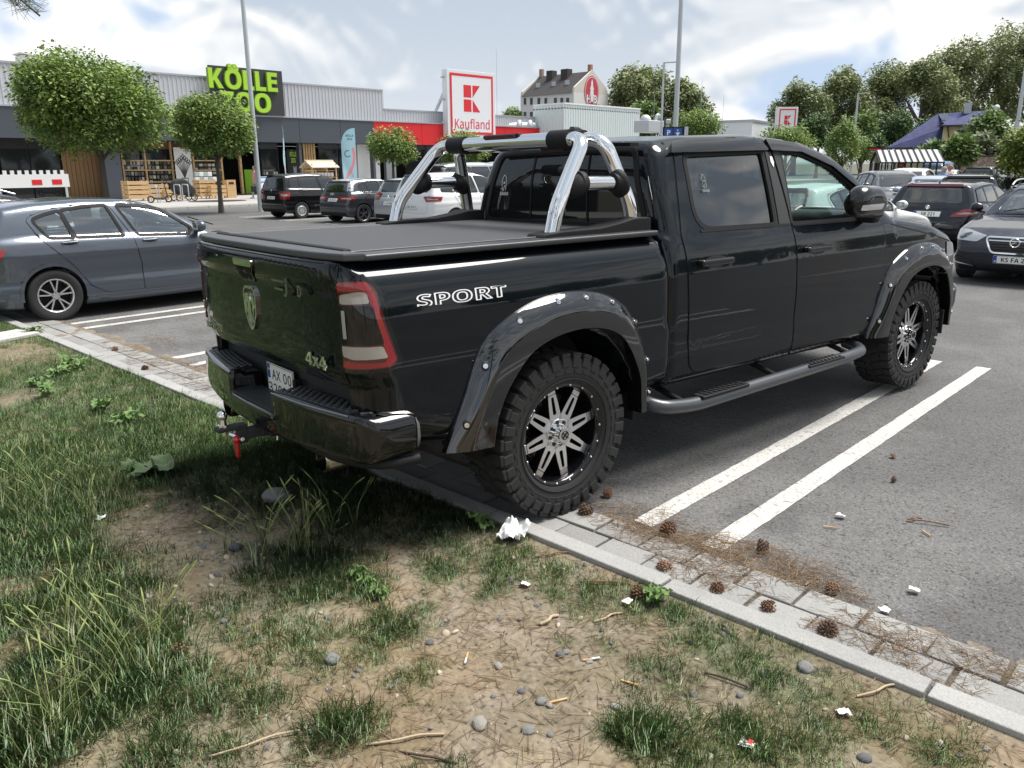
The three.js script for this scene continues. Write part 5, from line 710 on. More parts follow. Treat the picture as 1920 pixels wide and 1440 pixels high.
// outlines of body styles, drawn for a wheelbase of 2.69 m; x from the rear axle
const STYLE = {
  hatch: { H: 1.447, body: [[-0.78, 0.24, 0.06], [-0.835, 0.45, 0.08], [-0.82, 0.66, 0.06], [-0.74, 0.84], [-0.62, 1.0, 0.1], [-0.2, 1.025], [1.0, 1.0], [1.9, 0.958], [2.2, 0.955], [2.62, 0.895], [3.10, 0.80], [3.38, 0.69, 0.10], [3.49, 0.52, 0.08], [3.47, 0.30], [3.38, 0.19, 0.05], [2.0, 0.17], [0.6, 0.17], [-0.5, 0.20]], gh: [[-0.70, 0.88], [-0.655, 1.02], [-0.50, 1.29], [-0.44, 1.375, 0.03], [-0.1, 1.420], [0.50, 1.450], [1.02, 1.432], [1.36, 1.372], [1.68, 1.262], [2.22, 0.985], [2.15, 0.85]], wins: [[[-0.10, 1.215, 0.05], [0.06, 1.268], [0.215, 1.300, 0.02], [0.298, 0.995, 0.02], [0.03, 1.008, 0.03]], [[0.34, 0.998, 0.02], [0.248, 1.306, 0.02], [0.50, 1.338], [0.775, 1.346, 0.02], [0.895, 0.985, 0.02]], [[0.915, 1.338, 0.02], [1.18, 1.325], [1.45, 1.272, 0.05], [1.80, 1.02, 0.03], [1.74, 0.952, 0.03], [1.085, 0.982, 0.02]]], doors: [[[-0.06, 0.985], [-0.165, 1.21], [-0.13, 1.25], [0.06, 1.318], [0.50, 1.372], [0.80, 1.378], [0.99, 0.98], [1.06, 0.60], [1.055, 0.285, 0.02], [0.60, 0.295, 0.05], [0.42, 0.40], [0.25, 0.66]], [[0.812, 1.372], [1.002, 0.98], [1.072, 0.60], [1.067, 0.285, 0.02], [2.03, 0.28, 0.05], [2.06, 0.60], [1.98, 0.92], [1.86, 1.03], [1.48, 1.30], [1.2, 1.352]]], hand: [[0.235, 0.935], [1.20, 0.905]], bw: [[-0.56, 1.02], [0.56, 1.02], [0.50, 1.30], [-0.50, 1.30]], ws: [[-0.62, 1.02], [0.62, 1.02], [0.52, 1.33], [-0.52, 1.33]], arch: 0.365, mir: [1.86, 1.03] },
  wagon: { H: 1.47, body: [[-0.95, 0.26, 0.06], [-1.03, 0.45, 0.08], [-1.02, 0.66, 0.06], [-0.95, 0.86], [-0.86, 1.0, 0.1], [-0.2, 1.03], [1.0, 1.0], [1.9, 0.965], [2.2, 0.965], [2.62, 0.91], [3.12, 0.82], [3.42, 0.70, 0.10], [3.55, 0.52, 0.08], [3.52, 0.30], [3.42, 0.19, 0.05], [2.0, 0.17], [0.6, 0.17], [-0.7, 0.20]], gh: [[-0.93, 0.88], [-0.88, 1.02], [-0.70, 1.33], [-0.64, 1.41, 0.03], [-0.2, 1.447], [0.50, 1.47], [1.02, 1.45], [1.36, 1.385], [1.68, 1.275], [2.24, 0.985], [2.15, 0.85]], wins: [[[-0.55, 1.05, 0.03], [-0.47, 1.30, 0.04], [0.02, 1.34, 0.02], [0.02, 1.03, 0.02]], [[0.07, 1.025, 0.02], [0.07, 1.345, 0.02], [0.78, 1.365, 0.02], [0.86, 1.0, 0.02]], [[0.90, 1.36, 0.02], [1.2, 1.345], [1.46, 1.285, 0.05], [1.80, 1.03, 0.03], [1.74, 0.97, 0.03], [0.97, 0.995, 0.02]]], doors: [[[-0.02, 1.0], [0.0, 1.37], [0.80, 1.39], [0.93, 0.98], [0.98, 0.60], [0.97, 0.285], [0.50, 0.295], [0.40, 0.45], [0.2, 0.7]], [[0.815, 1.39], [0.945, 0.98], [0.995, 0.60], [0.985, 0.285], [2.03, 0.28, 0.05], [2.06, 0.60], [1.98, 0.93], [1.86, 1.04], [1.48, 1.31], [1.2, 1.37]]], hand: [[0.20, 0.94], [1.13, 0.92]], bw: [[-0.58, 1.02], [0.58, 1.02], [0.50, 1.34], [-0.50, 1.34]], ws: [[-0.62, 1.03], [0.62, 1.03], [0.52, 1.35], [-0.52, 1.35]], arch: 0.37, mir: [1.86, 1.04] },
  mpv: { H: 1.62, body: [[-0.78, 0.26, 0.06], [-0.84, 0.45, 0.08], [-0.83, 0.70, 0.06], [-0.80, 0.95], [-0.74, 1.10, 0.1], [-0.2, 1.10], [1.0, 1.06], [1.9, 1.02], [2.3, 1.01], [2.75, 0.93], [3.15, 0.84], [3.36, 0.72, 0.10], [3.46, 0.52, 0.08], [3.44, 0.30], [3.34, 0.21, 0.05], [2.0, 0.19], [0.6, 0.19], [-0.5, 0.22]], gh: [[-0.79, 0.98], [-0.745, 1.12], [-0.62, 1.47], [-0.54, 1.56, 0.03], [-0.1, 1.598], [0.50, 1.622], [1.02, 1.60], [1.40, 1.53], [1.75, 1.40], [2.42, 1.03], [2.3, 0.9]], wins: [[[-0.42, 1.13, 0.03], [-0.36, 1.44, 0.05], [0.02, 1.47, 0.02], [0.02, 1.11, 0.02]], [[0.07, 1.10, 0.02], [0.07, 1.475, 0.02], [0.80, 1.495, 0.02], [0.88, 1.08, 0.02]], [[0.92, 1.49, 0.02], [1.25, 1.47], [1.50, 1.40, 0.05], [1.95, 1.09, 0.03], [1.9, 1.04, 0.03], [0.99, 1.07, 0.02]]], doors: [[[-0.02, 1.0], [0.0, 1.50], [0.82, 1.52], [0.95, 0.98], [0.98, 0.60], [0.97, 0.295], [0.50, 0.305], [0.40, 0.45], [0.2, 0.7]], [[0.835, 1.52], [0.965, 0.98], [0.995, 0.60], [0.985, 0.295], [2.05, 0.29, 0.05], [2.10, 0.60], [2.05, 1.0], [1.95, 1.12], [1.52, 1.43], [1.25, 1.50]]], hand: [[0.20, 0.99], [1.13, 0.97]], bw: [[-0.60, 1.10], [0.60, 1.10], [0.53, 1.48], [-0.53, 1.48]], ws: [[-0.66, 1.08], [0.66, 1.08], [0.54, 1.50], [-0.54, 1.50]], arch: 0.365, mir: [1.98, 1.10] },
};
STYLE.van = { ...STYLE.mpv, H: 1.95, body: STYLE.mpv.body.map(p => [p[0] * (p[0] < 0 ? 1.25 : 1), p[1] * 1.12, p[2]].slice(0, p.length)), gh: [[-1.0, 1.0], [-0.99, 1.2], [-0.95, 1.82, 0.08], [-0.1, 1.94], [1.0, 1.95], [1.9, 1.88], [2.2, 1.72], [2.75, 1.15], [2.3, 1.0]], wins: [[[-0.75, 1.22, 0.04], [-0.72, 1.70, 0.05], [0.4, 1.72, 0.03], [0.4, 1.20, 0.03]], [[0.47, 1.2, 0.03], [0.47, 1.72, 0.03], [1.28, 1.72, 0.03], [1.32, 1.18, 0.03]], [[1.38, 1.72, 0.03], [1.9, 1.70, 0.05], [2.3, 1.22, 0.05], [1.42, 1.18, 0.03]]], doors: [], hand: [], bw: [[-0.66, 1.2], [0.66, 1.2], [0.6, 1.72], [-0.6, 1.72]], ws: [[-0.7, 1.22], [0.7, 1.22], [0.6, 1.74], [-0.6, 1.74]], mir: [2.3, 1.25] };

function makeCar(name, label, pos, heading, o) {   // heading: angle from +x towards +z
  const S = STYLE[o.style || 'hatch'], kx = (o.wb || 2.69) / 2.69, ky = (o.H || S.H) / S.H, kr = o.ro ? o.ro : 1, w0 = (o.W || 1.78) / 2, h = o.h || 0.05, hs = h * 1.5, R = o.R || 0.315, wb = 2.69 * kx;
  const q = a => a.map(p => [p[0] * (p[0] < 0 ? kx * kr : kx), p[1] * ky, ...(p[2] ? [p[2]] : [])]), qz = a => a.map(p => [p[0] * w0 / 0.89, p[1] * ky]);
  const bp = polyD(rp(q(S.body), 0.05)), gp = polyD(rp(q(S.gh), 0.06)), xr = S.body.reduce((m, p) => Math.min(m, p[0]), 0) * kx * kr, xf = S.body.reduce((m, p) => Math.max(m, p[0]), 0) * kx, belt = 1.0 * ky * (o.style === 'mpv' ? 1.07 : o.style === 'van' ? 1.15 : 1);
  const wB = (x, y) => w0 - 0.25 * Math.max(0, 0.5 - y) ** 2 - 0.55 * Math.max(0, y - 0.78 * ky) ** 2 - 0.022 * Math.exp(-(((y - 0.52) / 0.10) ** 2)) + 0.012 * Math.exp(-(((y - 0.80 * ky) / 0.06) ** 2)) - 0.10 * Math.max(0, x - wb - 0.05) ** 2 * 2.2 - 0.09 * Math.max(0, -0.1 - x) ** 2 * 2;
  const wG = (x, y) => { const d = y - belt; return w0 - 0.075 - 0.36 * d - 0.20 * d * d - 0.05 * Math.max(0, -x) ** 2; };
  const f0 = (x, y, z) => { const a = Math.abs(z); return smin(smax(bp(x + (x > wb * 0.6 ? 0.16 : x < 0.3 ? -0.10 : 0) * z * z * clamp(Math.abs(x - wb * 0.4) / wb), y + 0.03 * z * z), a - wB(x, y), 0.09), smax(gp(x + (x > wb * 0.4 ? 0.18 : -0.06) * z * z, y + 0.05 * z * z), a - wG(x, y), 0.09), 0.05); };
  const wins = S.wins.map(a => rp(q(a), 0.02)), bw = rp(qz(S.bw), 0.06), ws = rp(qz(S.ws), 0.05), inP = polyD(rp(grow(q(S.gh), -0.085), 0.02)), wd = wins.map(polyD), bwD = polyD(bw), wsD = polyD(ws), arch = (x, y) => Math.max((S.arch * R / 0.315) - Math.hypot(x, y - R - 0.01), (S.arch * R / 0.315) - Math.hypot(x - wb, y - R - 0.01)), ym = o.hollow ? 1 : 0;
  const f = (x, y, z) => {
    let v = f0(x, y, z); if (v > 0.2) return v; const a = Math.abs(z); v = Math.max(v, Math.min(arch(x, y), a - w0 + 0.32));
    if (ym) { v = Math.max(v, -Math.max(inP(x + (x > wb * 0.4 ? 0.18 : -0.06) * z * z, y + 0.05 * z * z), a - wG(x, y) + 0.09, 0.80 - y)); let d = 9; for (const k of wd) d = Math.min(d, k(x, y) - 0.014); v = Math.max(v, -Math.min(Math.max(d, wG(x, y) - 0.16 - a), Math.max(bwD(z, y) - 0.014, x - 0.4), Math.max(wsD(z, y) - 0.014, 1.2 - x))); }
    return v;
  };
  const t = thing(name, label, 'car', pos, -heading, o.group), P = o.paint, glass = o.hollow ? M.glassCar : M.glassDark;
  mesh('body', solid(f, [xr - 0.12, 0.08, -w0 - 0.1], [xf + 0.12, S.H * ky + 0.08, w0 + 0.1], h), P, t);
  for (const side of o.sides || ['right', 'left']) {
    const s = side === 'right' ? 1 : -1;
    if (o.panels) S.doors.forEach((d, i) => {
      const D = rp(q(d), 0.03), hl = wins.filter((_, k) => i === 0 ? k < 2 : k === 2).map(x => grow(x, 0.007)); const cut = i === 0 && S.wins.length === 3 && (o.style || 'hatch') !== 'hatch' ? hl.slice(1) : hl;
      const hs2 = cut.filter(c => c.every(p => polyD(D)(p[0], p[1]) < -0.0004)); mesh('door_gap', skin(f0, side, grow(D, 0.005), { off: 0.001, h: 0.10, holes: hs2 }), M.darkGap, t); const dm = mesh('door', skin(f0, side, D, { off: 0.006, h: 0.05, edge: 0.005, holes: hs2 }), P, t);
      const [hx, hy] = q([S.hand[i]])[0]; mesh('handle_cup', skin(f0, side, ell(hx, hy, 0.085, 0.026), { off: 0.0065, h: 0.05 }), M.darkGap, dm); mesh('door_handle', [box(0.19, 0.026, 0.022, hx, hy + 0.004, s * (wB(hx, hy) + 0.016), 0.01)], P, dm);
    });
    wins.forEach((wn, i) => { const m = mesh('window_frame', skin(f0, side, grow(wn, 0.028), { off: 0.0075, h: hs, edge: 0.008, holes: [grow(wn, -0.008)] }), M.trim, t); mesh('window', skin(f0, side, grow(wn, 0.012), { off: o.hollow ? -0.004 : 0.004, h: hs }), glass, m); });
    for (const x of [0, wb]) { carWheel(t, x, R, s * (w0 - 0.115), s, R, { ...(o.wheel || {}), detail: h < 0.06 }); if (o.cladding) mesh('arch_trim', skin(f0, side, [...ell(x, R + 0.01, S.arch * R / 0.315 + 0.045, S.arch * R / 0.315 + 0.045, 40).slice(0, 21), ...ell(x, R + 0.01, S.arch * R / 0.315, S.arch * R / 0.315, 40).slice(0, 21).reverse()], { off: 0.012, h: 0.08, edge: 0.012 }), M.trim, t); }
    const [mx, my] = q([S.mir])[0]; const mr = mesh('mirror', [new THREE.SphereGeometry(1, 18, 12).scale(0.075, 0.078, 0.105).translate(mx, my + 0.02, s * (w0 + 0.07)), box(0.06, 0.03, 0.10, mx, my - 0.05, s * (w0 - 0.02), 0.01)], o.mirror || P, t); mesh('mirror_glass', [box(0.006, 0.10, 0.15, mx - 0.066, my + 0.02, s * (w0 + 0.07), 0.003)], M.chrome, mr);
    if (o.panels) for (const x of [0, wb]) { const ra = S.arch * R / 0.315, cy = R + 0.01, ring = (q2) => Array.from({ length: 29 }, (_, i) => { const an = (-8 + 196 * i / 28) * Math.PI / 180; return [x + q2 * Math.cos(an), cy + q2 * Math.sin(an)]; }); mesh('arch_lip', skin(f0, side, [...ring(ra + 0.028), ...ring(ra - 0.012).reverse()], { off: 0.007, h: 0.05, edge: 0.05 }), P, t); }
    mesh('sill', skin(f0, side, q([[0.52, 0.19], [2.2, 0.185], [2.2, 0.26], [0.46, 0.275]]), { off: 0.006, h: 0.1, edge: 0.008 }), o.sill || P, t);
    // lamps: tail and head, wrapped round the corners
    const dr = diag(0, 0, 1, -s * (o.tailDir ?? 0.9)), l = Math.hypot(1, o.tailDir ?? 0.9), A = (x, z) => (-s * (o.tailDir ?? 0.9) * x - z) / l;
    const tl = o.tail || [[0.50, 0.84], [0.86, 0.86], [0.94, 0.74], [0.50, 0.74]];
    if (o.rear !== false) { const poly = rp(tl.map(([d, y]) => d > 0.75 ? [A(xr * 0.93 + (d - 0.75) * 1.4, s * w0 * 0.98), y * ky] : [A(xr, s * d * w0 / 0.89), y * ky]), 0.02); const lm = mesh('tail_lamp', skin(f0, dr, poly, { off: 0.010, h: hs * 0.7, edge: 0.012 }), M.red, t); const c = poly.reduce((m, p) => [m[0] + p[0] / poly.length, m[1] + p[1] / poly.length], [0, 0]); mesh('lamp_lens', skin(f0, dr, poly.map(p => [c[0] + (p[0] - c[0]) * 0.62, c[1] + (p[1] - c[1]) * 0.26 - 0.01]), { off: 0.0145, h: hs * 0.7 }), o.tailLens || M.clear, lm); }
    if (o.front !== false) { const df = diag(xf - 0.6, 0, -1, -s * 0.75), lf = Math.hypot(1, 0.75), B = (x, z) => (-s * 0.75 * (x - xf + 0.6) + z) / lf; const poly = rp((o.head || [[0.42, 0.66], [0.46, 0.60], [0.88, 0.66], [1.0, 0.78], [0.80, 0.76]]).map(([d, y]) => d > 0.75 ? [B(xf - 0.10 - (d - 0.75) * 1.6, s * w0 * 0.96), y * ky] : [B(xf, s * d * w0 / 0.89), y * ky]), 0.03); const lm = mesh('headlamp', skin(f0, df, poly, { off: 0.008, h: hs * 0.7, edge: 0.01 }), M.headlamp, t); const c = poly.reduce((m, p) => [m[0] + p[0] / poly.length, m[1] + p[1] / poly.length], [0, 0]); mesh('lamp_projector', skin(f0, df, ell(c[0], c[1] - 0.01, 0.055, 0.045, 16), { off: 0.012, h: 0.05 }), M.glassDark, lm); if (o.fog) mesh('fog_lamp', skin(f0, df, rp([[B(xf, s * 0.62), 0.36], [B(xf - 0.14, s * 0.86), 0.43], [B(xf - 0.14, s * 0.86), 0.33], [B(xf, s * 0.60), 0.29]], 0.02), { off: 0.006, h: 0.06 }), M.black, t), mesh('chrome_trim', skin(f0, df, rp([[B(xf - 0.14, s * 0.87), 0.44], [B(xf - 0.13, s * 0.85), 0.44], [B(xf - 0.10, s * 0.83), 0.33], [B(xf, s * 0.60), 0.285], [B(xf, s * 0.60), 0.268], [B(xf - 0.12, s * 0.85), 0.315]], 0.008), { off: 0.010, h: 0.05, edge: 0.008 }), M.chrome, t); }
    if (o.rails) mesh('roof_rail', [tube([[-0.45, 1.385], [-0.3, 1.455], [0.5, 1.50], [1.1, 1.475], [1.3, 1.41]].map(p => V3(p[0] * kx, p[1] * ky, s * (wG(0.3, 1.42 * ky) - 0.02))), 0.015, 30, 8)], o.rails, t);
  }
  if (o.roof) { mesh('roof_skin', skin(f0, 'top', rp([[-0.36 * kx, -0.50], [-0.36 * kx, 0.50], [1.15 * kx, 0.50], [1.15 * kx, -0.50]], 0.1), { off: 0.004, h: 0.1 }), o.roof, t); for (const sd of ['right', 'left']) mesh('roof_arch', skin(f0, sd, rp(q([[-0.60, 1.04], [-0.46, 1.30], [-0.30, 1.372], [0.5, 1.402], [1.05, 1.385], [1.45, 1.29], [1.42, 1.275], [1.0, 1.362], [0.5, 1.375], [-0.1, 1.335], [-0.30, 1.24], [-0.42, 1.04]]), 0.01), { off: 0.009, h: 0.06 }), o.roof, t); }
  mesh('rear_window', skin(f0, 'rear', bw, { off: o.hollow ? -0.003 : 0.005, h: hs }), glass, t);
  if (o.hollow) { mesh('windscreen_frame', skin(f0, 'front', grow(ws, 0.055), { off: 0.004, h: 0.05, edge: 0.006, holes: [grow(ws, -0.006)] }), P, t); mesh('window_frame', skin(f0, 'rear', grow(bw, 0.03), { off: 0.004, h: 0.05, edge: 0.006, holes: [grow(bw, -0.006)] }), M.trim, t); }
  mesh('windscreen', skin(f0, 'front', ws, { off: o.hollow ? -0.003 : 0.005, h: hs }), glass, t);
  if (o.rear !== false) {
    mesh('rear_spoiler', skin(f0, 'rear', rp(qz([[-0.53, S.bw[2][1] + 0.01], [0.53, S.bw[2][1] + 0.01], [0.50, S.bw[2][1] + 0.055], [-0.50, S.bw[2][1] + 0.055]]), 0.01), { off: 0.035, h: 0.08, edge: 0.035 }), o.spoiler || M.blackGloss, t);
    mesh('bumper_trim', skin(f0, 'rear', qz([[-0.75, 0.24], [0.75, 0.24], [0.70, 0.36], [-0.70, 0.36]]), { off: 0.008, h: 0.09, edge: 0.01 }), o.lowTrim || M.trim, t);
    mesh('tailgate_gap', skin(f0, 'rear', grow(rp(qz(o.gate || [[-0.50, 0.60], [0.50, 0.60], [0.62, 0.98], [0.52, 1.36 * S.H / 1.447], [-0.52, 1.36 * S.H / 1.447], [-0.62, 0.98]]), 0.03), 0.004), { off: 0.0008, h: 0.09, holes: [rp(qz(o.gate || [[-0.50, 0.60], [0.50, 0.60], [0.62, 0.98], [0.52, 1.36 * S.H / 1.447], [-0.52, 1.36 * S.H / 1.447], [-0.62, 0.98]]), 0.03)] }), M.darkGap, t);
    const py = (o.plateY ?? 0.72); mesh('licence_plate', skin(f0, 'rear', [[-0.26, py - 0.055], [0.26, py - 0.055], [0.26, py + 0.055], [-0.26, py + 0.055]], { off: 0.018, h: 0.08, edge: 0.015, uv: 'fit' }), std([1, 1, 1], 0.5, 0, { map: euPlate(o.plate || 'F  K 418') }), t);
    mesh('badge', [...(o.badge === 'star' ? [new THREE.TorusGeometry(0.04, 0.006, 6, 24), box(0.008, 0.07, 0.006), box(0.008, 0.05, 0.006).rotateZ(2.1), box(0.008, 0.05, 0.006).rotateZ(-2.1)] : o.badge === 'rings' ? [-1.5, -0.5, 0.5, 1.5].map(k => new THREE.TorusGeometry(0.034, 0.006, 6, 20).translate(k * 0.05, 0, 0)) : o.badge === 'diamond' ? [ext([[0, 0.06], [0.04, 0], [0, -0.06], [-0.04, 0]], 0.01, 0, [[[0, 0.035], [0.02, 0], [0, -0.035], [-0.02, 0]]])] : [new THREE.TorusGeometry(0.038, 0.007, 6, 24), cyl(0.034, 0.034, 0.004, 0, 0, 0, 20).rotateX(Math.PI / 2)])].map(g => g.rotateY(-Math.PI / 2).translate(xr + 0.045 + (o.badgeIn || 0), (o.badgeY ?? 0.90), 0)), M.chrome, t);
  }
  if (o.front !== false) {
    const gr = o.grille || [[-0.36, 0.66], [0.36, 0.66], [0.30, 0.52], [-0.30, 0.52]];
    const gm = mesh('grille', skin(f0, 'front', rp(gr, 0.03), { off: 0.006, h: 0.07 }), M.black, t); if (o.grilleRim) mesh('grille_rim', skin(f0, 'front', grow(rp(gr, 0.05), 0.018), { off: 0.014, h: 0.05, edge: 0.014, holes: [grow(rp(gr, 0.05), -0.004)] }), M.chrome, gm);
    const ys = gr.map(p => p[1]), y0 = Math.min(...ys), y1 = Math.max(...ys); for (let i = 1; i < 5; i++) { const y = lerp(y0, y1, i / 5), k = lerp(Math.abs(gr[2][0]), Math.abs(gr[0][0]), i / 5) * 0.95; mesh('grille_bar', skin(f0, 'front', [[-k, y - 0.006], [k, y - 0.006], [k, y + 0.006], [-k, y + 0.006]], { off: 0.014, h: 0.08, edge: 0.006 }), o.grilleRim && i === 4 ? M.chrome : M.trim, gm); }
    mesh('lower_intake', skin(f0, 'front', rp([[-0.55, 0.36], [0.55, 0.36], [0.48, 0.25], [-0.48, 0.25]], 0.03), { off: 0.005, h: 0.08 }), M.black, t);
    const py = o.frontPlateY ?? 0.43; mesh('licence_plate', skin(f0, 'front', [[-0.26, py - 0.056], [0.26, py - 0.056], [0.26, py + 0.056], [-0.26, py + 0.056]], { off: 0.02, h: 0.08, edge: 0.018, uv: 'flip' }), std([1, 1, 1], 0.5, 0, { map: euPlate(o.plate || 'F  R 702') }), t);
    if (o.emblem) mesh('emblem', [new THREE.TorusGeometry(0.062, 0.010, 8, 32), box(0.09, 0.016, 0.010).rotateZ(0.35), box(0.05, 0.016, 0.010, 0.02, 0.012, 0)].map(g => g.rotateY(Math.PI / 2).translate(xf + 0.03, o.emblem, 0)), M.chrome, t);
    mesh('wiper', [rod(V3(wb - 0.42, belt + 0.03, 0.1), V3(wb - 0.52, belt + 0.10, -0.45), 0.008), rod(V3(wb - 0.42, belt + 0.03, 0.5), V3(wb - 0.54, belt + 0.12, 0.0), 0.008)], M.trim, t);
  }
  if (o.hollow) {
    for (const z of [0.36, -0.36]) for (const x of [1.15, 0.25]) { mesh('seat', [box(0.46, 0.14, 0.46, x * kx + 0.05, 0.66, z, 0.05), box(0.13, 0.52, 0.44, x * kx - 0.2, 0.90, z, 0.05), box(0.09, 0.17, 0.25, x * kx - 0.26, 1.23, z, 0.04)], M.seat, t); }
    mesh('dashboard', [box(0.4, 0.16, 1.3, 1.95 * kx, 0.90, 0, 0.06)], M.seat, t); mesh('steering_wheel', [new THREE.TorusGeometry(0.17, 0.014, 6, 28).rotateY(Math.PI / 2).rotateZ(0.35).translate(1.62 * kx, 0.95, -0.36)], M.seat, t);
  }
  if (o.fin) mesh('antenna', [ext([[0, 0], [0.14, 0], [0.10, 0.03], [0.02, 0.055]], 0.02, 0.008).translate(-0.38 * kx, 1.385 * ky, -0.01)], P, t);
  if (o.aerial) mesh('antenna', [rod(V3(-0.3 * kx, 1.39 * ky, 0), V3(-0.52 * kx, 1.60 * ky, 0), 0.006, 0.003, 5)], M.black, t);
  return t;
}
const plateCache = {};
function euPlate(s) { return plateCache[s] ??= plateTex((c, w, h) => { c.fillStyle = '#1747a8'; c.fillRect(6, 6, 44, h - 12); c.fillStyle = '#fff'; c.font = 'bold 34px sans-serif'; c.textAlign = 'center'; c.fillText('D', 28, h - 18); c.fillStyle = '#111'; c.font = 'bold 92px sans-serif'; c.fillText(s, w / 2 + 22, h - 24, w - 80); }); }
M.glassCar = phys([0.55, 0.64, 0.64], { transmission: 1, thickness: 0, roughness: 0, ior: 2.8 });
const CP = { grey: paint([0.085, 0.10, 0.125], 0.55, 0.36), black: paint([0.006, 0.006, 0.008], 0, 0.4), navy: paint([0.012, 0.02, 0.06], 0.3, 0.35), dgrey: paint([0.055, 0.06, 0.07], 0.5, 0.38), silver: paint([0.50, 0.52, 0.54], 0.65, 0.34), white: paint([0.72, 0.73, 0.73], 0, 0.4), blueSilver: paint([0.36, 0.42, 0.50], 0.55, 0.34), charcoal: paint([0.007, 0.008, 0.016], 0, 0.38), greyVan: paint([0.16, 0.18, 0.20], 0.4, 0.4), red: paint([0.35, 0.01, 0.015], 0.1, 0.4) };
for (const k in CP) CP[k].specularIntensity = k === 'black' || k === 'charcoal' ? 0.2 : 0.6;
{
  const fine = { h: 0.036, hollow: true, panels: true };
  makeCar('parked_car', 'dark grey hatchback with silver twin-spoke wheels parked left of the truck', V3(0.10, 0, -8.09), 0, { ...fine, paint: CP.grey, R: 0.312, W: 1.765, wheel: { spokes: 5, twin: true, rim: 0.66 }, fin: true, tail: [[0.42, 0.90], [0.72, 0.92], [0.98, 0.90], [0.93, 0.79], [0.42, 0.79]], plate: 'OF A 731' });
  makeCar('parked_car', 'dark blue estate car with roof rails just behind the grey hatchback', V3(-0.65, 0, -11.0), 0, { style: 'wagon', h: 0.05, panels: true, paint: CP.navy, W: 1.83, H: 1.50, rails: M.alu, wb: 2.8, fin: true, plate: 'F TT 55' });
  makeCar('parked_car', 'dark car at the left picture edge, furthest of the three at left', V3(-3.1, 0, -13.9), 0, { style: 'hatch', h: 0.06, paint: CP.charcoal, W: 1.80, H: 1.50, wb: 2.7 });
  const row = 'cars parked tail-on across the lane before the shops';
  makeCar('parked_car', 'small tall black hatchback with steel wheel covers, leftmost across the lane', V3(13.0, 0, -22.95), 0, { style: 'mpv', h: 0.045, panels: true, paint: CP.black, W: 1.75, H: 1.585, wb: 2.55, ro: 0.90, R: 0.30, wheel: { hubcap: true, rim: 0.62, mat: std([0.55, 0.56, 0.57], 0.4, 0.6) }, tail: [[0.58, 0.98], [0.70, 1.0], [0.92, 0.96], [0.88, 0.72], [0.62, 0.70]], plate: 'KS AN 12', plateY: 0.74, badge: 'star', badgeY: 0.98, group: row });
  makeCar('parked_car', 'small grey hatchback with a silver roof arch, second from left across the lane', V3(13.05, 0, -19.35), 0, { style: 'hatch', h: 0.045, panels: true, paint: CP.dgrey, W: 1.74, H: 1.42, wb: 2.47, ro: 0.86, R: 0.305, wheel: { spokes: 5, twin: true, rim: 0.74, mat: M.darkAlu }, tail: [[0.40, 0.86], [0.72, 0.88], [0.98, 0.86], [0.95, 0.75], [0.40, 0.74]], plate: 'KS JB 63', plateY: 0.74, badge: 'rings', badgeY: 0.93, aerial: true, mirror: CP.silver, group: row, roof: CP.silver });
  makeCar('parked_car', 'silver hatchback with a black roof spoiler, between the grey and the white car', V3(13.25, 0, -16.6), 0, { style: 'hatch', h: 0.05, panels: true, paint: CP.silver, W: 1.72, H: 1.47, wb: 2.52, ro: 0.90, R: 0.305, tail: [[0.55, 0.98], [0.70, 1.0], [0.95, 0.98], [0.88, 0.80], [0.60, 0.78]], plate: 'F CH 908', plateY: 0.70, group: row });
  makeCar('parked_car', 'white people carrier seen through the chrome roll bar', V3(12.15, 0, -14.0), 0, { style: 'mpv', h: 0.05, panels: true, paint: CP.white, W: 1.85, H: 1.64, wb: 2.70, R: 0.33, tail: [[0.52, 0.99], [0.70, 1.0], [0.98, 0.99], [0.94, 0.87], [0.62, 0.85]], plate: 'ERB DD 8', plateY: 0.72, badge: 'diamond', badgeY: 0.97, gate: [[-0.58, 0.55], [0.58, 0.55], [0.66, 1.0], [0.55, 1.5], [-0.55, 1.5], [-0.66, 1.0]], group: row });
  makeCar('parked_van', 'grey van with dark side windows parked behind the white people carrier', V3(21.5, 0, -23.3), 0.1, { style: 'van', h: 0.08, paint: CP.greyVan, W: 1.9, H: 1.96, wb: 3.0, R: 0.33, tail: [[0.62, 1.15], [0.70, 1.2], [0.86, 1.15], [0.86, 0.8], [0.64, 0.8]] });
  makeCar('parked_van', 'pale grey van with a light roof, right of the dark-windowed van', V3(25.2, 0, -24.2), 0.1, { style: 'van', h: 0.09, paint: CP.silver, W: 1.9, H: 1.98, wb: 3.0, R: 0.33 });
  // right-hand side
  makeCar('white_car', 'white hatchback half hidden behind the truck bonnet and mirror', V3(11.4, 0, -3.05), 0.22, { style: 'hatch', h: 0.05, panels: true, hollow: true, paint: CP.white, W: 1.78, H: 1.46, wb: 2.6 });
  makeCar('parked_car', 'black low estate with slanting red tail lamps behind the truck bonnet', V3(16.45, 0, -2.02), 0.0, { style: 'wagon', h: 0.045, panels: true, paint: CP.charcoal, W: 1.88, H: 1.42, wb: 2.87, ro: 0.95, R: 0.335, tail: [[0.46, 0.74], [0.50, 0.78], [0.74, 0.90], [1.02, 0.96], [1.0, 0.84], [0.74, 0.75]], plate: 'SB 221', plateY: 0.76, badge: 'star', badgeY: 0.905, fin: true, spoiler: M.redDeep });
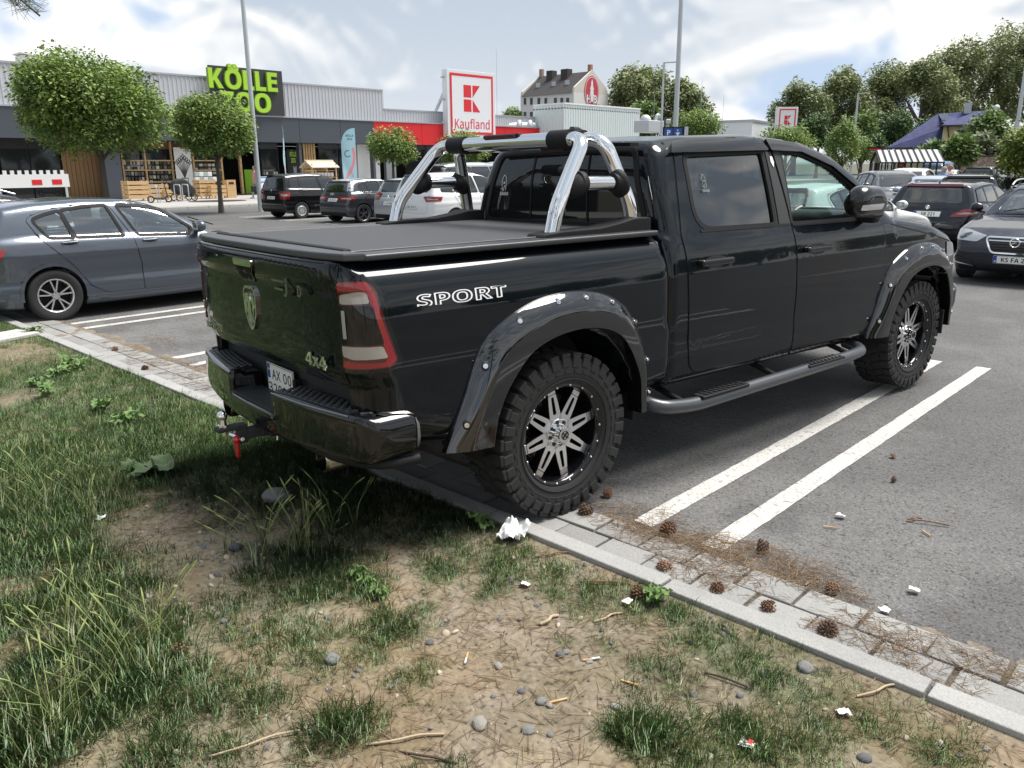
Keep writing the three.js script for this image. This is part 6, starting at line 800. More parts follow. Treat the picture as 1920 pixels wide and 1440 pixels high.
  makeCar('parked_car', 'black car with chrome-rimmed grille facing the camera at the right edge', V3(14.3, 0, 0.66), Math.PI, { style: 'wagon', h: 0.04, panels: true, hollow: true, paint: CP.charcoal, W: 1.86, H: 1.49, wb: 2.74, R: 0.335, rails: M.alu, head: [[0.56, 0.715], [0.60, 0.625], [0.84, 0.64], [1.02, 0.79], [0.86, 0.785]], grille: [[-0.42, 0.70], [0.42, 0.70], [0.30, 0.50], [-0.30, 0.50]], grilleRim: true, emblem: 0.655, fog: true, plate: 'KS FA 28', frontPlateY: 0.40 });
  // second row on the right: fronts and tails far off
  const G2 = 'cars in the farther rows at right';
  const far = (label, u, v, d, hd, o) => { const p = at(u, v, d); makeCar('distant_car', label, V3(p.x, 0, p.z), hd, { h: 0.085, group: G2, ...o }); };
  far('dark grey estate facing the camera, first behind the truck bonnet', 1655, 345, 26.5, 2.55, { style: 'wagon', paint: CP.dgrey, H: 1.58 });
  far('white car beside the dark estate, its roof just showing', 1712, 345, 33, 3.0, { style: 'hatch', paint: CP.white, H: 1.6 });
  far('silver-blue saloon with a wide windscreen facing the camera', 1755, 345, 25, 2.9, { style: 'wagon', paint: CP.blueSilver, H: 1.44 });
  far('black estate with a light roof, its back window showing over the low black estate', 1818, 352, 22.5, -0.15, { style: 'wagon', paint: CP.charcoal, H: 1.50 });
  far('dark hatchback facing the camera below the parking sign', 1900, 350, 25.5, 2.8, { style: 'hatch', paint: CP.charcoal, H: 1.46 });
  far('black car deep in the rows, roof level with the stone wall foot', 1838, 330, 40, 0.0, { style: 'mpv', paint: CP.black, H: 1.62 });
  far('silver car in the rows left of the black one', 1775, 330, 44, 3.0, { style: 'hatch', paint: CP.silver });
  far('red car far off at the right edge', 1912, 330, 46, 3.0, { style: 'hatch', paint: CP.red });
  far('white car far off before the second shelter', 1875, 330, 44, 3.1, { style: 'wagon', paint: CP.white });
  far('blue van behind the end of the trolley shelter', 1765, 325, 50, 3.1, { style: 'van', paint: paint([0.03, 0.08, 0.25], 0.1, 0.4), H: 1.9 });
}
// ---------- shops, signs, houses ----------
const zF = -44, fx = (u, z = zF) => on(u, 300, 'z', z).x, fy = (u, v, z = zF) => on(u, v, 'z', z).y;
const BM = {
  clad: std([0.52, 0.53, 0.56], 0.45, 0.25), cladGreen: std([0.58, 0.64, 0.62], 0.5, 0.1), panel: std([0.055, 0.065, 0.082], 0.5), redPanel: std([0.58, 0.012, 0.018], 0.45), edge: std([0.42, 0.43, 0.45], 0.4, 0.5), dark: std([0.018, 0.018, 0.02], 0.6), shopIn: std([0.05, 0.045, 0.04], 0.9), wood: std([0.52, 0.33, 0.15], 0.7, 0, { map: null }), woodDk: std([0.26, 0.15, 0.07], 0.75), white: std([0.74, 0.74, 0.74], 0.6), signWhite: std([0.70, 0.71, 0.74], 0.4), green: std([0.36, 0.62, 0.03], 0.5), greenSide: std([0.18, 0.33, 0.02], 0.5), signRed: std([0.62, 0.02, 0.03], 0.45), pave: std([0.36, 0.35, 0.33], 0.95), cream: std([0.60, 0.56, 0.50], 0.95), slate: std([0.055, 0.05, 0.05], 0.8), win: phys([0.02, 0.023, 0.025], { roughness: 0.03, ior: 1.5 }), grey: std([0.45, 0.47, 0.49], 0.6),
};
BM.wood = std([1, 1, 1], 0.7, 0, { map: tex(128, (u, v) => { const k = 0.8 + 0.35 * (fbm(u * 3, v * 24, 4, 7) - 0.5) * 2; return [0.72 * k, 0.48 * k, 0.24 * k]; }) });
function ribs(x0, x1, y0, y1, z, pitch = 0.26, dep = 0.04) {   // trapezoid sheet
  const pts = [], n = Math.round((x1 - x0) / pitch), p = (x1 - x0) / n; for (let i = 0; i < n; i++) { const x = x0 + i * p; pts.push([x, 0], [x + p * 0.55, 0], [x + p * 0.65, dep], [x + p * 0.9, dep]); } pts.push([x1, 0]);
  const P = [], I = []; pts.forEach(q => P.push(q[0], y0, z + q[1], q[0], y1, z + q[1])); for (let i = 0; i < pts.length - 1; i++) { const a = 2 * i; I.push(a, a + 2, a + 1, a + 1, a + 2, a + 3); }
  const g = new THREE.BufferGeometry(); g.setAttribute('position', new THREE.Float32BufferAttribute(P, 3)); g.setIndex(I); const q = g.toNonIndexed(); q.computeVertexNormals(); return q;
}
{
  const b = thing('shop_building', 'long low shop building with corrugated upper wall and dark grey and red fascia', 'shop building', V3(0, 0, 0));
  const x0 = -34, xs = fx(731), xr = fx(703), x1 = 57, yT = 6.92, yL = 5.66, yf1 = 4.82, yf0 = 3.30, zc = zF - 0.5, zs = zF - 1.6;
  mesh('upper_wall', [ribs(x0, xs, yf1 - 0.1, yT, zc), ribs(xs, x1, yf1 - 0.1, yL, zc + 0.02), box(0.05, yT - yL, 12, xs + 0.03, (yT + yL) / 2, zc - 6)], BM.clad, b);
  mesh('coping', [box(xs - x0, 0.10, 0.16, (x0 + xs) / 2, yT + 0.05, zc), box(x1 - xs, 0.10, 0.16, (x1 + xs) / 2, yL + 0.05, zc + 0.02)], BM.edge, b);
  mesh('roof', [box(xs - x0, 0.1, 24, (x0 + xs) / 2, yT - 0.3, zc - 12.1), box(x1 - xs, 0.1, 24, (x1 + xs) / 2, yL - 0.3, zc - 12.1)], BM.grey, b);
  const pw = (fx(641) - fx(565)), jo = fx(565); let k = Math.floor((x0 - jo) / pw);
  const strip = (a, c, m) => { mesh('fascia_panel', [box(c - a - 0.025, yf1 - yf0, 0.08, (a + c) / 2, (yf0 + yf1) / 2, zF)], m, b); };
  for (let x = jo + k * pw; x < xr - 0.05; x += pw) strip(x, Math.min(x + pw, xr), BM.panel);
  for (let x = xr; x < 53; x += 4.4) strip(x, Math.min(x + 4.4, 53.5), BM.redPanel);
  mesh('fascia_cap', [box(x1 - x0, 0.07, 0.75, (x0 + x1) / 2, yf1 + 0.035, zF - 0.28)], BM.edge, b);
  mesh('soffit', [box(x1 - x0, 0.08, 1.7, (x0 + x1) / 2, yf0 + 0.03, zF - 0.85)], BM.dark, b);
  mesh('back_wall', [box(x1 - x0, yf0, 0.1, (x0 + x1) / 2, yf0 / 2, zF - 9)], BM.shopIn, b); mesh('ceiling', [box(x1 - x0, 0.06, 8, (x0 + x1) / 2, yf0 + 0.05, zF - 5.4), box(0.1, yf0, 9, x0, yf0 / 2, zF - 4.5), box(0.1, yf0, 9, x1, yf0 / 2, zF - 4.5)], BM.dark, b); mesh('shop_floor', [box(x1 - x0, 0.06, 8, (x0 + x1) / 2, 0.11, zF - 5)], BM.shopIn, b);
  const part = (name, u0, u1, v0, v1, z, d, m, pr = b) => { const a = fx(u0, z), c = fx(u1, z), y1 = v0 === null ? yf0 : fy((u0 + u1) / 2, v0, z), y0 = v1 === null ? 0.1 : fy((u0 + u1) / 2, v1, z); return mesh(name, [box(c - a, y1 - y0, d, (a + c) / 2, (y0 + y1) / 2, z - d / 2)], m, pr); };
  part('pillar', 196, 226, null, null, zF - 0.3, 0.9, BM.panel); part('pillar', 562, 567, null, null, zF - 0.1, 0.3, BM.panel); part('pillar', 700, 704, null, null, zF - 0.2, 0.4, BM.panel);
  for (let i = 0; i < 9; i++) part('wood_board', 116 + i * 8, 123.2 + i * 8, null, null, zs - 0.02 * (i % 2), 0.06, BM.woodDk);
  for (let i = 0; i < 5; i++) part('wood_slat', 570 + i * 4.7, 573.3 + i * 4.7, null, null, zs + 0.3, 0.08, BM.wood);
  part('wall', 671, 700, null, null, zs + 0.6, 0.3, BM.white); part('wall', 704, 712, null, null, zs + 0.6, 0.3, BM.white); part('wall', 724, 742, null, null, zs, 0.3, BM.grey); part('door', 800, 818, null, null, zs, 0.1, BM.panel);
  const bays = [[0, 55], [56, 112], [229, 272], [273, 322], [323, 362], [363, 415], [489, 522], [598, 634], [636, 668], [760, 798], [820, 860]];
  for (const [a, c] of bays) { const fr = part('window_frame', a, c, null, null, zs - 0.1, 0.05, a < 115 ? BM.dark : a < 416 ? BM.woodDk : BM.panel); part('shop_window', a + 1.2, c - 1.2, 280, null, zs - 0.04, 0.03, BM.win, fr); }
  // what stands in the windows: shelves of goods, posters
  const goods = new THREE.Group(); const rd = rng(31);
  for (const [u0, u1, v0, v1, n] of [[230, 268, 300, 340, 4], [276, 320, 300, 345, 5], [364, 412, 305, 350, 6], [492, 520, 320, 355, 4]]) for (let j = 0; j < n; j++) for (let i = 0; i < 6; i++) { const u = lerp(u0, u1, (i + 0.1) / 6), v = lerp(v0, v1, j / n); part('shelf_goods', u, u + (u1 - u0) / 6 * (0.5 + 0.4 * rd()), v + 2, v + (v1 - v0) / n * 0.9, zs + 0.25, 0.2, (k => std([k * (0.9 + 0.3 * rd()), k * (0.9 + 0.2 * rd()), k * (0.75 + 0.3 * rd())], 0.7))(0.04 + 0.5 * rd() ** 2)); }
  for (const [u, w] of [[231, 40], [274, 48], [325, 38], [364, 50]]) for (const v of [300, 318, 340]) part('shelf', u, u + w, v, v + 2.2, zs + 0.3, 0.25, BM.wood);
  for (const u of [228, 271, 321, 361, 414]) part('shelf_post', u, u + 3, null, null, zs + 0.3, 0.15, BM.wood);
  const poster = canvas(128, 256, (c, w, h) => { c.fillStyle = '#d9d9d6'; c.fillRect(0, 0, w, h); c.strokeStyle = '#3a3a3a'; c.lineWidth = 5; for (let i = 0; i < 9; i++) { c.beginPath(); c.moveTo(64, 190); c.quadraticCurveTo(64 + (i - 4) * 8, 120, 64 + (i - 4) * 13, 60 + Math.abs(i - 4) * 10); c.stroke(); c.beginPath(); c.ellipse(64 + (i - 4) * 13, 55 + Math.abs(i - 4) * 10, 6, 13, (i - 4) * 0.3, 0, 6.3); c.stroke(); } c.strokeRect(40, 190, 48, 40); });
  mesh('poster', new THREE.PlaneGeometry(fx(359, zs + 0.5) - fx(327, zs + 0.5), 2.4).translate((fx(359, zs + 0.5) + fx(327, zs + 0.5)) / 2, 1.75, zs + 0.5), std([1, 1, 1], 0.7, 0, { map: poster }), b);
  const dogP = canvas(128, 128, (c, w, h) => { c.fillStyle = '#15161a'; c.fillRect(0, 0, w, h); c.fillStyle = '#9fd01c'; c.font = 'bold 22px sans-serif'; c.textAlign = 'center'; c.fillText('KÖLLE', 64, 22); c.fillText('ZOO', 64, 42); c.fillStyle = '#8a8d90'; c.beginPath(); c.ellipse(74, 100, 24, 30, 0, 0, 6.3); c.fill(); c.beginPath(); c.ellipse(74, 70, 15, 15, 0, 0, 6.3); c.fill(); c.fillRect(58, 52, 8, 16); c.fillRect(82, 52, 8, 16); });
  mesh('poster', new THREE.PlaneGeometry(fx(562, zs + 0.4) - fx(538, zs + 0.4), 2.6).translate((fx(562, zs + 0.4) + fx(538, zs + 0.4)) / 2, 1.6, zs + 0.4), std([1, 1, 1], 0.6, 0, { map: dogP }), b);
  part('green_wall', 456, 472, 318, null, zs - 0.2, 0.1, std([0.22, 0.45, 0.02], 0.7)); part('door_frame', 449, 453, null, null, zs + 0.1, 0.2, BM.wood); part('green_leaf', 492, 505, 345, 362, zs + 0.1, 0.1, std([0.15, 0.4, 0.03], 0.8));
  // shop sign with raised green letters
  const sx0 = fx(405), sx1 = fx(538), sg = thing('shop_sign', 'dark square sign with raised green KÖLLE ZOO lettering above the fascia', 'shop sign', V3((sx0 + sx1) / 2, 6.24, zF + 0.12)), sw = sx1 - sx0;
  mesh('sign_board', [box(sw, 2.68, 0.14, 0, 0, 0, 0.01)], std([0.035, 0.035, 0.038], 0.5), sg);
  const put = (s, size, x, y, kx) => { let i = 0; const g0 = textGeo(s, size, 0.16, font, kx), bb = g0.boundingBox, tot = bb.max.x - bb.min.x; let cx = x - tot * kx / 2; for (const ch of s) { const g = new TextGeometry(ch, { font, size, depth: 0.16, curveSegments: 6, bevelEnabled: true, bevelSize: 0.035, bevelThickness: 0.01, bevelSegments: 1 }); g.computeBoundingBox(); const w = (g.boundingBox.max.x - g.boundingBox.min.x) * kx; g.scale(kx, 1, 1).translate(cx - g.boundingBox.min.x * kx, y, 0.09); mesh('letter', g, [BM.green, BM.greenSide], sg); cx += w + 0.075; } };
  put('KÖLLE', 1.08, -0.13, 0.08, 1.07); put('ZOO', 1.08, -0.1, -1.18, 1.12);
  for (const sxx of [-1.17, -0.83]) mesh('letter', [cyl(0.17, 0.17, 0.16, 0, 0, 0, 18).rotateX(Math.PI / 2).translate(sxx + 0.05, 1.22, 0.17)], BM.green, sg);
  // red and white square sign
  const kz = zF + 0.6, kx0 = fx(842, kz), kx1 = fx(930, kz), ky1 = fy(842, 129, kz), ky0 = fy(842, 257, kz), ks = thing('supermarket_sign', 'large white box sign with red frame, red K mark and Kaufland lettering', 'sign', V3((kx0 + kx1) / 2, (ky0 + ky1) / 2, kz)), kw = kx1 - kx0, kh = ky1 - ky0;
  mesh('sign_box', [box(kw, kh, 0.55, 0, 0, -0.29, 0.02)], std([0.66, 0.67, 0.69], 0.4), ks);
  function signFace(parent, w, h, text) {
    const a = w / 2 - 0.055 * w, c = h / 2 - 0.05 * h, t = 0.035 * w; mesh('sign_frame', [ext([[-a, -c], [a, -c], [a, c], [-a, c]], 0.02, 0, [[[-a + t, -c + t], [-a + t, c - t], [a - t, c - t], [a - t, -c + t]]])], BM.signRed, parent);
    mesh('sign_face', [box((a - t) * 2, (c - t) * 2, 0.012, 0, 0, 0.002)], BM.signWhite, parent);
    const u = 0.155 * w, gx = -0.175 * w, gy = 0.09 * h, gap = 0.03 * w; const q = (p) => ext(p, 0.02);
    for (const s of [[[gx, gy + gap / 2], [gx + u, gy + gap / 2], [gx + u, gy + gap / 2 + u * 1.12], [gx, gy + gap / 2 + u * 1.12]], [[gx, gy - gap / 2 - u * 1.12], [gx + u, gy - gap / 2 - u * 1.12], [gx + u, gy - gap / 2], [gx, gy - gap / 2]], [[gx + u + gap, gy + gap * 0.6], [gx + u * 2 + gap, gy + gap / 2 + u * 1.12], [gx + u + gap, gy + gap / 2 + u * 1.12]], [[gx + u + gap, gy - gap * 0.6], [gx + u + gap, gy - gap / 2 - u * 1.12], [gx + u * 2 + gap, gy - gap / 2 - u * 1.12]]]) mesh('logo_piece', [q(s)], BM.signRed, parent);
    if (text) { const g = textGeo(text, 0.135 * w, 0.02, fontR, 1.02).translate(0, -0.29 * h, 0.002); mesh('lettering', g, BM.signRed, parent); }
  }
  signFace(ks, kw, kh, 'Kaufland');
  for (const y of [0.38, 0.06, -0.28]) mesh('bracket', [box(0.35, 0.12, 0.12, -kw / 2 - 0.1, kh * y, -0.35)], BM.grey, ks);
  mesh('strut', [rod(V3(-kw * 0.45, kh * 0.2, -0.55), V3(fx(800, zF - 3) - (kx0 + kx1) / 2, yf1 - (ky0 + ky1) / 2 - 0.1, -3.2), 0.13)], BM.galv || M.galv, ks);
  // roof ventilator and lightning rods
  const rv = thing('roof_ventilator', 'pale ventilator with a pyramid cap on the roof above the largest tree', 'ventilator', at(67, 116, 52)); { const s = 52 / FPX; mesh('vent_cap', [new THREE.ConeGeometry(22 * s, 17 * s, 4).rotateY(Math.PI / 4).translate(0, 19 * s, 0)], BM.cladGreen, rv); mesh('vent_wing', [box(24 * s, 2 * s, 46 * s, -20 * s, 8 * s, 0).applyMatrix4(new THREE.Matrix4().makeRotationZ(-0.12)), box(24 * s, 2 * s, 46 * s, 20 * s, 8 * s, 0).applyMatrix4(new THREE.Matrix4().makeRotationZ(0.12)), box(56 * s, 7 * s, 40 * s, 0, 5 * s, 0)], std([0.55, 0.53, 0.48], 0.7), rv); mesh('vent_base', [box(16 * s, 8 * s, 16 * s, 0, -2 * s, 0)], BM.grey, rv); }
  for (const [u, v0, v1, d] of [[110, 60, 118, 50], [932, 95, 216, 62], [1313, 150, 222, 60], [1354, 178, 240, 70], [1225, 178, 240, 75]]) { const p = at(u, v1, d), q = at(u, v0, d); tag(mesh('lightning_rod', [rod(V3(p.x, p.y - 0.5, p.z), V3(p.x, q.y, p.z), 0.022, 0.012, 5)], M.galv), { 110: 'thin lightning rod on the corrugated roof at the far left', 932: 'thin lightning rod rising right of the large red and white sign', 1313: 'thin lightning rod right of the tall middle pole', 1354: 'shorter thin lightning rod, rightmost of the rods', 1225: 'thin rod left of the double-headed lamp' }[u], 'lightning rod'); }
  const dct = thing('air_duct', 'silver roof duct with elbows behind the large red and white sign', 'air duct', V3(0, 0, 0)); { const A = at(934, 236, 66), Bq = at(1002, 236, 68); mesh('duct_pipe', [rod(A, Bq, 0.28, 0.28, 14)], M.galv, dct); for (const u of [974, 994]) mesh('duct_elbow', [new THREE.TorusGeometry(0.32, 0.2, 8, 14, Math.PI).translate(0, 0, 0).rotateY(0.6).translate(at(u, 237, 65).x, at(u, 237, 65).y, at(u, 237, 65).z)], M.galv, dct); }
}
// pavement before the shops
{
  const z0 = -32.3; struct('pavement', [box(130, 0.10, -zF - 0.6 + z0 + 0.0, 28, 0.05, (z0 + zF - 0.6) / 2), ], BM.pave);
  const kg = new THREE.Group(); kg.name = numbered('pavement_kerb'); kg.userData.kind = 'structure'; scene.add(kg); const g = box(0.985, 0.22, 0.15, 0, 0.005, 0, 0.015), m = std([0.46, 0.45, 0.42], 0.9); for (let i = 0; i < 60; i++) mesh('kerb_stone', g, m, kg).position.set(-6 + i, 0, z0 + 0.08);
  const bd = thing('tree_bed', 'oval bed of dark soil edged in stone round the second tree', 'tree bed', V3(ground(409, 377, 0.1).x, 0.1, ground(409, 377, 0.1).z)); mesh('bed_soil', [cyl(1.5, 1.5, 0.03, 0, 0.0, 0, 24).scale(1, 1, 0.8)], std([0.05, 0.035, 0.025], 1), bd);
}
// wooden crates and goods before the windows
{
  const cz = -40.8, slat = BM.wood, put = (u, z = cz) => V3(fx(u, z), 0.1, z);
  function crate(label, u, w, h, d, rows, z = cz) {
    const t = thing('pallet_crate', label, 'crate', put(u, z), 0, 'wooden crates before the shop windows');
    for (let i = 0; i < rows; i++) { const y = 0.1 + (i + 0.5) * (h - 0.1) / rows; for (const s of [-1, 1]) mesh('slat', box(w, (h - 0.1) / rows * 0.72, 0.03, 0, y, s * d / 2), slat, t); for (const s of [-1, 1]) mesh('slat', box(0.03, (h - 0.1) / rows * 0.72, d - 0.04, s * w / 2, y, 0), slat, t); }
    for (const x of [-1, 1]) for (const z2 of [-1, 1]) mesh('post', box(0.08, h, 0.05, x * (w / 2 - 0.06), h / 2, z2 * (d / 2 - 0.04)), slat, t);
    return t;
  }
  crate('open wooden crate at the left of the shop window display', 247, 1.12, 1.05, 0.8, 4); crate('lower wooden crate behind the scooter', 284, 1.2, 0.85, 0.7, 3, -41.6); crate('low wooden crate behind the dark stroller', 318, 1.1, 0.55, 0.7, 2, -41.2);
  crate('tall wooden crate left of the second tree trunk', 378, 0.95, 1.05, 0.8, 4); crate('wide wooden crate stacked with white boxes behind the second tree', 398, 0.9, 0.75, 0.8, 3, -40.4);
  for (let i = 0; i < 9; i++) { const u = 366 + (i % 5) * 8, y = 1.15 + Math.floor(i / 5) * 0.28; tag(mesh('goods_box', box(0.24, 0.24, 0.22, fx(u, cz), y, cz - 0.05, 0.01), i % 2 ? std([0.35, 0.45, 0.44], 0.7) : BM.white), `${['white', 'pale green'][i % 2]} goods box, ${['first', 'second', 'third', 'fourth', 'fifth'][i % 5]} from the left in the ${i < 5 ? 'lower' : 'upper'} row by the second tree`, 'box', 'goods boxes piled by the second tree'); }
  const bin = thing('litter_bin', 'wooden box litter bin right of the second tree', 'litter bin', put(425)); for (let i = 0; i < 5; i++) mesh('board', box(0.105, 1.0, 0.05, -0.22 + i * 0.11, 0.5, 0.25), BM.wood, bin); mesh('bin_body', box(0.52, 0.98, 0.46, 0, 0.49, -0.02), BM.wood, bin); mesh('bin_slot', box(0.3, 0.12, 0.02, 0, 0.82, 0.281), BM.dark, bin);
  const kn = thing('wooden_hutch', 'small wooden hutch with a pale pitched roof above the black hatchback', 'hutch', V3(fx(598, -40), 0.1, -40)); mesh('hutch_roof', [box(1.95, 0.05, 0.9, 0, 0, 0.36).applyMatrix4(new THREE.Matrix4().makeRotationX(0.5)).translate(0, 2.02, 0), box(1.95, 0.05, 0.9, 0, 0, -0.36).applyMatrix4(new THREE.Matrix4().makeRotationX(-0.5)).translate(0, 2.02, 0)], std([0.62, 0.52, 0.38], 0.8), kn); for (const x of [-0.85, 0.85]) for (const z of [-0.5, 0.5]) mesh('post', box(0.07, 1.85, 0.07, x, 0.92, z), BM.wood, kn); for (let i = 0; i < 6; i++) mesh('slat', box(1.7, 0.09, 0.03, 0, 0.35 + i * 0.24, -0.5), BM.wood, kn); for (const y of [0.6, 1.05, 1.45]) mesh('shelf', box(1.7, 0.04, 0.9, 0, y, 0), BM.wood, kn); for (let i = 0; i < 7; i++) mesh('sack', box(0.2, 0.26, 0.3, -0.7 + i * 0.23, 1.22, 0.2, 0.05), BM.white, kn);
  // scooter, bicycle stands, stroller
  const sc = thing('kick_scooter', 'black kick scooter standing before the crates', 'scooter', put(291, -37.6)); for (const x of [-0.45, 0.45]) mesh('wheel', [new THREE.TorusGeometry(0.15, 0.035, 8, 20).translate(x, 0.18, 0)], M.black, sc); mesh('deck', [box(0.62, 0.06, 0.16, 0, 0.2, 0, 0.02)], M.black, sc); mesh('stem', [rod(V3(0.42, 0.22, 0), V3(0.26, 1.15, 0), 0.025), rod(V3(0.26, 1.13, -0.25), V3(0.26, 1.13, 0.25), 0.018)], M.black, sc);
  for (const [u, l] of [[281, 'left'], [297, 'second'], [326, 'third'], [341, 'right']]) { const t = tag(mesh('bicycle_stand', [tube(null, 0.028, 40, 8, bent([V3(-0.0, -0.05, -0.35), V3(0, 0.85, -0.35), V3(0, 0.85, 0.35), V3(0, -0.05, 0.35)], 0.12)).translate(fx(u, -38), 0.1, -38)], M.galv), `${{ left: 'leftmost', second: 'second from left', third: 'second from right', right: 'rightmost' }[l]} of the four bent tube bicycle stands before the crates`, 'bicycle stand', 'bicycle stands before the crates'); }
  const st = thing('dog_trailer', 'black fabric stroller with a hood standing by the bicycle stands', 'stroller', put(336, -38.8)); const dS = (x, y, z) => smax(Math.abs(z) - 0.3, smin(Math.hypot((x + 0.1) / 1.1, y - 0.72) - 0.42, Math.hypot(x - 0.35, y - 0.5) - 0.26, 0.2), 0.12); mesh('hood', solid(dS, [-0.8, 0.1, -0.5], [0.8, 1.3, 0.5], 0.07), std([0.03, 0.03, 0.033], 0.85), st); for (const x of [-0.35, 0.45]) for (const z of [-0.33, 0.33]) mesh('wheel', [new THREE.TorusGeometry(0.16, 0.03, 6, 18).translate(x, 0.18, z)], M.black, st); mesh('push_bar', [tube([V3(-0.4, 0.5, 0.25), V3(-0.72, 1.05, 0.25), V3(-0.72, 1.05, -0.25), V3(-0.4, 0.5, -0.25)], 0.02, 20, 6)], M.black, st);
  const bar = thing('barrier', 'white barrier with red blocks and picket top under the largest tree', 'barrier', V3(fx(55, -36), 0, -36)); mesh('barrier_board', box(2.9, 0.55, 0.08, 0, 1.28, 0), BM.white, bar); for (const x of [0.15, 0.95]) mesh('red_block', box(0.4, 0.22, 0.012, x, 1.22, 0.046), BM.signRed, bar); for (let i = 0; i < 10; i++) mesh('picket', box(0.14, 0.2, 0.06, -1.3 + i * 0.28, 1.62, 0), BM.white, bar); for (const x of [-1.3, 1.3]) mesh('leg', box(0.08, 1.0, 0.08, x, 0.5, 0), BM.grey, bar);
  // feather flags
  const flagT = canvas(128, 512, (c, w, h) => { c.fillStyle = '#9fc6d2'; c.fillRect(0, 0, w, h); c.fillStyle = '#2f4450'; c.font = 'bold 25px sans-serif'; c.textAlign = 'center'; c.fillText('KÖLLE', 74, 72); c.fillText('ZOO', 74, 100); c.strokeStyle = '#5b7280'; c.lineWidth = 9; c.beginPath(); c.arc(50, 210, 26, 0.6, 5.2); c.stroke(); c.strokeStyle = '#d98a93'; c.lineWidth = 26; c.lineCap = 'round'; c.beginPath(); c.moveTo(100, 170); c.bezierCurveTo(126, 260, 90, 330, 34, 400); c.stroke(); c.lineWidth = 9; c.beginPath(); c.moveTo(70, 345); c.lineTo(92, 400); c.stroke(); c.fillStyle = '#c9e1e8'; c.fillRect(14, 430, 100, 40); });
  function flag(label, u, vt, vb, z, turn, w) {
    const p = V3(fx(u, z), 0.1, z), hgt = fy(u, vt, z) - 0.1, t = thing('feather_flag', label, 'flag', p, turn); const pts = []; for (let i = 0; i <= 14; i++) { const a = i / 14; pts.push([-w * 0.5 + (i ? 0 : 0), 0.35 + a * (hgt * 0.80 - 0.35)]); } for (let i = 1; i <= 10; i++) { const a = i / 10 * Math.PI / 2; pts.push([w * 0.5 - w * Math.cos(a), hgt * 0.80 + Math.sin(a) * hgt * 0.2]); } pts.push([w * 0.5, 0.35]);
    const g = new THREE.ShapeGeometry(new THREE.Shape(pts.map(q => new THREE.Vector2(...q)))), po = g.attributes.position, uv = g.attributes.uv; for (let i = 0; i < po.count; i++) { uv.setXY(i, po.getX(i) / w + 0.5, (po.getY(i) - 0.35) / (hgt - 0.35)); po.setZ(i, 0.06 * Math.sin(po.getY(i) * 2.2)); } g.computeVertexNormals();
    mesh('cloth', g, std([1, 1, 1], 0.8, 0, { map: flagT, side: THREE.DoubleSide }), t); mesh('pole', [rod(V3(-w * 0.5 - 0.02, 0, 0), V3(-w * 0.5 - 0.02, hgt * 0.82, 0), 0.02, 0.015, 6)], M.galv, t); mesh('foot', [cyl(0.3, 0.32, 0.08, -w * 0.5, 0.04, 0, 16)], BM.grey, t);
  }
  flag('narrow pale blue feather flag turned edge-on, left of the hutch', 533, 234, 350, -37.5, 1.05, 0.85); flag('broad pale blue feather flag with a pink animal, right of the hutch', 655, 240, 350, -36.5, -0.25, 0.82);
  // advertising board
  const ab = thing('advertising_board', 'small blue and white advertising board on a foot before the entrance', 'advertising board', V3(fx(489, -36.4), 0, -36.4)), adT = canvas(128, 192, (c, w, h) => { c.fillStyle = '#2d86c8'; c.fillRect(0, 0, w, h); c.fillStyle = '#d8e6ee'; c.fillRect(12, 14, 104, 40); c.fillStyle = '#f2f2ee'; c.beginPath(); c.ellipse(64, 110, 40, 40, 0, 0, 6.3); c.fill(); c.fillStyle = '#d2603a'; c.beginPath(); c.ellipse(70, 112, 18, 22, 0.4, 0, 6.3); c.fill(); c.fillStyle = '#9fd0ea'; c.fillRect(14, 160, 100, 20); });
  mesh('board', [box(0.55, 0.85, 0.05, 0, 0.88, 0)], BM.white, ab); mesh('poster', new THREE.PlaneGeometry(0.5, 0.8).translate(0, 0.88, 0.028), std([1, 1, 1], 0.5, 0, { map: adT }), ab); mesh('foot', [cyl(0.05, 0.06, 0.48, 0, 0.24, 0), box(0.4, 0.06, 0.4, 0, 0.03, 0)], BM.grey, ab);
}
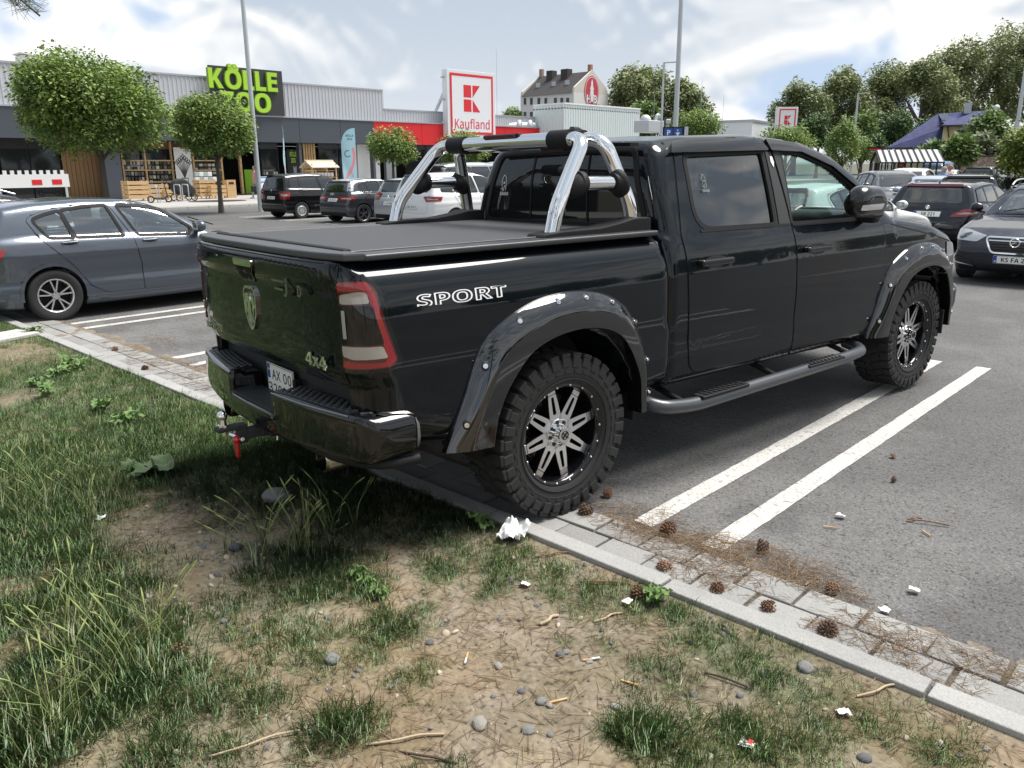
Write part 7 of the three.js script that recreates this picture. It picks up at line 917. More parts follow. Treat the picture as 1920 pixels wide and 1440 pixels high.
// people
function person(label, pos, turn, o) {
  const t = thing('person', label, 'person', pos, turn), cap = (ax, ay, az, bx, by, bz, r1, r2) => (x, y, z) => { const dx = bx - ax, dy = by - ay, dz = bz - az, k = clamp(((x - ax) * dx + (y - ay) * dy + (z - az) * dz) / (dx * dx + dy * dy + dz * dz)); return Math.hypot(x - ax - dx * k, y - ay - dy * k, z - az - dz * k) - lerp(r1, r2, k); };
  const s = o.stride ?? 0.2, legs = [cap(0, 0.88, 0.09, s, 0.48, 0.09, 0.085, 0.058), cap(s, 0.48, 0.09, s * 0.9, 0.07, 0.09, 0.055, 0.036), cap(0, 0.88, -0.09, -s * 0.6, 0.48, -0.09, 0.085, 0.058), cap(-s * 0.6, 0.48, -0.09, -s * 1.4, 0.10, -0.09, 0.055, 0.036)];
  const torso = [cap(0, 0.90, 0, 0, 1.18, 0, 0.135, 0.125), cap(0, 1.18, 0, 0.01, 1.40, 0, 0.13, 0.11), cap(0, 1.40, -0.13, 0, 1.40, 0.13, 0.07, 0.07)], arm = z => [cap(0, 1.40, z * 0.17, -0.05, 1.12, z * 0.22, 0.05, 0.04), cap(-0.05, 1.12, z * 0.22, 0.06, 0.88, z * 0.21, 0.038, 0.028)];
  const un = (l, k) => (x, y, z) => l.reduce((d, f) => smin(d, f(x, y, z), k), 9);
  const skinM = std([0.45, 0.27, 0.19], 0.7), b = solid(un([...legs, ...torso, ...arm(1), ...arm(-1), cap(0, 1.45, 0, 0.01, 1.54, 0, 0.05, 0.045), cap(0.01, 1.60, 0, 0.02, 1.67, 0, 0.08, 0.092), cap(0.07, 0.86, 0.21, 0.09, 0.77, 0.21, 0.03, 0.018), cap(0.07, 0.86, -0.21, 0.09, 0.77, -0.21, 0.03, 0.018)], 0.04), [-0.5, 0, -0.4], [0.5, 1.85, 0.4], 0.034);
  const body = mesh('body', b, skinM, t), off = (l, k, d) => { const f = un(l, k); return (x, y, z) => f(x, y, z) - d; };
  mesh('top', solid(off([...torso, ...arm(1).slice(0, 1), ...arm(-1).slice(0, 1)], 0.04, 0.016), [-0.5, 0.78, -0.42], [0.5, 1.52, 0.42], 0.035), std(o.top, 0.85), body); mesh('trousers', solid(off(legs, 0.05, 0.014), [-0.5, 0.06, -0.3], [0.5, 1.0, 0.3], 0.035), std(o.legs, 0.85), body);
  mesh('hair', solid((x, y, z) => Math.max(Math.hypot(x + 0.012, (y - 1.66) * 0.95, z) - 0.112, (x - 0.05) - (y - 1.66) * 0.5, 1.58 - y - (x < -0.03 ? 0.12 : 0)), [-0.2, 1.4, -0.2], [0.2, 1.85, 0.2], 0.03), std(o.hair, 0.8), body);
  mesh('shoe', [box(0.24, 0.08, 0.09, s * 0.9 + 0.05, 0.04, 0.09, 0.03)], std(o.shoe || [0.7, 0.7, 0.7], 0.7), body); mesh('shoe', [box(0.24, 0.08, 0.09, -s * 1.4 + 0.04, 0.05, -0.09, 0.03)], std(o.shoe || [0.7, 0.7, 0.7], 0.7), body);
  return t;
}
{
  const p = ground(482, 372, 0.1); person('person in a pink top and pale trousers walking towards the shop entrance', p, Math.PI * 0.86, { top: [0.55, 0.25, 0.30], legs: [0.32, 0.34, 0.38], hair: [0.08, 0.05, 0.03] });
  const sl = camera.position.clone(); const bag = thing('shopping_bag', 'dark shopping bag held by the walking person', 'bag', V3(p.x - 0.25, 0.62, p.z + 0.2)); mesh('bag_body', [box(0.3, 0.34, 0.16, 0, 0, 0, 0.04)], M.black, bag); mesh('handle', [new THREE.TorusGeometry(0.09, 0.01, 6, 16, Math.PI).translate(0, 0.17, 0)], M.black, bag);
  const q = at(1768, 333, 33), q2 = at(1779, 333, 33.5); person('person in a blue top bending between the parked cars', V3(q.x, -0.12, q.z), 1.0, { top: [0.16, 0.26, 0.55], legs: [0.05, 0.05, 0.08], hair: [0.3, 0.25, 0.2], stride: 0.1 }); person('person in a pale pink top beside the one in blue', V3(q2.x, -0.05, q2.z), 1.4, { top: [0.65, 0.45, 0.42], legs: [0.1, 0.1, 0.1], hair: [0.35, 0.2, 0.12], stride: 0.1 });
}
// houses and sheds behind the shops
{
  const tw = rng(5);
  const C = at(1076, 172, 108), h = thing('white_house', 'white gabled house with dark roof, chimneys and a red circle on its gable', 'house', V3(C.x, 0, C.z)), L = C.z - on(976, 180, 'x', C.x).z, W = on(1140, 176, 'z', C.z).x - C.x, ye = C.y, yr = at(1110, 131, 108 + 2).y;
  mesh('wall', [box(W, ye, L, W / 2, ye / 2, -L / 2)], std([0.66, 0.65, 0.62], 0.9), h);
  mesh('gable', [ext([[0, ye - 0.01], [W, ye - 0.01], [W * 0.94, ye + 0.9], [W * 0.52, yr], [W * 0.02, ye + 0.6]], 0.3).translate(0, 0, -0.3), ext([[0, ye - 0.01], [W, ye - 0.01], [W * 0.94, ye + 0.9], [W * 0.52, yr], [W * 0.02, ye + 0.6]], 0.3).translate(0, 0, -L)], BM.cream, h);
  const rf = mesh('roof', [[0, -0.25], [1, W + 0.25]].map(([s, xe]) => { const P = [V3(xe, ye - 0.1, -0.3), V3(W * 0.52, yr - 0.15, -0.3), V3(W * 0.52, yr - 0.15, -L + 0.3), V3(xe, ye - 0.1, -L + 0.3)], g = new THREE.BufferGeometry().setFromPoints([P[0], P[1], P[2], P[0], P[2], P[3]]); g.computeVertexNormals(); return g; }), std([0.045, 0.038, 0.038], 0.8, 0, { side: THREE.DoubleSide }), h);
  for (const [k, w] of [[0.42, 1.5], [0.70, 1.3]]) mesh('chimney', box(1.1, 2.2, w * 0.8, W * 0.44, yr - 0.75, -L * k), std([0.05, 0.045, 0.045], 0.9), rf);
  mesh('chimney', box(0.5, 1.0, 0.5, W * 0.52, yr + 0.2, -0.4), std([0.35, 0.18, 0.12], 0.9), rf); mesh('chimney', box(0.5, 1.2, 0.5, W * 0.52, yr + 0.2, -L + 0.5), std([0.30, 0.22, 0.18], 0.9), rf);
  for (const k of [0.25, 0.5, 0.8]) mesh('skylight', box(0.05, 0.9, 0.7, W * 0.2, lerp(ye, yr, 0.42), -L * k).applyMatrix4(new THREE.Matrix4().makeRotationZ(0)), std([0.45, 0.5, 0.55], 0.3), rf);
  for (const v of [190, 216]) for (const u of [985, 997, 1011, 1024, 1042, 1054, 1065]) { const a = on(u, v, 'x', C.x); const fr = mesh('window', box(0.10, 1.05, 0.66, -0.02, a.y, a.z - C.z), BM.white, h); mesh('pane', box(0.12, 0.92, 0.52, -0.03, a.y, a.z - C.z), BM.win, fr); }
  const c0 = on(1109, 172, 'z', C.z), R = 24 / FPX * 109, disc = mesh('painted_circle', [ext(ell(0, 0, R * 0.92, R * 1.18, 40), 0.05).translate(c0.x - C.x, c0.y, 0.01)], std([0.50, 0.05, 0.08], 0.8), h); mesh('painted_ring', [ext(ell(0, 0, R * 0.86, R * 1.10, 40), 0.02, 0, [ell(0, 0, R * 0.82, R * 1.06, 40)]).translate(c0.x - C.x, c0.y, 0.055)], BM.white, disc);
  mesh('lettering', textGeo('H B', R * 0.62, 0.03, font, 1.0).translate(c0.x - C.x, c0.y - R * 0.55, 0.065), BM.white, disc); mesh('painted_tower', [ext([[-0.32, -0.75], [-0.2, 0.15], [-0.28, 0.2], [-0.14, 0.42], [-0.13, 0.65], [0, 0.95], [0.13, 0.65], [0.14, 0.42], [0.28, 0.2], [0.2, 0.15], [0.32, -0.75]].map(p => [p[0] * R * 0.9, p[1] * R]), 0.03).translate(c0.x - C.x, c0.y, 0.065)], BM.white, disc);
  // pale ribbed plant housing before it
  const B = at(1058, 195, 66), pb = thing('plant_housing', 'pale green ribbed metal housing before the white house', 'roof housing', V3(B.x, 0, B.z)), w2 = on(1200, 207, 'z', B.z).x - B.x, d2 = B.z - on(1000, 196, 'x', B.x).z; mesh('wall', [ribs(0, w2, 3, B.y, 0, 0.33, 0.04), ribs(0, d2, 3, B.y, 0, 0.33, 0.04).rotateY(-Math.PI / 2).translate(0, 0, -d2)], std([0.60, 0.66, 0.65], 0.5, 0.1, { side: THREE.DoubleSide }), pb); mesh('coping', [box(w2, 0.12, 0.1, w2 / 2, B.y + 0.06, 0.02), box(0.1, 0.12, d2, 0, B.y + 0.06, -d2 / 2)], BM.white, pb); mesh('roof', [box(w2, 0.1, d2, w2 / 2, B.y - 0.3, -d2 / 2)], BM.grey, pb);
  const rb = thing('roof_units', 'grey air handling units on the roof right of the pale housing', 'roof unit', at(1222, 238, 64)); mesh('unit', [box(2.2, 0.9, 1.4, -0.4, 0, 0, 0.05)], M.galv, rb); mesh('fan', [new THREE.SphereGeometry(0.45, 14, 10, 0, 6.3, 0, 1.6).translate(-0.9, 0.45, 0)], M.galv, rb); mesh('pipe', [tube([V3(0.2, 0.4, 0.2), V3(0.4, 0.9, 0.2), V3(0.9, 0.8, 0.2)], 0.12, 14, 8)], M.galv, rb);
  // low white hall and second sign
  const H0 = at(1440, 232, 95), hall = thing('white_hall', 'low white hall behind the truck roof at right', 'building', V3(H0.x, 0, H0.z), 0.2); const hw = 205 / FPX * 95; mesh('wall', [box(hw, H0.y, 8, 0, H0.y / 2, -4)], std([0.66, 0.68, 0.70], 0.7), hall); mesh('coping', [box(hw + 0.2, 0.25, 8.2, 0, H0.y + 0.1, -4)], BM.edge, hall); const wf = mesh('window', [box(2.2, 1.5, 0.1, hw * 0.40, H0.y - 2.6, 0.03)], BM.grey, hall); mesh('pane', [box(1.9, 1.2, 0.06, hw * 0.40, H0.y - 2.6, 0.07)], BM.win, wf);
  const S2 = at(1476, 226, 88), s2 = thing('supermarket_sign', 'smaller white box sign with red frame and K mark above the low hall', 'sign', V3(S2.x, S2.y, S2.z), Math.atan2(camera.position.x - S2.x, camera.position.z - S2.z) + 0.35), w3 = 39 / FPX * 88, h3 = 48 / FPX * 88; mesh('sign_box', [box(w3, h3, 0.7, 0, 0, -0.36, 0.02)], BM.white, s2); signFace2(s2, w3, h3); mesh('strut', [rod(V3(-w3 * 0.4, 0, -0.5), V3(-w3 * 1.0, -h3 * 0.8, -1.2), 0.1)], M.galv, s2);
  function signFace2(p, w, h) { const a = w * 0.40, c = h * 0.43, t = w * 0.05; mesh('sign_frame', [ext([[-a, -c], [a, -c], [a, c], [-a, c]], 0.03, 0, [[[-a + t, -c + t], [-a + t, c - t], [a - t, c - t], [a - t, -c + t]]])], BM.signRed, p); for (const q of [[[-0.14, 0.02], [0.0, 0.02], [0.0, 0.2], [-0.14, 0.2]], [[-0.14, -0.2], [0.0, -0.2], [0.0, -0.01], [-0.14, -0.01]], [[0.03, 0.04], [0.17, 0.2], [0.03, 0.2]], [[0.03, -0.03], [0.03, -0.2], [0.17, -0.2]]]) mesh('logo_piece', [ext(q.map(v => [v[0] * w, v[1] * w + h * 0.02]), 0.03)], BM.signRed, p); }
  // house with the blue roof
  const D = 70, s = D / FPX, O = at(1760, 290, D), bh = thing('yellow_house', 'pale yellow house with a large dark blue tiled hip roof', 'house', V3(O.x, 0, O.z), Math.atan2(camera.position.x - O.x, camera.position.z - O.z)); const yy = v => at(1760, v, D).y, X = u => (u - 1760) * s;
  const pv = (list) => { const g = new THREE.BufferGeometry(), P = []; for (const q of list) for (let i = 1; i < q.length - 1; i++) P.push(...q[0], ...q[i], ...q[i + 1]); g.setAttribute('position', new THREE.Float32BufferAttribute(P, 3)); g.computeVertexNormals(); const uv = []; for (let i = 0; i < P.length; i += 3) uv.push(P[i], P[i + 1]); g.setAttribute('uv', new THREE.Float32BufferAttribute(uv, 2)); return g; };
  const tileT = tex(256, (u, v) => { const r0 = Math.floor(v * 8), e = (v * 8) % 1, cx = (u * 8 + (r0 % 2) * 0.5) % 1, n = hash(Math.floor(u * 8 + (r0 % 2) * 0.5), r0, 9), k = (0.75 + 0.5 * n) * (cx < 0.06 || e < 0.10 ? 0.7 : 1); return [0.026 * k, 0.032 * k, 0.115 * k]; }, { rep: 2.6 }), roofM = std([1, 1, 1], 0.8, 0, { map: tileT, side: THREE.DoubleSide });
  mesh('wall', [box(X(1845) - X(1762), yy(240), 6, (X(1845) + X(1762)) / 2, yy(240) / 2, -0.2), box(X(1762) - X(1690), yy(276), 6, (X(1762) + X(1690)) / 2, yy(276) / 2, -1.5)], std([0.66, 0.58, 0.32], 0.9), bh);
  const e1 = yy(277), e2 = yy(239), r1 = yy(208), r2 = yy(214);
  mesh('roof', [pv([[[X(1672), e1, 2.2], [X(1766), e1 + 0.1, 2.2], [X(1766), e2, 0.9], [X(1810), r1 - 0.3, -2.2], [X(1750), r1 - 0.15, -2.5]], [[X(1672), e1, 2.2], [X(1750), r1 - 0.15, -2.5], [X(1690), e1, -7]], [[X(1750), r1 - 0.15, -2.5], [X(1830), r1, -2.5], [X(1850), e2, -0.5], [X(1766), e2, 0.9]], [[X(1750), r1 - 0.15, -2.5], [X(1830), r1, -2.5], [X(1870), e1 + 1, -7], [X(1690), e1, -7]]]), pv([[[X(1756), e2, 3.4], [X(1848), e2 + 0.1, 3.4], [X(1809), r2, 0.4]], [[X(1756), e2, 3.4], [X(1809), r2, 0.4], [X(1800), r2, -3], [X(1756), e2, -2]], [[X(1848), e2 + 0.1, 3.4], [X(1809), r2, 0.4], [X(1815), r2, -3], [X(1852), e2, -2]]])], roofM, bh);
  mesh('eave', [box(X(1850) - X(1754), 0.12, 0.3, (X(1850) + X(1754)) / 2, e2 - 0.02, 3.4), box(X(1768) - X(1670), 0.12, 0.25, (X(1768) + X(1670)) / 2, e1 - 0.03, 2.25)], std([0.05, 0.04, 0.04], 0.8), bh);
  mesh('chimney', [box(0.55, 0.9, 0.5, X(1799), yy(203), -2.4)], BM.grey, bh); mesh('skylight', [box(0.4, 0.75, 0.1, X(1762), yy(221), -0.9)], BM.grey, bh); mesh('satellite_dish', [new THREE.SphereGeometry(0.35, 14, 8, 0, 6.3, 0, 0.8).rotateX(1.3).translate(X(1844), yy(207), -1), rod(V3(X(1844), yy(207), -1), V3(X(1842), yy(228), -1), 0.03)], M.galv, bh);
  for (const [u0, u1] of [[1782, 1797], [1815, 1832]]) { const fr = mesh('window', [box((u1 - u0) * s, 14.5 * s, 0.1, X((u0 + u1) / 2), yy(253), 2.85)], BM.white, bh); for (const k of [-1, 1]) mesh('pane', [box((u1 - u0) * s * 0.40, 11.5 * s, 0.06, X((u0 + u1) / 2) + k * (u1 - u0) * s * 0.23, yy(253), 2.9)], BM.win, fr); }
  mesh('gutter_pipe', [rod(V3(X(1768), e2, 2.9), V3(X(1773), yy(262), 2.85), 0.05)], std([0.1, 0.05, 0.04], 0.7), bh);
  // stone wall and shelters
  const w0 = at(1765, 312, 58), w1 = at(1925, 312, 58), stoneT = tex(256, (u, v) => { let best = 9, sec = 9, id = 0; for (let i = -1; i < 2; i++) for (let j = -1; j < 2; j++) { const cx = Math.floor(u * 12) + i, cy = Math.floor(v * 12) + j, wx = ((cx % 12) + 12) % 12, wy = ((cy % 12) + 12) % 12, dx = cx + hash(wx, wy, 1) - u * 12, dy = cy + hash(wx, wy, 2) - v * 12, d = dx * dx + dy * dy; if (d < best) { sec = best; best = d; id = hash(wx, wy, 3); } else if (d < sec) sec = d; } const e = Math.sqrt(sec) - Math.sqrt(best), k = e < 0.10 ? 0.5 : 0.75 + 0.5 * id; return [0.36 * k, 0.27 * k, 0.21 * k]; }, { rep: 3.6 });
  const swl = thing('stone_wall', 'brown rubble stone wall with a dark cap behind the parked cars', 'wall', V3((w0.x + w1.x) / 2, 0, (w0.z + w1.z) / 2), -Math.atan2(w1.z - w0.z, w1.x - w0.x)), wl = w0.distanceTo(w1), wh = at(1840, 294, 58).y; const wg = box(wl, wh, 0.5, 0, wh / 2, 0), wu = wg.attributes.uv, wp = wg.attributes.position; for (let i = 0; i < wp.count; i++) wu.setXY(i, wp.getX(i), wp.getY(i)); mesh('wall_body', wg, std([1, 1, 1], 0.95, 0, { map: stoneT, bumpMap: stoneT, bumpScale: 0.05 }), swl); mesh('wall_cap', [box(wl, 0.1, 0.62, 0, wh + 0.05, 0)], BM.slate, swl);
  const T0 = at(1702, 318, 40), ts = 40 / FPX, tsh = thing('trolley_shelter', 'glazed trolley shelter with dark posts and a striped white roof', 'shelter', V3(T0.x, 0, T0.z), Math.atan2(camera.position.x - T0.x, camera.position.z - T0.z) + 0.16), sl = 108 * ts, e = at(1700, 305, 40).y, rr = at(1700, 282, 40).y;
  for (let i = 0; i <= 10; i++) { const x = -sl / 2 + sl * i / 10; mesh('post', box(0.06, e, 0.06, x, e / 2, 0.75), M.trim, tsh); mesh('rafter', bar(V3(x, e, 0.85), V3(x, rr, -0.9), 0.07, 0.06), M.trim, tsh); mesh('post', box(0.06, e, 0.06, x, e / 2, -2.6), M.trim, tsh); mesh('rafter', bar(V3(x, e, -2.65), V3(x, rr, -0.9), 0.07, 0.06), M.trim, tsh); if (i < 10) { mesh('roof_panel', bar(V3(x + sl / 20, e + 0.03, 0.95), V3(x + sl / 20, rr + 0.03, -0.9), sl / 10 * 0.62, 0.03), std([0.40, 0.41, 0.42], 0.6), tsh); mesh('roof_panel', bar(V3(x + sl / 20, e + 0.03, -2.75), V3(x + sl / 20, rr + 0.03, -0.9), sl / 10 * 0.62, 0.03), std([0.40, 0.41, 0.42], 0.6), tsh); mesh('pane', box(sl / 10 - 0.07, e - 0.35, 0.015, x + sl / 20, e / 2 + 0.1, 0.75), phys([0.75, 0.8, 0.8], { transmission: 1, thickness: 0, roughness: 0.02 }), tsh); } }
  for (const y of [0.2, e]) mesh('rail', box(sl, 0.07, 0.07, 0, y, 0.75), M.trim, tsh); mesh('red_panel', [box(0.35, 1.1, 0.1, -sl / 2 + 1.2, 1.35, -0.4)], BM.signRed, tsh);
  const g2 = []; for (let i = 0; i < 2; i++) g2.push(bar(V3(-sl / 2 + 0.03, e, i ? -2.65 : 0.85), V3(-sl / 2 + 0.03, rr, -0.9), 0.06, 0.06)); mesh('gable_frame', g2, M.trim, tsh); mesh('gable_pane', [pv([[[-sl / 2 + 0.02, e, 0.8], [-sl / 2 + 0.02, rr, -0.9], [-sl / 2 + 0.02, e, -2.6]]])], phys([0.7, 0.78, 0.76], { transmission: 1, thickness: 0, roughness: 0.02, side: THREE.DoubleSide }), tsh);
  const rt = thing('red_sign', 'small dark sign with a red edge just above the trolley shelter', 'sign', at(1641, 279, 46), -0.7); mesh('board', [box(0.9, 0.2, 0.06)], M.trim, rt); mesh('stripe', [box(0.8, 0.07, 0.02, 0, -0.03, 0.04)], BM.signRed, rt); mesh('post', [box(0.06, 2.2, 0.06, 0, -1.2, 0)], M.galv, rt);
  const T1 = at(1900, 318, 36), q1 = 36 / FPX, sh2 = thing('second_shelter', 'grey-roofed trolley shelter with dark bars at the right edge', 'shelter', V3(T1.x, 0, T1.z), Math.atan2(camera.position.x - T1.x, camera.position.z - T1.z)); const e3 = at(1900, 303, 36).y, r3 = at(1900, 292, 36).y; mesh('roof', [pv([[[-30 * q1, e3, 0.5], [40 * q1, e3, 0.5], [40 * q1, r3, -1.5], [-10 * q1, r3, -1.5]], [[-30 * q1, e3, 0.5], [-10 * q1, r3, -1.5], [-24 * q1, e3, -3.2]]])], std([0.28, 0.30, 0.32], 0.5, 0, { side: THREE.DoubleSide }), sh2); for (let i = 0; i < 9; i++) mesh('bar', box(0.05, e3, 0.05, (-26 + i * 8) * q1, e3 / 2, 0.4), M.trim, sh2); mesh('side_panel', [box(0.5, e3 - 0.3, 0.05, -6 * q1, e3 / 2, 0.5)], std([0.5, 0.55, 0.58], 0.5), sh2);
}
// lamp posts and parking signs
{
  function post(label, u, v, d, r0, r1, H, head) { const p = at(u, v, d), t = thing('lamp_post', label, 'lamp post', V3(p.x, 0, p.z)); mesh('pole', [rod(V3(0, -0.1, 0), V3(0, H, 0), r0, r1, 14)], M.galv, t); if (head) { const a = Math.atan2(RGT.z, RGT.x), hx = Math.cos(a), hz = Math.sin(a); mesh('lamp_head', [bar(V3(0, H - 0.02, 0), V3(hx * head, H + 0.02, hz * head), 0.26, 0.07)], M.galv, t); } else { mesh('lamp_head', [box(0.9, 0.08, 0.28, 0.4, H, 0, 0.03)], M.galv, t); } mesh('access_door', [box(0.02, 0.3, 0.1, r0 * 0.9, 0.7, 0)], M.steel, t); return t; }
  post('tall lamp post in front of the green lettering', 489, 392, 33.6, 0.105, 0.075, 11.5); post('tall lamp post rising behind the truck roof', 1266, 250, 33, 0.115, 0.075, 11.5);
  post('thin far lamp post with a short arm left of the tall middle post', 1240, 240, 62, 0.10, 0.07, at(1243, 121, 62).y, 0.9); post('thin far lamp post with a short arm before the plane trees', 1600, 270, 62, 0.10, 0.07, at(1604, 177, 62).y, 0.75); post('lamp post at the right picture edge', 1905, 250, 33, 0.09, 0.065, at(1918, 42, 33).y, 0.6);
  const psT = canvas(256, 128, (c, w, h) => { c.fillStyle = '#10182e'; c.fillRect(0, 0, w, h); c.fillStyle = '#2450a0'; c.fillRect(14, 12, 106, 104); c.fillRect(134, 12, 108, 104); c.fillStyle = '#e8ecf2'; c.font = 'bold 92px sans-serif'; c.textAlign = 'center'; c.fillText('P', 68, 98); c.fillRect(180, 28, 14, 22); c.fillRect(162, 66, 52, 14); c.fillRect(176, 80, 24, 26); });
  const P0 = at(1263, 242, 30), ps = thing('parking_sign', 'dark blue parking sign with a white P behind the truck roof', 'sign', V3(P0.x, P0.y - 0.12, P0.z), Math.atan2(camera.position.x - P0.x, camera.position.z - P0.z)); mesh('board', [box(0.80, 0.40, 0.06, 0, 0, 0)], M.trim, ps); mesh('sign_face', new THREE.PlaneGeometry(0.72, 0.36).translate(-0.01, 0, 0.034), std([1, 1, 1], 0.5, 0, { map: psT }), ps); mesh('end_panel', [box(0.14, 0.40, 0.07, 0.47, 0, 0)], std([0.55, 0.57, 0.6], 0.5), ps); mesh('post', [rod(V3(0, -0.2, -0.06), V3(0, -P0.y + 0.1, -0.06), 0.04)], M.galv, ps);
  const P1 = at(1890, 292, 34), p1 = thing('parking_sign', 'square blue parking sign at the right edge under the trees', 'sign', V3(P1.x, P1.y, P1.z), Math.atan2(camera.position.x - P1.x, camera.position.z - P1.z)); mesh('board', [box(0.28, 0.28, 0.03)], std([0.02, 0.09, 0.32], 0.5), p1); mesh('letter', textGeo('P', 0.17, 0.01).translate(0, -0.085, 0.017), BM.white, p1); mesh('post', [rod(V3(0, 0.14, -0.03), V3(0, -P1.y, -0.03), 0.03)], M.galv, p1);
  const fl = thing('floodlight', 'small grey floodlight just above the dark blue parking sign', 'floodlight', at(1253, 228, 34), 0.5); mesh('lamp_body', [box(0.28, 0.2, 0.2, 0, 0, 0, 0.05)], M.galv, fl); mesh('lamp_glass', [box(0.2, 0.12, 0.02, 0.02, -0.02, 0.105)], BM.win, fl); mesh('post', [rod(V3(0, -0.1, 0), V3(0, -3.6, 0), 0.035)], M.galv, fl);
}
// ---------- small things on the ground ----------
{
  const r = rng(900), tissueD = (x, y, z) => 0;
  const P = ground(961, 1003, 0.06), tg = thing('paper_tissue', 'crumpled white paper tissue lying against the kerb', 'tissue', V3(P.x, 0.045, P.z), 0.4);
  { const g = new THREE.PlaneGeometry(0.17, 0.17, 26, 26), p = g.attributes.position; for (let i = 0; i < p.count; i++) { const x = p.getX(i), y = p.getY(i), n = fbm(x * 16 + 3, y * 16, 4, 5), m = fbm(x * 9, y * 9 + 7, 3, 8); p.setXYZ(i, x * (0.55 + 0.5 * m) + 0.02 * (m - 0.5), 0.015 + 0.11 * Math.abs(n - 0.47) * 2 + 0.05 * Math.exp(-(x * x + y * y) / 0.003) * m, y * (0.5 + 0.6 * n)); } g.computeVertexNormals(); mesh('paper', g, std([0.74, 0.74, 0.73], 0.9, 0, { side: THREE.DoubleSide }), tg); }
  // pine cones
  const coneLabels = [[1252, 997, 'pine cone near the end of the left white line'], [1245, 1065, 'pine cone against the kerb below the left white line'], [1430, 1030, 'flat pine cone right of the end of the right white line'], [1345, 1106, 'dark pine cone against the kerb below the right white line'], [1560, 1104, 'large upright pine cone at the edge of the pavers and asphalt'], [1552, 1185, 'large pine cone resting against the kerb on the pavers'], [1440, 1140, 'small pine cone on the pavers'], [1140, 925, 'pine cone right behind the rear wheel'], [1098, 962, 'pine cone at the foot of the rear wheel by the needles'], [1198, 1110, 'pine cone on the verge beside the kerb'], [335, 1220, 'pine cone half hidden in the grass at lower left'], [272, 692, 'dark pine cone in the left gutter'], [216, 657, 'pine cone far left in the gutter'], [1675, 852, 'pale bark piece lying right of the white lines'], [1676, 897, 'brown pine cone scale right of the white lines']];
  const cg = (() => { const o = [new THREE.SphereGeometry(0.02, 10, 8).scale(1.25, 0.95, 0.95)]; for (let k = 0; k < 7; k++) { const n = 8, x = -0.026 + k * 0.0085, rad = 0.027 * Math.sqrt(Math.max(0.12, 1 - ((k - 2.4) / 4.6) ** 2)); for (let i = 0; i < n; i++) { const a = (i + (k % 2) * 0.5) / n * 6.283; o.push(new THREE.SphereGeometry(0.0085, 6, 5).scale(0.55, 0.5, 1.0).rotateY(0.5).translate(0, 0, rad).rotateX(a).translate(x, 0, 0)); } } return join(o); })();
  const cM = [[0.16, 0.085, 0.05], [0.24, 0.14, 0.09], [0.10, 0.06, 0.04]].map(c => std(c, 0.9));
  coneLabels.forEach(([u, v, l], i) => { const onV = ground(u, v, 0.03).x < KX0, p = onV ? ground(u, v, 0.06) : ground(u, v, 0.025); const s = i > 12 ? 0.6 : 0.85 + 0.45 * r(); const m = mesh('pine_cone', cg, cM[i % 3]); m.position.set(p.x, (onV ? soilY(p.x, p.z) : 0.012) + 0.020 * s * (i > 12 ? 0.5 : 1), p.z); m.scale.set(s, s * (i === 2 || i > 12 ? 0.5 : 1), s); m.rotation.set(r() * 2, r() * 6, (r() - 0.5) * 1.2); tag(m, l, 'pine cone', 'pine cones on the pavers and verge'); });
  // stones on the earth
  const sg = [0, 1, 2].map(k => { const g = new THREE.IcosahedronGeometry(1, 2), p = g.attributes.position; for (let i = 0; i < p.count; i++) { const q = V3().fromBufferAttribute(p, i), n = 0.75 + 0.5 * fbm(q.x * 1.3 + k * 5, q.y * 1.3 + q.z * 1.1, 3, 40 + k); p.setXYZ(i, q.x * n * 1.2, q.y * n * 0.62, q.z * n); } g.computeVertexNormals(); return g; });
  [[622, 1236, .028, 'dark grey stone at the left rim of the bare patch'], [900, 1355, .026, 'flat grey stone in the middle of the bare patch at the bottom'], [1050, 1225, .016, 'pale pebble right of the middle of the bare patch'], [1062, 1220, .015, 'grey pebble touching the pale one'], [1105, 1238, .013, 'grey pebble under the right cigarette stub'], [977, 1290, .014, 'dark angular stone in the bare patch'], [1015, 1310, .018, 'grey stone below the dark angular one'], [1032, 1318, .012, 'small dark stone beside the grey one'], [440, 1026, .03, 'pale grey stone left of the tall light grass'], [1510, 1250, .028, 'grey stone shard by the kerb at right'], [935, 1245, .016, 'small dark stone in the centre of the bare patch'], [806, 1200, .016, 'grey stone left of the centre of the bare patch'], [990, 1365, .02, 'brown stone low in the bare patch'], [1155, 1318, .016, 'grey stone at the right of the bare patch'], [1620, 1420, .02, 'grey stone at the bottom right in the grass'], [520, 935, .075, 'brown lump of earth behind the truck bumper']].forEach(([u, v, s, l], i) => { const p = ground(u, v, 0.045), m = mesh('stone', sg[i % 3], std(i % 3 === 0 ? [0.17, 0.17, 0.165] : i % 3 === 1 ? [0.24, 0.225, 0.20] : [0.10, 0.10, 0.105], 0.95)); m.position.set(p.x, soilY(p.x, p.z) + s * 0.25, p.z); m.scale.setScalar(s); m.rotation.y = r() * 6; tag(m, l, 'stone'); });
  // cigarette stubs
  const bt = [rod(V3(-0.035, 0.004, 0), V3(0.0, 0.004, 0), 0.004, 0.004, 8), rod(V3(0.0, 0.004, 0), V3(0.03, 0.004, 0), 0.004, 0.0038, 8)];
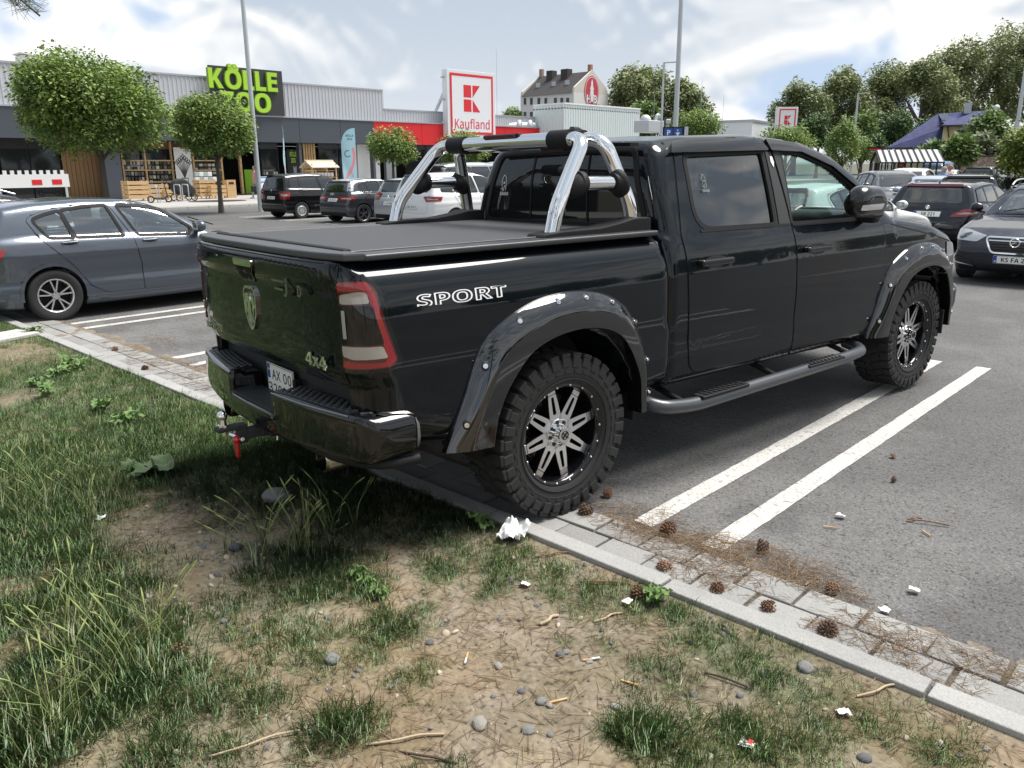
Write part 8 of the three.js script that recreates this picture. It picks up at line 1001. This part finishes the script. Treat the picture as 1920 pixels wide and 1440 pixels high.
  [[874, 1230, 1, 'white cigarette stub in the middle of the bare patch'], [1110, 1232, 1, 'white cigarette stub in the right part of the bare patch'], [1180, 1273, 0, 'tan cigarette stub low at the right of the bare patch'], [1330, 1055, 0, 'tan cigarette stub in the needles near the right white line'], [1365, 1018, 0, 'tan cigarette stub at the end of the right white line'], [1290, 1077, 0, 'tan cigarette stub on the pavers by the kerb'], [1516, 1093, 1, 'white stub among the needles at the paver edge'], [1455, 1117, 0, 'orange stub on the pavers'], [1736, 1000, 0, 'tan stub on the asphalt at right'], [1576, 970, 1, 'white paper scrap on the asphalt right of the lines'], [1555, 989, 0, 'orange stub on the asphalt right of the lines'], [1048, 1308, 0, 'tan stub left of the lower right tuft'], [1400, 1395, 1, 'torn white and red wrapper in the bottom right grass'], [1714, 1110, 1, 'white scrap on the asphalt edge'], [1658, 1148, 1, 'white crumpled scrap where pavers meet asphalt'], [1582, 1335, 1, 'white petal-like scrap in the grass by the kerb'], [1176, 1128, 1, 'white scrap beside the kerb on the verge'], [985, 1097, 1, 'pale scrap at the top of the bare patch'], [190, 976, 1, 'white scrap in the grass at left']].forEach(([u, v, w, l], i) => { const q = ground(u, v, 0.03), verge = q.x < KX0, p = verge ? ground(u, v, 0.05) : ground(u, v, 0.006), y = verge ? soilY(p.x, p.z) + 0.002 : 0.005; if (/scrap|wrapper/.test(l)) { const g = new THREE.PlaneGeometry(0.045, 0.035, 6, 6).rotateX(-Math.PI / 2), a = g.attributes.position; for (let k = 0; k < a.count; k++) a.setY(k, 0.004 + 0.022 * fbm(a.getX(k) * 60 + i, a.getZ(k) * 60, 2, i)); g.computeVertexNormals(); const m = mesh('paper_scrap', g, std([0.72, 0.71, 0.68], 0.9, 0, { side: THREE.DoubleSide })); m.position.set(p.x, y, p.z); m.rotation.y = r() * 6; tag(m, l, 'paper scrap'); if (/wrapper/.test(l)) mesh('red_print', new THREE.PlaneGeometry(0.015, 0.02).rotateX(-Math.PI / 2).translate(-0.012, 0.028, 0), BM.signRed, m); } else { const t = thing('cigarette_stub', l, 'cigarette stub', V3(p.x, y, p.z), r() * 6); mesh('filter', bt[0], std([0.55, 0.33, 0.13], 0.8), t); mesh('paper_tube', bt[1], w ? std([0.72, 0.72, 0.70], 0.9) : std([0.60, 0.42, 0.22], 0.8), t); } });
  // twigs
  [[1035, 1037, .16, .3, 'short brown twig on the verge beside the kerb'], [1135, 1090, .22, -0.1, 'longer brown twig on the verge between tufts'], [1140, 1155, .14, .5, 'pale wood splinter on the bare earth'], [1030, 1160, .10, .7, 'flat pale wood chip on the bare earth'], [1365, 1270, .17, -0.6, 'thin dark twig at the right of the bare patch'], [1361, 1178, .10, -1.2, 'short dark bent twig near the kerb'], [1420, 1095, .17, 1.4, 'black twig lying across the pavers'], [1740, 980, .20, -0.4, 'thin curved twig on the asphalt'], [1715, 973, .08, 0.1, 'brown bark strip on the asphalt'], [800, 1412, .2, -0.3, 'dark twig at the bottom of the bare patch'], [760, 1380, .25, 0.2, 'long straw-like twig at the bottom of the bare patch'], [1650, 1290, .2, .35, 'pale forked twig in the grass by the kerb'], [480, 1390, .28, 0.45, 'dry pale stalk in the bottom left grass']].forEach(([u, v, L, a, l], i) => { const q = ground(u, v, 0.03), verge = q.x < KX0, p = verge ? ground(u, v, 0.05) : ground(u, v, 0.01), y = verge ? soilY(p.x, p.z) + 0.006 : 0.012, dx = RGT.x * Math.cos(a) + FWD.x * Math.sin(a), dz = RGT.z * Math.cos(a) + FWD.z * Math.sin(a), w = L / 2; const g = [tube([V3(-dx * w, 0, -dz * w), V3(-dx * w * 0.3, 0.008, -dz * w * 0.3 + 0.01), V3(dx * w * 0.4, 0.004, dz * w * 0.4 - 0.008), V3(dx * w, 0, dz * w)], i === 3 ? 0.007 : 0.0042, 14, 6)]; const m = mesh('twig', g, std(/pale|straw|dry/.test(l) ? [0.42, 0.33, 0.22] : /black|dark/.test(l) ? [0.06, 0.045, 0.035] : [0.20, 0.12, 0.07], 0.9)); m.position.set(p.x, y, p.z); tag(m, l, 'twig'); });
  // broad-leaved weeds
  const leafG = (L, W, seed) => { const g = new THREE.PlaneGeometry(L, W, 10, 6).rotateX(-Math.PI / 2).translate(L / 2, 0, 0), p = g.attributes.position; for (let i = 0; i < p.count; i++) { const t = clamp(p.getX(i) / L), z = p.getZ(i) / (W / 2), w = Math.sin(Math.PI * Math.pow(t, 0.75)) ** 0.7; p.setXYZ(i, p.getX(i), L * (0.55 * t - 0.62 * t * t) + 0.012 * Math.sin(t * 14 + seed) * Math.abs(z) + 0.25 * W * Math.abs(z) * w * 0.5, z * w * W / 2); } g.computeVertexNormals(); return g; };
  const weed = (label, u, v, n, L, W, cols, lift = 0) => { const p = ground(u, v, 0.05), t = thing('broadleaf_weed', label, 'weed', V3(p.x, soilY(p.x, p.z) + 0.01, p.z)), gs = [0, 1, 2].map(k => leafG(L, W, k)), ms = cols.map(c => leafMat(c, 0.3)); for (let i = 0; i < n; i++) { const m = mesh('leaf', gs[i % 3], ms[i % ms.length], t), s = 0.6 + 0.6 * r(); m.rotation.set(0, r() * 6.28, lift * r(), 'YXZ'); m.scale.setScalar(s); m.position.set((r() - 0.5) * L * 0.5, 0.015 * r(), (r() - 0.5) * L * 0.5); } };
  weed('large dock plant with broad crinkled leaves in the left grass', 300, 885, 12, 0.17, 0.11, [[0.12, 0.19, 0.075], [0.16, 0.22, 0.10]], 0.4); weed('dock plant with smaller leaves left of the large one', 245, 885, 6, 0.12, 0.07, [[0.11, 0.18, 0.065]], 0.4);
  const wc = [[0.15, 0.25, 0.075], [0.19, 0.29, 0.09], [0.12, 0.21, 0.06]]; [[110, 700, 'leafy dandelion patch at far left below the kerb'], [70, 720, 'dandelion leaves left of the leafy patch'], [150, 690, 'dandelion leaves right of the leafy patch'], [95, 740, 'low dandelion rosette in the left grass'], [235, 790, 'dandelion rosette in the middle of the left grass'], [190, 770, 'pale dandelion leaves in the left grass'], [65, 625, 'leafy weed growing beside the kerb at far left'], [690, 1100, 'bright small-leaved clover patch right of the tall light grass'], [670, 1085, 'upper clover patch right of the tall light grass'], [710, 1120, 'lower clover patch right of the tall light grass'], [130, 682, 'upper dandelion leaves below the kerb'], [1225, 1125, 'small weed against the kerb at centre right'], [905, 985, 'weed beside the paper tissue']].forEach(([u, v, l], i) => weed(l, u, v, i > 6 && i < 10 ? 22 : 12, i > 6 && i < 10 ? 0.05 : i > 10 ? 0.08 : 0.15, i > 6 && i < 10 ? 0.022 : 0.045, wc, 0.8));
  const sl = thing('stone_slab', 'pale flat stone slab in the grass at the far left edge', 'slab', ground(8, 632, 0.06), 0.3); mesh('slab', [box(0.55, 0.05, 0.40, 0, 0, 0, 0.015)], std([0.45, 0.44, 0.42], 0.95), sl);
}
renderer.render(scene, camera);
